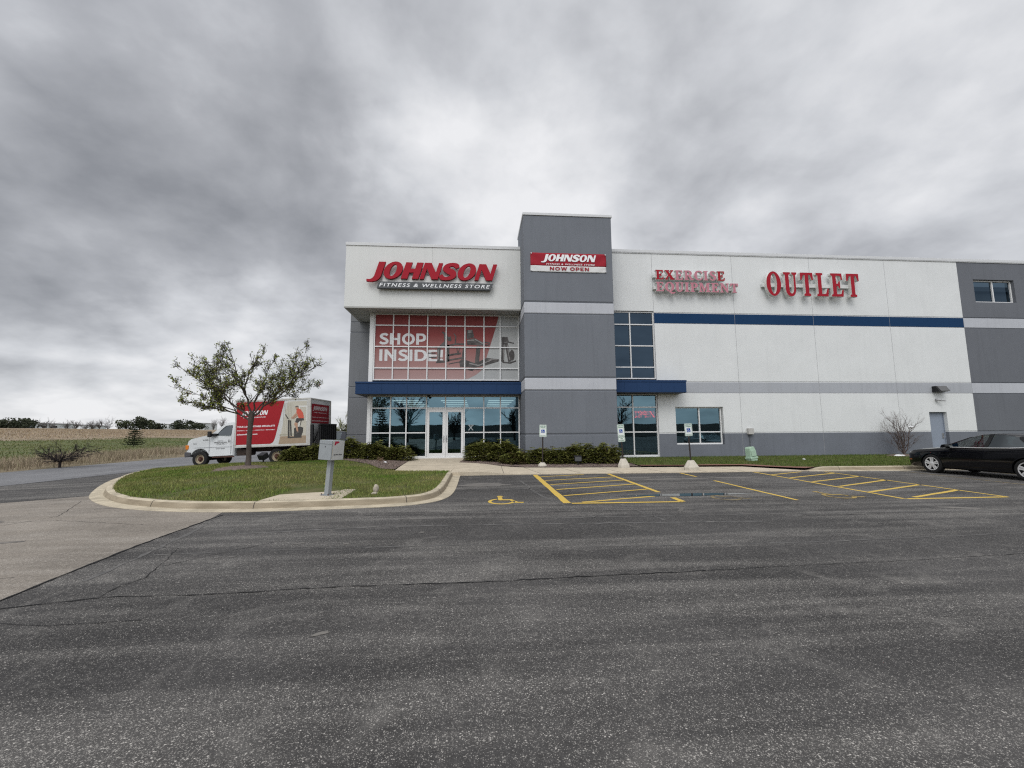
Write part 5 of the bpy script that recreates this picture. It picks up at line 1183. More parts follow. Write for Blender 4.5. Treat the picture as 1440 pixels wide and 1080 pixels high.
mb = MB(); mb.prism([(-0.755, 1.14), (-0.745, 0.92), (-0.60, 0.92), (-0.58, 1.14)], 0.055, 0.30); mb.prism([(-0.755, 1.14), (-0.745, 0.92), (-0.60, 0.92), (-0.58, 1.14)], 1.84, 2.085); build_each(mb, 'indicator_lamp', mat('amber_lens', (0.60, 0.18, 0.02), 0.25), cab, bevel=0.015)
mb = MB(); mb.box(-0.745, -0.70, 0.42, 1.72, 0.92, 1.16); build(mb, 'grille', m_rubber, cab, bevel=0.01)
mb = MB(); mb.prism([(-0.76, 0.52), (-0.79, 0.72), (-0.74, 0.80), (-0.46, 0.76), (-0.46, 0.55)], 0.03, 2.11); build(mb, 'front_bumper', mat('grey_bumper', (0.07, 0.07, 0.075), 0.5), tr, bevel=0.03)
mb = MB(); mb.box(0.50, 0.66, -0.13, 0.01, 1.52, 1.82); mb.box(0.60, 0.86, 0.0, 0.11, 1.56, 1.70); build(mb, 'door_mirror', m_rubber, cab, bevel=0.03)
mb = MB(); mb.prism([(0.66, 0.455), (1.80, 0.445), (1.80, 0.50), (0.66, 0.50)], 0.074, 0.12); build(mb, 'rusty_sill', m_rust, cab)
mb = MB(); mb.lathe([(0.17, -0.015), (0.185, 0.0), (0.17, 0.015), (0.155, 0.0), (0.17, -0.015)], (0, 0, 0), 'x', 20)
c_, s_ = math.cos(R(25)), math.sin(R(25)); mb.v = [(1.00+x*c_-z*s_, 0.62+y, 1.62+x*s_+z*c_) for x, y, z in mb.v]; build(mb, 'steering_wheel', m_rubber, cab)
mb = MB(); mb.box(1.36, 1.56, 0.40, 0.86, 1.12, 1.85); mb.box(1.36, 1.56, 1.24, 1.70, 1.12, 1.85); mb.box(0.72, 0.92, 0.3, 1.8, 1.11, 1.60); build_each(mb, 'seat', mat('seat_cloth', (0.03, 0.03, 0.033), 0.8), cab, bevel=0.05)
# cargo box
BX0, BX1, BH0, BH1 = 1.87, 5.80, 0.905, 3.37
mb = MB(); mb.box(BX0, BX1, 0.012, 2.40, BH0+0.10, BH1-0.07); cb = build(mb, 'cargo_box', m_box, tr)
mb = MB(); mb.box(BX0-0.02, BX1+0.03, -0.006, 2.42, BH1-0.07, BH1); mb.box(BX0-0.02, BX1+0.03, -0.006, 2.42, BH0, BH0+0.10); mb.box(BX0-0.02, BX0+0.06, -0.006, 0.05, BH0+0.1, BH1-0.07); mb.box(BX1-0.15, BX1+0.03, -0.006, 0.10, BH0+0.1, BH1-0.07); mb.box(BX1-0.10, BX1+0.03, 2.28, 2.42, BH0+0.1, BH1-0.07)
build(mb, 'corner_rail', mat('rail_white', (0.50, 0.50, 0.48), 0.5, vscale=5, col2=(0.40, 0.38, 0.34)), cb, bevel=0.012)
mb = MB(); mb.box(BX0, BX1, 0.02, 2.38, BH1-0.02, BH1+0.012); build(mb, 'roof_skin', mat('roof_grey', (0.30, 0.30, 0.29), 0.7, var=0.2), cb)
red = [(1.90, 1.06), (3.72, 1.06), (3.86, 1.12), (3.94, 1.24), (3.99, 1.42), (4.44, 3.27), (1.90, 3.27)]
mb = MB(); mb.prism(red, 0.006, 0.0115); dec = build(mb, 'side_graphic', m_tred, cb); dec['label'] = 'red vinyl with white store name on the truck side'
mb = MB(); mb.prism([(4.16, 1.02), (4.62, 3.22), (5.62, 3.22), (5.62, 1.02)], 0.006, 0.0115); pic = build(mb, 'picture_panel', mat('picture_wall', (0.50, 0.475, 0.40), 0.5, vscale=1.2, col2=(0.45, 0.43, 0.37)), cb); pic['label'] = 'printed scene of a man in red on an exercise bike'
mb = MB(); mb.prism([(4.17, 1.03), (4.255, 1.42), (5.60, 1.42), (5.60, 1.03)], 0.0035, 0.0058); build(mb, 'printed_floor', mat('picture_floor', (0.36, 0.285, 0.20), 0.5, vscale=2, col2=(0.28, 0.20, 0.135)), pic)
def pp(px, py):   # position in the printed panel, from the enlarged photograph
    return (4.142+(px-105)/(525-105)*1.548, 1.02+(740-py)/(740-125)*2.25)
mb = MB(); yq = 0.0
def pq(pts, y=0.0025): mb.prism([pp(*p) for p in pts], y, y+0.0022)
for x in range(180, 310, 22): pq([(x, 160), (x+5, 160), (x-8, 590), (x-13, 590)], 0.0040)
pq([(128, 595), (330, 595), (330, 620), (124, 622)], 0.0034); build(mb, 'printed_panelling', mat('picture_trim', (0.36, 0.34, 0.27), 0.5), pic)
mb = MB(); pq([(390, 205), (515, 205), (515, 225), (410, 225), (410, 560), (390, 560)]); pq([(500, 226), (515, 226), (515, 430), (500, 430)]); build(mb, 'printed_door', mat('picture_white', (0.60, 0.60, 0.57), 0.5), pic)
mb = MB(); pq([(330, 525), (360, 505), (430, 505), (460, 520), (455, 580), (430, 650), (330, 655)], 0.001); pq([(240, 400), (262, 400), (268, 640), (244, 650)], 0.001); pq([(265, 410), (285, 410), (300, 630), (280, 635)], 0.0005); pq([(240, 640), (440, 645), (440, 660), (240, 660)], 0.0002); pq([(195, 322), (210, 322), (252, 385), (238, 392)], 0.001); pq([(425, 420), (435, 420), (415, 505), (405, 505)], 0.001); build(mb, 'printed_bike', mat('picture_black', (0.055, 0.053, 0.05), 0.5), pic)
mb = MB(); pq([(360, 255), (385, 240), (420, 260), (455, 310), (468, 385), (395, 388), (378, 340), (360, 300)], -0.0015); build(mb, 'printed_shirt', mat('picture_shirt', (0.52, 0.095, 0.06), 0.5), pic)
mb = MB(); pq([(365, 380), (466, 388), (468, 415), (412, 420), (382, 450), (342, 435)], -0.004); build(mb, 'printed_shorts', mat('picture_shorts', (0.06, 0.055, 0.055), 0.5), pic)
mb = MB(); pq([(360, 300), (372, 320), (300, 385), (282, 378)], -0.004); pq([(340, 440), (380, 452), (378, 490), (392, 570), (370, 572), (350, 500), (330, 470)], -0.0015); pq([(345, 225), (365, 215), (385, 222), (388, 245), (362, 262), (350, 255)], -0.0015); pq([(368, 330), (380, 345), (320, 392), (305, 388)], -0.0065); build(mb, 'printed_skin', mat('picture_skin', (0.42, 0.25, 0.17), 0.5), pic)
mb = MB(); pq([(340, 226), (345, 210), (370, 204), (388, 214), (390, 226), (362, 220)], -0.0065); pq([(365, 575), (395, 570), (415, 582), (360, 612)], -0.004); build(mb, 'printed_cap', mat('picture_dark', (0.10, 0.09, 0.085), 0.5), pic)
mb = MB(); wd = word(BOLD, 'JOHNSON', 0.002, 0.27); fn = lay(wd, 2.15, 3.58, 2.57, 2.80)
for ch, gs in wd:
    for V, F in gs: mb.add([(q[0], 0.0045-q[2], q[1]) for q in map(fn, V)], F)
wall_text(mb, 'FITNESS & WELLNESS STORE', 2.28, 3.46, 2.43, 2.485, 0.003, 0.002, bold=0.02, shear=0.2)
wall_text(mb, 'YOUR LOCAL FITNESS SPECIALISTS', 1.97, 3.96, 1.945, 2.03, 0.003, 0.002, bold=0.04, spacing=1.1)
wall_text(mb, 'MADISON  |  DELAFIELD  |  GREENFIELD  |  BROOKFIELD', 1.97, 3.96, 1.755, 1.81, 0.003, 0.002, bold=0.02)
wall_text(mb, 'johnsonfitness.com', 1.97, 3.05, 1.53, 1.63, 0.003, 0.002, bold=0.035)
build(mb, 'lettering', m_letw, dec)
# rear door, decal and lift platform
mb = MB(); mb.box(BX1-0.02, BX1+0.004, 0.12, 2.26, BH0+0.12, BH1-0.26); build(mb, 'roller_door', mat('door_panel_white', (0.44, 0.44, 0.43), 0.5, var=0.1), cb)
mb = MB(); mb.box(BX1+0.005, BX1+0.010, 0.14, 2.16, 2.05, 3.08); rd = build(mb, 'rear_graphic', m_tredd, cb)
def rear_text(mb, V, F, y0, y1, z0, z1):
    Q = fit(V, y0, y1, z0, z1); mb.add([(BX1+0.011+t_, a, b) for a, b, t_ in Q], F)
mb = MB(); V = []; F = []
for ch, gs in wd:
    for v_, f_ in gs: o_ = len(V); V += v_; F += [tuple(i+o_ for i in f) for f in f_]
rear_text(mb, V, F, 0.26, 1.96, 2.70, 2.97); V, F = text_mesh('FITNESS & WELLNESS STORE', 0.002, bold=0.02); rear_text(mb, V, F, 0.38, 1.9, 2.60, 2.65)
V, F = text_mesh('YOUR LOCAL FITNESS SPECIALISTS', 0.002, bold=0.02); rear_text(mb, V, F, 0.2, 1.98, 2.34, 2.39); V, F = text_mesh('johnsonfitness.com', 0.002, bold=0.03); rear_text(mb, V, F, 0.2, 1.98, 2.13, 2.22)
build(mb, 'lettering', mat('dim_white_lettering', (0.45, 0.40, 0.40), 0.5), rd)
mb = MB()
mb.box(BX1+0.02, BX1+0.16, -0.01, 0.13, 0.62, 1.98); mb.box(BX1+0.02, BX1+0.16, 2.27, 2.41, 0.62, 1.98); mb.box(BX1+0.02, BX1+0.20, 0.13, 2.27, 0.62, 0.80)
lg = build(mb, 'lift_column', m_black, tr, bevel=0.01)
mb = MB(); mb.box(BX1+0.34, BX1+0.40, 0.20, 2.2, 0.86, 2.00)
for k in range(9): mb.box(BX1+0.401, BX1+0.45, 0.24+k*0.235, 0.31+k*0.235, 0.88, 1.98)
mb.box(BX1+0.401, BX1+0.46, 0.20, 2.2, 1.93, 2.02)
pl = build(mb, 'lift_platform', m_black, tr, bevel=0.006)
mb = MB(); mb.box(BX1+0.16, BX1+0.34, 0.22, 0.30, 0.80, 1.0); mb.box(BX1+0.16, BX1+0.34, 2.1, 2.18, 0.80, 1.0); mb.tube([(BX1+0.10, 0.26, 1.1), (BX1+0.36, 0.26, 1.75)], 0.03, 6); build_each(mb, 'arm', m_black, lg)
# chassis
mb = MB(); mb.box(1.6, 5.85, 0.72, 0.86, 0.66, 0.88); mb.box(1.6, 5.85, 1.54, 1.68, 0.66, 0.88); mb.box(1.9, 2.6, 0.15, 0.60, 0.50, 0.84); mb.box(2.3, 2.42, 0.10, 0.16, 0.62, 0.76); mb.box(4.75, 4.95, 0.05, 0.2, 0.68, 0.90); mb.box(3.88, 4.14, 0.4, 2.0, 0.30, 0.50); mb.box(-0.1, 0.1, 0.4, 1.8, 0.30, 0.48)
build(mb, 'chassis', mat('rusty_chassis', (0.022, 0.018, 0.016), 0.9, vscale=6, col2=(0.05, 0.035, 0.028)), tr)
mb = MB(); mb.box(4.58, 4.62, 0.12, 0.62, 0.30, 0.78); build(mb, 'mud_flap', m_rubber, tr)
for x in (0.0, 4.01):
    for y, s_ in ((0.20, -1), (1.94, 1)):
        wheel(tr, (x, y, 0.40), 0.40, 0.24, 0.235, m_rim, s_, hub_m=m_rust)
    if x > 1:
        for y, s_ in ((0.47, -1), (1.67, 1)): wheel(tr, (x, y, 0.40), 0.40, 0.22, 0.235, m_rim, s_, hub_m=m_rust)

# --- sedans: lofted body; local x = nose(-) to tail(+), left side at -y
def sedan(root, paint, L=4.84, W=1.83, H=1.445, wb=2.73, fo=0.97, alloy=None, suv=False):
    hw = W/2
    # stations: x, sill z, belt z (shoulder), centre-top z, half width factor
    if not suv:
        st = [(0.0, .30, .60, .65, .70), (0.025, .22, .67, .73, .80), (0.10, .19, .735, .79, .885), (0.28, .185, .79, .845, .95), (0.60, .185, .84, .90, .98), (0.97, .19, .87, .945, .99), (1.30, .19, .90, .98, 1.0), (1.55, .19, .915, 1.0, 1.0), (1.9, .19, .925, 1.0, 1.0), (2.6, .19, .935, 1.0, 1.0), (3.3, .19, .95, 1.02, 1.0), (3.75, .20, .97, 1.05, .99), (4.1, .22, .985, 1.07, .97), (4.45, .25, .985, 1.075, .93), (4.70, .30, .94, 1.03, .86), (4.80, .36, .84, .92, .78), (4.84, .45, .70, .74, .70)]
    else:
        st = [(0.0, .40, .70, .80, .70), (0.05, .30, .82, .95, .82), (0.3, .28, .95, 1.05, .95), (0.9, .28, 1.02, 1.12, 1.0), (1.35, .28, 1.06, 1.17, 1.0), (2.5, .28, 1.10, 1.17, 1.0), (4.0, .28, 1.12, 1.18, 1.0), (4.6, .32, 1.10, 1.18, .97), (4.75, .40, .9, 1.1, .92), (4.84, .48, .75, .8, .85)]
    V = []; n = None
    for x, z0, zb, zc, f in st:
        w = hw*f; mid = z0+(zb-z0)*0.52
        half = [(0.0, z0), (w*0.80, z0), (w*0.95, z0+0.04), (w*0.985, z0+(mid-z0)*0.5), (w*1.0, mid), (w*0.985, zb-(zb-mid)*0.42), (w*0.965, zb-0.035), (w*0.93, zb+0.005), (w*0.80, zb+(zc-zb)*0.45), (w*0.45, zb+(zc-zb)*0.88), (0.0, zc)]
        ring = [(y, z) for y, z in half]+[(-y, z) for y, z in half[-2:0:-1]]; n = len(ring)
        V += [(x-fo, y, z) for y, z in ring]
    F = [(a*n+i, a*n+(i+1) % n, (a+1)*n+(i+1) % n, (a+1)*n+i) for a in range(len(st)-1) for i in range(n)]+[tuple(range(n)), tuple(range((len(st)-1)*n, len(st)*n))]
    mb = MB(); mb.add(V, F); body = build(mb, 'body', paint, root)
    r = 0.335 if not suv else 0.37
    cs = []
    for x in (0.0, wb):
        for s_ in (-1, 1):
            c = MB(); c.lathe([(r+0.045, -0.26), (r+0.045, 0.26)], (x, s_*(hw-0.06), r-0.01), 'y', 40); cs.append(c)
    boolean_cut(body, cs)
    # greenhouse: glass shell with painted pillars and roof
    if not suv: g_ = [(1.42-fo, 0.955, 1.58-fo, 0.99), (2.18-fo, 1.40), (2.55-fo, 1.44), (3.10-fo, 1.425), (3.55-fo, 1.36)]
    def gh(z, x):   # half width at height
        return hw*(0.935-0.30*max(0, (z-0.93))/0.5) if not suv else hw*(0.95-0.16*(z-1.1)/0.7)
    if not suv:
        base = [(1.36, .955), (1.7, .955), (2.6, .965), (3.3, .985), (4.05, 1.035)]
        roof = [(2.14, 1.315), (2.40, 1.382), (2.75, 1.412), (3.05, 1.398), (3.42, 1.325)]
        bx = [p[0]-fo for p in base]; rx = [p[0]-fo for p in roof]
    else:
        base = [(1.30, 1.10), (1.8, 1.10), (2.8, 1.11), (3.8, 1.12), (4.78, 1.13)]
        roof = [(1.95, 1.72), (2.2, 1.77), (2.9, 1.80), (3.8, 1.80), (4.62, 1.74)]
        bx = [p[0]-fo for p in base]; rx = [p[0]-fo for p in roof]
    bw = [hw*0.86, hw*0.925, hw*0.93, hw*0.925, hw*0.80] if not suv else [hw*0.85, hw*0.94, hw*0.95, hw*0.94, hw*0.85]
    rw = [hw*0.62, hw*0.655, hw*0.665, hw*0.655, hw*0.60] if not suv else [hw*0.70, hw*0.76, hw*0.78, hw*0.78, hw*0.72]
    gv = []
    for i in range(5): gv += [(bx[i], -bw[i], base[i][1]), (rx[i], -rw[i], roof[i][1]), (rx[i], rw[i], roof[i][1]), (bx[i], bw[i], base[i][1])]
    gf = []
    for i in range(4):
        gf += [(4*i, 4*i+4, 4*i+5, 4*i+1), (4*i+2, 4*i+6, 4*i+7, 4*i+3)]
    gf += [(0, 1, 2, 3), (16, 19, 18, 17)]
    mb = MB(); mb.add(gv, gf); build(mb, 'window_glass', m_autoglass, root, smooth=True, angle=30)
    # roof skin
    V = []; 
    for i in range(5):
        for q in (-1.0, -0.93, -0.6, 0, 0.6, 0.93, 1.0): V.append((rx[i]+(-0.02 if i == 0 else (0.02 if i == 4 else 0)), rw[i]*1.015*q, roof[i][1]+0.022*(1-q*q)+(0.012 if abs(q) < 0.95 else -0.012)))
    F = [(i*7+j, i*7+j+1, (i+1)*7+j+1, (i+1)*7+j) for i in range(4) for j in range(6)]
    mb = MB(); mb.add(V, F); rf = build(mb, 'roof', paint, root, smooth=True, angle=60); sm = rf.modifiers.new('skin', 'SOLIDIFY'); sm.thickness = 0.03; sm.offset = -1
    def strip(p0, p1, w0, w1, name):   # pillar between base and roof points on both sides
        mb = MB()
        for s_ in (-1, 1):
            a = Vector((p0[0], s_*p0[1], p0[2])); b_ = Vector((p1[0], s_*p1[1], p1[2])); d = (b_-a).normalized(); e = Vector((1, 0, 0)); o_ = Vector((0, s_*0.008, 0.003))
            q = [a-e*w0/2+o_, a+e*w0/2+o_, b_+e*w1/2+o_, b_-e*w1/2+o_]; ii = Vector((0, -s_*0.03, 0)); mb.add(q+[v+ii for v in q], [(0, 1, 2, 3), (7, 6, 5, 4), (0, 4, 5, 1), (1, 5, 6, 2), (2, 6, 7, 3), (3, 7, 4, 0)])
        build_each(mb, name, paint, root)
    def lerp(i, f, arr): return arr[i]*(1-f)+arr[i+1]*f
    strip((bx[0], bw[0], base[0][1]), (rx[0], rw[0], roof[0][1]), 0.13, 0.12, 'windscreen_pillar')
    i_ = 2
    strip((bx[2]+0.05, bw[2], base[2][1]), (rx[2]-0.02, rw[2], roof[2][1]), 0.13, 0.10, 'door_pillar')
    strip((bx[4]-0.20, bw[4]*1.03, base[4][1]), (rx[4]-0.02, rw[4], roof[4][1]), 0.42, 0.30, 'rear_pillar')
    # chrome belt line, seams, handles, mirrors, lamps
    mb = MB()
    for s_ in (-1, 1):
        P = [(bx[i], s_*(bw[i]+0.010), base[i][1]-0.004) for i in range(5)]
        mb.tube(P, 0.015, 6)
    build_each(mb, 'chrome_trim', mat('chrome', (0.80, 0.80, 0.80), 0.35, metal=0.7), root)
    mb = MB()
    for s_ in (-1, 1): mb.add([(x, s_*(hw*0.93-0.004*0)+s_*dy, z) for x, dy, z in []], [])
    for s_ in (-1, 1):
        for x in (0.72, 1.78): mb.box(x-0.085, x+0.085, s_*hw*0.985-0.02, s_*hw*0.985+0.02, 0.815, 0.84)
    build_each(mb, 'door_handle', paint, root, bevel=0.01)
    for s_ in (-1, 1):
        mb = MB(); mb.prism([(0.52, 0.93), (0.60, 0.935), (0.68, 0.97), (0.68, 1.06), (0.58, 1.05), (0.54, 1.0)], s_*(hw+0.02) if s_ > 0 else -(hw+0.19), (hw+0.19) if s_ > 0 else -(hw+0.02)); mb.tube([(0.62, s_*(hw-0.10), 0.95), (0.62, s_*(hw+0.04), 0.97)], 0.025, 6); build(mb, 'door_mirror', paint, root, bevel=0.02)
    mb = MB(); mb.box(-fo+0.15, -fo+0.26, -hw*0.937, -hw*0.88, 0.44, 0.48); build(mb, 'side_marker', mat('dim_amber', (0.20, 0.07, 0.03), 0.3), root, bevel=0.008)
    mb = MB()
    for s_ in (-1, 1): mb.prism([(-fo+0.03, s_*hw*0.42), (-fo+0.10, s_*hw*0.72), (-fo+0.34, s_*hw*0.905), (-fo+0.36, s_*hw*0.80), (-fo+0.16, s_*hw*0.45)], 0.66, 0.775, plane='xy')
    build_each(mb, 'headlight', mat('headlamp_lens', (0.20, 0.21, 0.22), 0.12), root, bevel=0.015)
    mb = MB(); mb.prism([(-0.55, 0.955), (0.9, 0.955), (0.9, 0.97), (-0.55, 0.97)], -0.5, 0.5) if False else None
    # cabin: seats, wheel, dashboard
    zb = 0.45 if not suv else 0.6
    sm_ = MATS['seat_cloth']
    mb = MB()
    for x in (1.02, 1.95):
        for y in (-0.38, 0.38): mb.prism([(x, zb), (x+0.14, zb), (x+0.30, zb+0.60), (x+0.18, zb+0.60)], y-0.23, y+0.23); mb.box(x+0.22, x+0.32, y-0.13, y+0.13, zb+0.62, zb+0.80)
    mb.box(0.40, 0.70, -0.72, 0.72, zb+0.2, zb+0.50); build_each(mb, 'seat', sm_, root, bevel=0.04)
    mb = MB(); mb.lathe([(0.17, -0.013), (0.183, 0.0), (0.17, 0.013), (0.157, 0.0), (0.17, -0.013)], (0, 0, 0), 'x', 20); c_, s2 = math.cos(R(25)), math.sin(R(25)); mb.v = [(0.80+x*c_-z*s2, -0.38+y, zb+0.50+x*s2+z*c_) for x, y, z in mb.v]; build(mb, 'steering_wheel', m_rubber, root)
    for x in (0.0, wb):
        for s_ in (-1, 1): wheel(root, (x, s_*(hw-0.115), r), r, 0.215, r*0.70, alloy, s_, 5, style='alloy')
    mb = MB(); mb.box(-0.6, wb+0.7, -0.62, 0.62, 0.17, 0.24); build(mb, 'underbody', m_rubber, root)
    return body
m_bpaint = mat('black_car_paint', (0.004, 0.004, 0.005), 0.10, coat=0.35, spec=0.25)
m_alloy = mat('polished_alloy', (0.72, 0.72, 0.72), 0.35, metal=0.4)
car = thing('parked_car', 'black four door sedan nosed up to the kerb by the steel door', 'car', (17.46, 14.45, 0.0), (0, 0, R(-90)))
sedan(car, m_bpaint, alloy=m_alloy)
m_spaint = mat('dark_blue_car_paint', (0.018, 0.022, 0.034), 0.3, coat=0.4)
suv = thing('parked_suv', 'dark blue parked sport utility vehicle half hidden behind the truck tail', 'car', (-13.2, 31.5, -0.10), (0, 0, R(3)))
sedan(suv, m_spaint, W=1.9, wb=2.85, fo=0.95, alloy=m_alloy, suv=True)
# ================================================================== TREES AND SHRUBS
m_bark = mat('young_bark', (0.050, 0.040, 0.034), 0.9, vscale=8, col2=(0.105, 0.088, 0.075), bump=0.6, bscale=40, stretch=(1, 1, 0.25))
m_twig = mat('grey_twig', (0.045, 0.038, 0.030), 0.9)
m_dtwig = mat('dark_twig', (0.036, 0.029, 0.027), 0.9)
m_btwig = mat('tan_twig', (0.105, 0.082, 0.074), 0.9)
m_leaf = mat('spring_leaf', (0.135, 0.175, 0.022), 0.6, island=0.45, vscale=1.0, col2=(0.235, 0.240, 0.044), spec=0.3)
m_bud = mat('orange_leaf', (0.22, 0.10, 0.035), 0.6, island=0.3)
m_jun = mat('juniper_spray', (0.105, 0.118, 0.025), 0.75, island=0.35, vscale=1.3, col2=(0.160, 0.160, 0.044), spec=0.2)
m_junb = mat('juniper_bronze', (0.075, 0.055, 0.026), 0.8, island=0.4, spec=0.2)
m_spr = mat('spruce_needles', (0.026, 0.040, 0.020), 0.8, island=0.4, vscale=3, col2=(0.050, 0.062, 0.028), spec=0.2)
m_far = mat('far_evergreen', (0.036, 0.044, 0.028), 0.9, island=0.5, vscale=0.3, col2=(0.068, 0.074, 0.048), spec=0.1)
m_farol = mat('far_olive', (0.048, 0.058, 0.030), 0.9, island=0.4, vscale=0.3, col2=(0.075, 0.080, 0.045), spec=0.1)
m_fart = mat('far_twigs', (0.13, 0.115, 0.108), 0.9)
rnd = random.Random(5)
def rv(s=1.0): return Vector((rnd.uniform(-s, s), rnd.uniform(-s, s), rnd.uniform(-s, s)))
def curve_pts(a, d, tip, n, jit=0.02, bend=0.45):
    """from a along d, ending at tip"""
    L = (tip-a).length; c = a+d.normalized()*L*bend; out = []
    for i in range(n+1):
        t_ = i/n; p = a*(1-t_)**2+c*2*t_*(1-t_)+tip*t_*t_
        if 0 < i < n: p = p+rv(jit*L)
        out.append(p)
    return out
def quads(C, A, B, name, M, parent, mi=None):
    """leaf-sized rhombs: centres C, half axes A and B"""
    n = len(C); V = np.empty((n, 4, 3)); V[:, 0] = C-A; V[:, 1] = C+B; V[:, 2] = C+A; V[:, 3] = C-B
    return raw(name, V.reshape(-1, 3), np.arange(4*n).reshape(n, 4), M, parent, mi=mi)
def rand_axes(n, la, lb):
    a = RNG.normal(size=(n, 3)); a /= np.linalg.norm(a, axis=1)[:, None]; b = RNG.normal(size=(n, 3)); b = np.cross(a, b); b /= np.linalg.norm(b, axis=1)[:, None]
    s = RNG.uniform(0.6, 1.25, (n, 1)); return a*la*s, b*lb*s

# --- the young tree on the island
TB_ = Vector((-8.14, 15.92, lawn_z(-8.14, 15.92)+0.04))
yt = thing('young_tree', 'young deciduous tree coming into leaf on the grass island', 'tree', TB_)
wood = MB(); twigs = MB(); leafp = []; budp = []
wood.tube([(0, 0, -0.1), (0.0, 0, 0.06), (0.01, 0, 0.3), (-0.02, 0.01, 0.9), (0.0, 0, 1.5), (0.02, 0, 1.92)], [0.15, 0.104, 0.086, 0.080, 0.086, 0.098], 14)
# limbs: (tip, start on the trunk or (parent limb, fraction along it), radius, bow)
LIMB = [((-3.30, 0.3, 2.55), 1.50, 0.050, .50), ((-2.90, -0.5, 4.20), 1.62, 0.062, .42), ((-0.75, -0.6, 4.95), 1.80, 0.060, .5), ((1.00, -0.3, 4.75), 1.74, 0.055, .45), ((2.85, 0.1, 4.40), 1.66, 0.064, .42),
        ((-1.85, 0.6, 4.85), (1, 0.34), 0.040, .5), ((0.05, 0.8, 5.05), (2, 0.30), 0.042, .5), ((1.75, 0.5, 5.10), (4, 0.32), 0.042, .45), ((-2.60, 1.0, 3.45), (0, 0.28), 0.034, .5), ((1.80, -1.3, 3.55), (3, 0.22), 0.036, .45), ((-0.5, -2.2, 3.9), (2, 0.18), 0.038, .45), ((0.6, 2.2, 3.9), 1.70, 0.045, .45), ((-1.5, -1.6, 4.2), (1, 0.22), 0.036, .45), ((1.6, 1.7, 4.3), (4, 0.20), 0.036, .45), ((-2.3, -1.4, 3.0), (0, 0.20), 0.034, .5), ((2.3, 1.0, 3.25), (4, 0.25), 0.034, .5), ((-2.45, 0.2, 3.75), (1, 0.45), 0.028, .5), ((2.35, -0.5, 4.95), (4, 0.55), 0.026, .5), ((-1.3, 0.1, 5.0), (5, 0.4), 0.024, .5), ((-1.9, 0.9, 2.75), (0, 0.35), 0.026, .5)]
def spur(p, d, L):
    e = p+(d+rv(0.5)+Vector((0, 0, 0.35))).normalized()*L; twigs.tube([p, (p+e)/2+rv(L*0.08), e], [0.006, 0.005, 0.003], 4, cap=False); return e
def leafy(p, dens):
    # sparse towards the outer right, thick low and central
    k = dens*(0.55+0.30*min(2.0, math.hypot(p.x, p.y)))*(1.25 if p.z < 3.2 else 0.95)*(0.45 if p.x > 1.3 and p.z > 3.9 else 1.0)
    if rnd.random() < k:
        for _ in range(rnd.randint(1, 3)): (budp if rnd.random() < 0.045 and p.z < 3.0 else leafp).append(p+rv(0.055))
def branch(p, d, L, r, lvl, dens):
    tip = p+(d.normalized()+Vector((0, 0, 0.22))).normalized()*L
    P = curve_pts(p, d, tip, 5, 0.025)
    (wood if lvl < 2 else twigs).tube(P, [r*(1-0.75*i/5) for i in range(6)], 6 if lvl < 2 else 4, cap=False)
    for i in range(1, 6):
        q = P[i]; dd = (P[i]-P[i-1]).normalized()
        for _ in range(1):
            s_ = dd.cross(rv()).normalized()*0.9+dd*0.6
            e = spur(q+(P[i-1]-q)*rnd.random(), s_, rnd.uniform(0.06, 0.16)); leafy(e, dens); leafy((q+e)/2, dens*0.6)
        leafy(q+rv(0.03), dens)
        if lvl < 3 and i < 5 and rnd.random() < (0.8 if lvl == 1 else 0.5):
            s_ = dd.cross(rv()).normalized()
            branch(q, dd*rnd.uniform(0.7, 1.1)+s_*0.85+Vector((0, 0, 0.25)), L*rnd.uniform(0.42, 0.62), r*0.5, lvl+1, dens)
AXES = []
for tip, h0, r_, bend in LIMB:
    tip = Vector((tip[0]*0.84, tip[1]*0.84, 1.72+(tip[2]-1.5)*0.715))
    h0 = h0+0.10 if not isinstance(h0, tuple) else h0
    if isinstance(h0, tuple):
        Q_ = AXES[h0[0]]; i0 = h0[1]*10; k0 = int(i0); a = Q_[k0]*(1-(i0-k0))+Q_[k0+1]*(i0-k0); pd_ = (Q_[k0+1]-Q_[k0]).normalized(); d0 = pd_*0.6+(tip-a).normalized()*0.6+Vector((0, 0, 0.15))
    else: a = Vector((0, 0, h0)); d0 = Vector((tip.x*0.75, tip.y*0.75, (tip.z-h0)*0.62+0.35))
    P = curve_pts(a, d0, tip, 10, 0.022, bend); AXES.append(P)
    wood.tube(P, [r_*0.70*(1-0.88*(i/10)**0.7) for i in range(11)], 8, cap=False)
    for i in range(2, 11):
        q = P[i]; dd = (P[i]-P[i-1]).normalized(); f = i/10
        if f < 0.35 and rnd.random() < 0.5: continue
        for _ in range(1 if f < 0.45 or rnd.random() < 0.6 else 2):
            s_ = dd.cross(rv()).normalized()
            branch(q+(P[i-1]-q)*rnd.random(), dd*0.85+s_*0.9+Vector((0, 0, 0.2)), rnd.uniform(0.45, 0.82)*(1.15-0.7*f), r_*(0.42-0.2*f), 1 if f < 0.6 else 2, 0.23)
        for _ in range(2): e = spur(q+(P[i-1]-q)*rnd.random(), dd.cross(rv()).normalized(), rnd.uniform(0.08, 0.2)); leafy(e, 0.45)
tk = build(wood, 'trunk', m_bark, yt, smooth=True, angle=70)
build(twigs, 'branchwork', m_twig, yt)
for P, M, nm in ((leafp, m_leaf, 'leaves'), (budp, m_bud, 'leaves')):
    C = np.array([tuple(p) for p in P]); A, B = rand_axes(len(C), 0.033, 0.020); quads(C, A, B, nm, M, yt); print(nm, len(C))

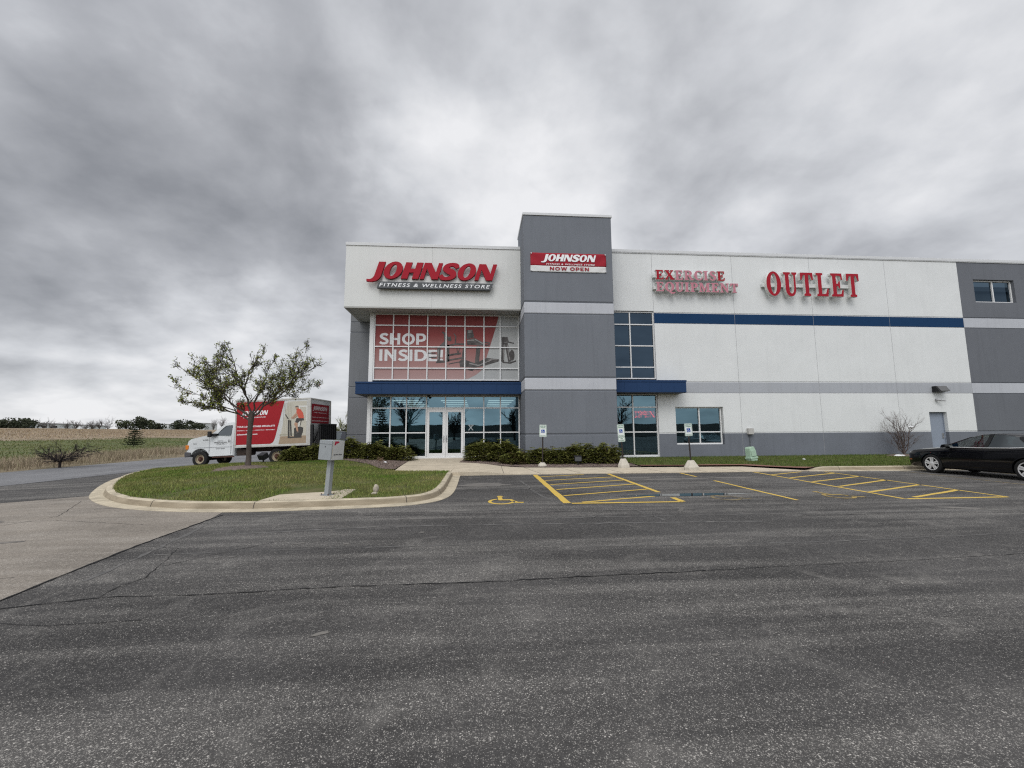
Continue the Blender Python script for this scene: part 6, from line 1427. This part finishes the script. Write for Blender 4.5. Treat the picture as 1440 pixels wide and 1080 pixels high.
# --- bare trees: generic grower
def bare_tree(name, label, cat, loc, H, spread, stems, M, seed, levels=3, r0=0.05, trunk_h=0.15, fan=0.6, group=None, sides=5, dens=1.0, leaf=None, flat=1.0):
    global rnd
    rnd = random.Random(seed); root = thing(name, label, cat, loc, group=group); a_ = MB(); b_ = MB(); LP = []
    if trunk_h > 0: a_.tube([(0, 0, -0.1), (0, 0, trunk_h*0.5), (0.02, 0, trunk_h)], [r0*1.25, r0*1.05, r0], 8, cap=False)
    def br(p, d, L, r, lvl):
        tip = p+(d.normalized()+Vector((0, 0, 0.18*flat))).normalized()*L; P = curve_pts(p, d, tip, 4, 0.045)
        (a_ if lvl == 0 else b_).tube(P, [max(r*(1-0.7*i/4), 0.0025) for i in range(5)], sides if lvl == 0 else 4, cap=False)
        if leaf and lvl >= 1:
            for q in P[2:]: LP.append(q+rv(0.1*L))
        if lvl >= levels: return
        for i in range(1, 5):
            for _ in range(2 if rnd.random() < 0.55*dens else 1):
                if rnd.random() < 0.8*dens:
                    dd = (P[i]-P[i-1]).normalized(); s_ = dd.cross(rv()).normalized(); br(P[i]+(P[i-1]-P[i])*rnd.random(), dd*0.9+s_*fan+Vector((0, 0, 0.1*flat)), L*rnd.uniform(0.38, 0.6), r*0.52, lvl+1)
    for k in range(stems):
        a = 2*PI*k/stems+rnd.uniform(-0.4, 0.4); o = spread*rnd.uniform(0.45, 1.0)
        h = H*rnd.uniform(0.72, 1.0)-trunk_h if k else H-trunk_h
        d = Vector((math.cos(a)*o, math.sin(a)*o, h*rnd.uniform(0.7, 1.0)*flat+h*(1-flat)*rnd.uniform(0.2, 1.0))); br(Vector((0.02*math.cos(a), 0.02*math.sin(a), trunk_h)), d, d.length*0.72, r0*0.75, 0)
    build(a_, 'trunk', M, root, smooth=True, angle=70); build(b_, 'branchwork', M, root)
    if leaf and LP:
        C = np.array([tuple(p) for p in LP]); A, B = rand_axes(len(C), leaf[1], leaf[1]*0.6); quads(C, A, B, 'leaves', leaf[0], root)
    return root
bare_tree('bare_shrub', 'leafless many stemmed shrub against the white wall beside the steel door', 'shrub', (22.55, 21.0, rlawn_z(22.55, 21.0)+0.05), 2.65, 0.80, 9, m_btwig, 3, levels=3, r0=0.035, trunk_h=0.05, fan=0.75, dens=0.85)
bare_tree('bare_tree', 'low spreading dark leafless tree standing at the road edge', 'tree', (-23.3, 25.9, terr_z(-23.4, 25.9)), 1.45, 1.55, 8, m_dtwig, 8, levels=3, r0=0.055, trunk_h=0.35, fan=0.7, dens=1.0, flat=0.35)

# --- junipers: layered feathery sprays
def juniper(loc, rx, ry, h, seed, label, n=330, bronze=0.06):
    rg = np.random.default_rng(seed); root = thing('juniper_shrub', label, 'shrub', loc, group='low juniper shrubs along the store front')
    T = []; MI = []
    n = int(n*2.3)
    for k in range(n):
        a = rg.uniform(0, 2*PI); el = math.asin(rg.uniform(0.0, 1.0))
        rr = rg.uniform(0.72, 1.0) if k > n*0.22 else rg.uniform(0.3, 0.75)
        lump = 1+0.10*math.sin(3*a+seed)+0.08*math.sin(5*a+2*seed)+0.07*math.sin(6*el+2*a+seed)
        ce = math.cos(el)**0.7
        tip = Vector((math.cos(a)*ce*rx*rr*lump, math.sin(a)*ce*ry*rr*lump, (0.07+math.sin(el)*0.93)*h*(0.5+0.5*rr)*lump))
        d = Vector((math.cos(a)*0.95, math.sin(a)*0.95, 0.04+0.22*math.sin(el))).normalized()
        if el > 1.1: d = (d+Vector((rg.normal()*0.5, rg.normal()*0.5, 0.1))).normalized()
        L = rg.uniform(0.22, 0.42)*(0.6+0.4*rx); b = tip-d*L; sd_ = d.cross(Vector((0, 0, 1))).normalized(); upv = sd_.cross(d)
        isb = rg.random() < bronze*(2.2 if tip.z < 0.3*h else 0.6)
        for j in range(13):
            t_ = (j+rg.random())/13; c = b+d*L*t_-Vector((0, 0, 0.22*L*t_*t_)); s_ = (1 if j % 2 else -1)
            w = (1-t_*0.7)*0.11+0.035; q = (d*0.9+sd_*s_*rg.uniform(0.4, 1.0)+upv*rg.uniform(-0.35, 0.35)).normalized(); e = c+q*w; wd_ = (q.cross(upv)+Vector(rg.normal(size=3))*0.4).normalized()*rg.uniform(0.012, 0.020)
            T += [tuple(c-wd_*0.6), tuple(c+q*w*0.5+wd_*1.2), tuple(e), tuple(c+q*w*0.5-wd_*1.2)]; MI.append(1 if isb else 0)
    V = np.array(T); V[:, 2] = np.maximum(V[:, 2], -0.02); raw('foliage', V, np.arange(len(V)).reshape(-1, 4), [m_jun, m_junb], root, mi=np.array(MI))
    st = MB(); rr_ = random.Random(seed)
    for k in range(14):
        a = rr_.uniform(0, 2*PI); q = rr_.uniform(0.3, 0.75); st.tube([(0.05*math.cos(a), 0.05*math.sin(a), -0.03), (math.cos(a)*rx*q*0.5, math.sin(a)*ry*q*0.5, h*0.25), (math.cos(a)*rx*q, math.sin(a)*ry*q, h*0.5)], [0.03, 0.02, 0.01], 5)
    build(st, 'stems', m_dtwig, root); return root
JL = [((-8.75, 21.25), .85, .62, .66, 'smaller juniper below the truck lift platform'), ((-7.55, 21.35), .95, .75, .86, 'juniper directly behind the grey drop box'), ((-6.35, 21.5), 1.05, .85, 1.08, 'tall juniper in front of the grey side wall'), ((-5.15, 21.3), 1.0, .8, .92, 'juniper under the left end of the shop front glass'), ((-4.05, 21.55), .95, .72, .74, 'low juniper beside the entrance path on its left')]
for i, ((x, y), rx, ry, h, lb) in enumerate(JL): juniper((x, y, mull_z(x, y)+0.01), rx, ry, h, 21+i, 'dark green '+lb, 380)
JR = [((0.15, 20.75), 1.0, .8, .98, 'juniper right of the glass doors'), ((1.25, 20.55), 1.0, .85, 1.02, 'high juniper hiding the glass by the tower corner'), ((1.75, 19.55), .75, .6, .55, 'small bronze tinged juniper below the tower corner'), ((2.75, 19.55), .85, .62, .72, 'low juniper at the tower corner behind the left parking sign'), ((3.75, 19.45), .95, .62, .74, 'juniper just left of the small floodlight'), ((4.7, 19.5), .95, .68, .94, 'tall juniper behind the small floodlight'), ((5.85, 19.3), 1.0, .70, .90, 'juniper at the right end of the tower bed')]
for i, ((x, y), rx, ry, h, lb) in enumerate(JR): juniper((x, y+0.12, mulr_z(x, y)+0.01), rx, ry*0.88, h*0.95, 41+i, 'dark green '+lb, 360, bronze=0.30 if 'bronze' in lb else 0.07)
mm = MB(); rr_ = random.Random(4)
dd_ = thing('dry_perennial', 'small clump of dead brown stems in the mulch', 'plant', (-4.5, 20.2, 0.2))
for k in range(40): a = rr_.uniform(0, 2*PI); q = rr_.uniform(0.05, 0.22); mm.tube([(0, 0, -0.02), (math.cos(a)*q*0.6, math.sin(a)*q*0.6, 0.15), (math.cos(a)*q, math.sin(a)*q, rr_.uniform(0.15, 0.3))], [0.006, 0.004, 0.003], 4)
build(mm, 'stems', mat('dead_stem', (0.22, 0.15, 0.10), 0.9), dd_)

# --- spruces: whorls of drooping branches set with needles
def spruce(name, label, loc, H, Rb, seed, M=None, group=None, n_whorl=15, tri=26):
    rg = np.random.default_rng(seed); root = thing(name, label, 'tree', loc, group=group); tm = MB(); tm.tube([(0, 0, -0.15), (0, 0, H*0.5), (0, 0, H)], [H*0.022, H*0.012, 0.006], 7); T = []
    for w_ in range(n_whorl):
        f = w_/(n_whorl-1); z = H*(0.10+0.88*f); nb = int(10-5*f)
        for k in range(nb):
            a = 2*PI*(k+rg.random()*0.7)/nb+w_*0.9; L = Rb*(1-f)**0.85*rg.uniform(0.75, 1.1)+0.05*H*0.6
            for j in range(tri):
                t_ = rg.uniform(0.08, 1.0); x, y = math.cos(a)*L*t_, math.sin(a)*L*t_; zz = z-0.16*L*math.sin(t_*PI*0.9)+0.10*L*t_
                c = Vector((x, y, zz)); q = Vector((math.cos(a)*0.8+rg.normal()*0.6, math.sin(a)*0.8+rg.normal()*0.6, rg.normal()*0.28+0.1)).normalized(); w = H*0.060*(1.15-0.5*t_); wd_ = q.cross(Vector(rg.normal(size=3))).normalized()*w*0.20
                T += [tuple(c-wd_), tuple(c+q*w*0.5+wd_), tuple(c+q*w), tuple(c+q*w*0.5-wd_)]
    V = np.array(T); raw('needles', V, np.arange(len(V)).reshape(-1, 4), M or m_spr, root); build(tm, 'trunk', m_dtwig, root); return root
spruce('young_spruce', 'small dark green spruce standing alone on the grassy slope', (-40.4, 53.6, terr_z(-40.4, 53.6)), 2.85, 1.05, 6, n_whorl=13, tri=46)

# --- far trees beyond the field
def far_crown(name, label, loc, H, Rr, seed, M, cat='tree', group=None, n=900):
    rg = np.random.default_rng(seed); root = thing(name, label, cat, loc, group=group); C = []
    lumps = [(rg.uniform(-.7, .7)*Rr, rg.uniform(-.7, .7)*Rr, H*rg.uniform(.35, .78), Rr*rg.uniform(.4, .7)) for _ in range(8)]+[(0, 0, H*.82, Rr*.35)]
    for _ in range(n):
        l = lumps[rg.integers(len(lumps))]; v = rg.normal(size=3); v /= np.linalg.norm(v); v *= l[3]*rg.uniform(.55, 1.05); C.append((l[0]+v[0], l[1]+v[1], max(0.1, l[2]+v[2]*0.85)))
    C = np.array(C); A, B = rand_axes(n, Rr*0.10, Rr*0.07); quads(C, A, B, 'crown', M, root)
    tm = MB(); tm.tube([(0, 0, -0.2), (0, 0, H*.6)], [Rr*.08, Rr*.04], 6)
    for k in range(5): a = k*1.3; tm.tube([(0, 0, H*.3), (math.cos(a)*Rr*.5, math.sin(a)*Rr*.5, H*.65)], [Rr*.04, Rr*.015], 5)
    build(tm, 'trunk', m_dtwig, root); return root
DK = [(-185, 181.0, 7.5, 3.6, 'at the left edge of the horizon'), (-192, 192.4, 7.3, 4.2, 'left of the long white sheds'), (-199, 203.9, 9.2, 4.0, 'with a ragged top touching the white sheds'), (-185, 239.2, 8.8, 3.8, 'behind the young spruce, left flank'), (-192, 257.9, 10.9, 5.2, 'tallest crown behind the young spruce'), (-199, 275.1, 10.3, 4.6, 'in the middle of the clump right of the spruce'), (-185, 262.4, 7.6, 3.6, 'low at the right end of the spruce clump'), (-192, 289.2, 10.7, 4.6, 'left of the white barn beyond the truck cab'), (-199, 311.0, 11.0, 5.4, 'rounded and broad just above the truck bonnet'), (-185, 298.4, 8.6, 3.8, 'low and dark above the truck bonnet')]
for i, (x, y, zt, r_, lb) in enumerate(DK):
    zb = terr_z(x); far_crown('evergreen_tree', 'far dark evergreen tree '+lb, (x, y, zb), zt-zb, r_, 60+i, m_far if i not in (3, 5) else m_farol, group='evergreens along the far edge of the field')
BR = [(-185, 196.6, 7.4, 'above the left end of the white sheds'), (-192, 207.9, 7.2, 'short, behind the white sheds'), (-199, 222.7, 8.3, 'broad, over the middle of the white sheds'), (-185, 211.4, 7.9, 'thin, right of the shed doors'), (-192, 223.9, 7.4, 'low, over the right end of the sheds'), (-199, 236.4, 8.6, 'right of the white sheds'), (-185, 223.6, 8.6, 'upright, between sheds and evergreen clump'), (-192, 237.0, 9.7, 'tallest pale crown left of the evergreen clump'), (-199, 337.3, 11.5, 'just above the truck windscreen'), (-185, 323.4, 12.4, 'tall, left of the truck cargo box')]
for i, (x, y, zt, lb) in enumerate(BR):
    zb = terr_z(x); bare_tree('far_bare_tree', 'far grey leafless tree '+lb, 'tree', (x, y, zb), (zt-zb)*1.12, 2.6, 7, m_fart, 80+i, levels=3, r0=0.16, trunk_h=(zt-zb)*0.25, fan=0.7, group='leafless trees along the far edge of the field', sides=4)
bare_tree('leafing_tree', 'pale leafless tree seen between truck and building', 'tree', (-18.6, 60, -0.3), 4.1, 1.7, 8, mat('pale_twigs', (0.15, 0.13, 0.09), 0.9), 99, levels=3, r0=0.07, trunk_h=0.3, fan=0.5, leaf=(m_leaf, 0.05))
far_crown('evergreen_bush', 'dark green bush beside the building corner behind the parked vehicle', (-17.9, 60, -0.3), 3.4, 1.0, 98, m_farol, 'bush', n=1600)
far_crown('evergreen_bush', 'low green bush behind the roof of the parked vehicle', (-19.4, 60, -0.3), 2.6, 1.1, 97, m_farol, 'bush', n=1600)
# --- far white buildings
m_shed = mat('white_shed', (0.80, 0.81, 0.82), 0.8, var=0.06, vscale=0.1); m_shed2 = mat('grey_shed', (0.36, 0.38, 0.40), 0.8, var=0.06, vscale=0.1); m_shroof = mat('shed_roof', (0.30, 0.29, 0.29), 0.8)
def shed(label, x, y0, y1, zt, doors=(), M=None, depth=14):
    zb = terr_z(x)-0.2; zt += 0.95; root = thing('far_shed', label, 'building', (x, (y0+y1)/2, zb)); h = zt-zb; w = (y1-y0)/2
    mb = MB(); mb.box(-depth, 0, -w, w, 0, h-0.25); wl_ = build(mb, 'wall', M or m_shed, root)
    mb = MB(); mb.prism([(-depth-0.4, h-0.25), (0.4, h-0.25), (-depth/2, h+0.35)], -w-0.3, w+0.3); build(mb, 'roof', m_shroof, root)
    for a, b, z0, z1 in doors: mb = MB(); mb.box(0.002, 0.06, -w+a, -w+b, z0, z1); build(mb, 'door', m_dtwig, root)
shed('grey white low shed left part of the long far building', -205, 207.4, 213.9, 6.2, (), m_shed2)
shed('long low white shed with two dark openings across the field', -205, 214.2, 233.4, 6.05, ((3.3, 5.2, 3.4, 4.3), (8.6, 10.2, 3.4, 4.3)))
shed('small white shed right of the long far building', -205, 241.4, 252.0, 5.6)
shed('pale low shed half hidden by the spruce clump', -205, 299.0, 317.0, 7.1)
shed('white barn with grey roof beyond the truck cab', -205, 336.0, 352.0, 8.6)

# ================================================================== SMALLER THINGS
# --- grey drop box on a leaning post
m_dbox = mat('drop_box_grey', (0.255, 0.275, 0.285), 0.55, var=0.06, vscale=5); m_dboxl = mat('drop_box_white', (0.50, 0.50, 0.485), 0.55, var=0.07, vscale=4)
dx = thing('drop_box', 'grey parcel drop box with a white side on a leaning square post', 'drop box', (-3.50, 10.40, 0.157), (0, R(3.2), R(0)))
AR = R(67)
def rotz(mb, a): c, s_ = math.cos(a), math.sin(a); mb.v = [(x*c-y*s_, x*s_+y*c, z) for x, y, z in mb.v]; return mb
mb = MB(); mb.box(-0.060, 0.060, -0.060, 0.060, 0.012, 0.845); build(rotz(mb, AR), 'post', m_dbox, dx, bevel=0.006)
mb = MB(); mb.box(-0.13, 0.13, -0.13, 0.13, 0.0, 0.014); bp_ = build(rotz(mb, AR), 'base_plate', m_dbox, dx)
for sx_ in (-1, 1):
    for sy in (-1, 1): mb = MB(); mb.lathe([(0.016, 0.014), (0.016, 0.032), (0.008, 0.045), (0, 0.045)], (sx_*0.10, sy*0.10, 0), 'z', 8); build(rotz(mb, AR), 'bolt', m_rust, bp_)
# box: local faces -x (towards left of view) and -y after turning
mb = MB(); mb.box(-0.225, 0.20, -0.20, 0.20, 0.845, 1.315); bx_ = build(rotz(mb, AR), 'box_body', m_dbox, dx, bevel=0.008)
def bside(name, fn, M): mb = MB(); fn(mb); return build(rotz(mb, AR), name, M, bx_)
bside('hopper_door', lambda q: (q.box(-0.237, -0.226, -0.190, 0.190, 1.228, 1.308), q.box(-0.237, -0.226, -0.190, 0.190, 0.852, 1.218)), m_dbox)
bside('lock', lambda q: q.box(-0.243, -0.2375, -0.015, 0.015, 1.15, 1.168), m_black)
bside('white_panel', lambda q: q.box(-0.215, 0.192, -0.207, -0.201, 0.852, 1.308), m_dboxl)
bside('stained_edge', lambda q: q.box(-0.222, -0.212, -0.2085, -0.2072, 0.88, 1.28), mat('yellow_stain', (0.45, 0.33, 0.14), 0.8, vscale=30, col2=(0.55, 0.53, 0.48)))
bside('logo', lambda q: (q.prism([(-0.165, 1.225), (-0.145, 1.295), (-0.02, 1.295), (0.0, 1.262), (-0.06, 1.245), (-0.105, 1.24), (-0.125, 1.205), (-0.16, 1.20)], -0.2105, -0.2075),), mat('crimson_logo', (0.38, 0.015, 0.045), 0.5))
def ltx(q): wall_text(q, 'spee-dee', -0.16, 0.13, 0.955, 1.0, -0.2095, 0.002, bold=0.02)
bside('lettering', ltx, MATS['black_lettering'])
dx.scale = (0.93, 0.93, 0.965)
# --- accessible parking signs in concrete-filled bases
m_sgreen = mat('sign_green', (0.03, 0.17, 0.075), 0.5); m_swhite = mat('sign_white', (0.66, 0.70, 0.68), 0.45); m_sblue = mat('sign_blue', (0.015, 0.06, 0.30), 0.45); m_post = mat('brown_post', (0.030, 0.024, 0.022), 0.5); m_base = mat('pale_concrete_base', (0.47, 0.435, 0.37), 0.9, var=0.12, vscale=6, bump=0.2)
def psign(label, loc, zs0, zs1, w, base, lean, van=False, yaw=0.0):
    root = thing('parking_sign', label, 'sign', loc, (0, lean, yaw), group='accessible parking signs along the sidewalk')
    mb = MB(); rb_, rt_, h = base; mb.lathe([(rb_, -0.08), (rb_, h*0.28), (rb_*0.95, h*0.34), (rt_*1.05, h*0.95), (rt_*0.9, h), (0, h)], (0, 0, 0), 'z', 8); build(mb, 'base', m_base, root, smooth=True, angle=30)
    mb = MB(); mb.tube([(0, 0, h-0.02), (0, 0, zs1-0.04)], 0.030, 10); build(mb, 'post', m_post, root, smooth=True)
    def rr(q, x0, x1, z0, z1, r_, y0, y1):
        P = []
        for cx, cz, a0 in ((x1-r_, z1-r_, 0), (x0+r_, z1-r_, 90), (x0+r_, z0+r_, 180), (x1-r_, z0+r_, 270)):
            for k in range(5): a = R(a0+k*22.5); P.append((cx+r_*math.cos(a), cz+r_*math.sin(a)))
        q.prism(P, y0, y1)
    def plate(z0, z1, kind):
        q = MB(); rr(q, -w/2, w/2, z0, z1, 0.03, -0.040, -0.036); pl_ = build(q, 'sign_plate', m_swhite, root)
        q = MB(); e = 0.012
        for a, b, c, d in ((-w/2+e, w/2-e, z1-e-0.010, z1-e), (-w/2+e, w/2-e, z0+e, z0+e+0.010), (-w/2+e, -w/2+e+0.010, z0+e+0.011, z1-e-0.011), (w/2-e-0.010, w/2-e, z0+e+0.011, z1-e-0.011)): q.box(a, b, -0.0425, -0.0402, c, d)
        H_ = z1-z0
        if kind == 'main':
            wall_text(q, 'RESERVED', -w*0.38, w*0.38, z1-H_*0.165, z1-H_*0.085, -0.042, 0.002, bold=0.03); wall_text(q, 'PARKING', -w*0.33, w*0.33, z1-H_*0.30, z1-H_*0.21, -0.042, 0.002, bold=0.03); wall_text(q, 'PERMIT REQUIRED', -w*0.36, w*0.36, z0+H_*0.085, z0+H_*0.135, -0.042, 0.002, bold=0.02)
        else: wall_text(q, 'VAN', -w*0.18, w*0.18, z0+H_*0.56, z0+H_*0.78, -0.042, 0.002, bold=0.03); wall_text(q, 'ACCESSIBLE', -w*0.36, w*0.36, z0+H_*0.24, z0+H_*0.44, -0.042, 0.002, bold=0.03)
        build(q, 'lettering', m_sgreen, pl_)
        if kind == 'main':
            s_ = w*0.46; zc_ = z0+H_*0.46; q = MB(); rr(q, -s_/2, s_/2, zc_-s_/2, zc_+s_/2, 0.012, -0.0432, -0.0402); sq = build(q, 'blue_square', m_sblue, pl_)
            V, F = curve_mesh(isa_loops(), 0.002); V = fit(V, -s_*0.34, s_*0.36, zc_-s_*0.40, zc_+s_*0.42); q = MB(); q.add([(a, -0.0450-t_, b) for a, b, t_ in V], F); build(q, 'wheelchair_symbol', m_swhite, sq)
    plate(zs0, zs1, 'main')
    if van: plate(zs0-0.21, zs0-0.008, 'van')
psign('blue and white accessible parking sign in front of the tower corner', (2.78, 18.45, 0.09), 1.27, 1.80, 0.32, (0.20, 0.10, 0.17), R(1.5))
psign('accessible parking sign with a second small plate below, by the strip window', (6.10, 17.60, 0.08), 1.27, 1.80, 0.31, (0.25, 0.12, 0.36), R(-3.5), van=True, yaw=R(4))
psign('accessible parking sign in front of the punched window', (8.44, 16.42, 0.06), 1.32, 1.82, 0.33, (0.29, 0.13, 0.36), R(-2.5), yaw=R(3))
# --- green cable pedestal
pd = thing('cable_pedestal', 'pale green leaning cable pedestal in the grass by the wall', 'utility pedestal', (12.95, 19.35, 0.13), (R(-4), R(-6), R(12)))
m_pgreen = mat('pale_green_plastic', (0.34, 0.47, 0.36), 0.6, var=0.08)
mb = MB(); mb.prism([(-0.20, 0.0), (0.20, 0.0), (0.155, 0.60), (0.11, 0.68), (-0.11, 0.68), (-0.155, 0.60)], -0.16, 0.16); build(mb, 'housing', m_pgreen, pd, bevel=0.03)
mb = MB(); mb.box(-0.215, 0.215, -0.185, 0.185, 0.12, 0.20); build(mb, 'collar', m_pgreen, pd, bevel=0.012)
mb = MB(); mb.box(-0.14, 0.14, -0.195, -0.1605, 0.24, 0.52); build(mb, 'door', m_pgreen, pd, bevel=0.008)
# --- ground floodlights
def flood(label, loc, rz, tilt, s=1.0):
    root = thing('floodlight', label, 'light', loc, (0, 0, rz), group='ground floodlights in the planting'); mb = MB(); mb.tube([(0, 0, -0.05), (0, 0, 0.17*s)], 0.035*s, 8); mb.box(-0.07*s, 0.07*s, -0.03*s, 0.03*s, 0.15*s, 0.20*s); build(mb, 'stake', m_black, root)
    mb = MB(); mb.prism([(-0.18*s, -0.12*s), (0.10*s, -0.14*s), (0.14*s, 0.13*s), (-0.16*s, 0.15*s)], -0.20*s, 0.20*s, plane='yz'); c, s_ = math.cos(tilt), math.sin(tilt); mb.v = [(x, y*c-z*s_, y*s_+z*c+0.34*s) for x, y, z in mb.v]; hd = build(mb, 'lamp_head', m_black, root, bevel=0.015)
    mb = MB(); mb.box(-0.17*s, 0.17*s, 0.125*s, 0.142*s, -0.11*s, 0.11*s); mb.v = [(x, y*c-z*s_, y*s_+z*c+0.34*s) for x, y, z in mb.v]; build(mb, 'glass', mat('flood_glass', (0.09, 0.095, 0.10), 0.2), hd)
flood('black floodlight on the grass right of the young tree', (-8.72, 18.2, lawn_z(-8.72, 18.2)), R(-28), R(32), 0.85)
flood('small black floodlight in the mulch before the tower shrubs', (4.42, 18.75, mulr_z(4.42, 18.75)), R(175), R(-8), 0.82)
# --- stones and litter
def stone(label, loc, r_, seed, sc=(1, 1, 1), M=None, name='stone', cat='stone'):
    bm = bmesh.new(); bmesh.ops.create_icosphere(bm, subdivisions=3, radius=r_)
    for v in bm.verts: k = 1+0.28*mnoise.noise((v.co/r_)*1.3+Vector((seed, 0, 0)))+0.08*mnoise.noise((v.co/r_)*4+Vector((seed, 3, 0))); v.co = Vector((v.co.x*k*sc[0], v.co.y*k*sc[1], v.co.z*k*sc[2]))
    me = bpy.data.meshes.new(name); bm.to_mesh(me); bm.free(); me.shade_smooth(); o = finish(name, me, M or mat('pale_stone', (0.46, 0.41, 0.33), 0.9, vscale=12, col2=(0.30, 0.27, 0.22), bump=0.4), None, loc); return tag(o, label, cat)
stone('taller pale stone standing on edge in the grass', (-2.45, 10.62, lawn_z(-2.45, 10.62)+0.11), 0.085, 2.0, (0.75, 0.7, 1.35))
stone('small flat pale stone lying just in front of the taller one', (-2.44, 10.45, lawn_z(-2.44, 10.45)+0.02), 0.06, 5.0, (1.2, 0.9, 0.6))
stone('bright white lump lying in the mulch by the shrubs', (-4.18, 19.75, 0.235), 0.075, 8.0, (1.15, 0.9, 0.75), m_letw, 'litter', 'litter')
stone('white scrap at the foot of the leafless shrub', (22.0, 20.75, 0.22), 0.16, 9.0, (1.8, 0.9, 0.35), m_letw, 'litter', 'litter')
stone('white bag caught in the leafless shrub branches', (22.95, 20.85, 1.70), 0.12, 12.0, (1.2, 0.8, 0.6), m_letw, 'plastic_bag', 'bag')
stone('tiny white scrap on the dark grass strip', (15.6, 19.4, 0.19), 0.055, 13.0, (1.3, 0.9, 0.6), m_letw, 'litter', 'litter')
# --- what stands on the other side of the lot and shows in the glass
for i, (x, y, h) in enumerate([(-19, -22, 8.5), (-12, -27, 10), (-4.5, -34, 7), (7, -36, 8), (15, -30, 9), (26, -33, 8), (-27, -30, 9)]):
    bare_tree('roadside_tree', ['leafless', 'tall leafless', 'slender leafless', 'spreading leafless', 'rough leafless', 'grey leafless', 'broad leafless'][i]+' tree across the lot, mirrored in the glass', 'tree', (x, y, -0.3), h, 3.2, 7, m_dtwig, 120+i, levels=3, r0=0.2, trunk_h=h*0.22, fan=0.7, group='trees on the far side of the lot', sides=4)
spruce('roadside_spruce', 'dark spruce across the lot, mirrored in the glass', (-15.5, -24, -0.3), 6.0, 2.0, 14, group='trees on the far side of the lot')
spruce('roadside_spruce', 'second, larger spruce across the lot, mirrored in the glass', (20, -28, -0.3), 6.8, 2.2, 15, group='trees on the far side of the lot')
mb = MB(); mb.box(-90, 110, -122, -104, -0.3, 4.0); fb = tag(build(mb, 'long_warehouse', mat('warehouse_tan', (0.16, 0.155, 0.15), 0.9, var=0.1, vscale=0.2), loc=(0, -112, 0)), 'long low warehouse across the street, mirrored in the glass', 'building')
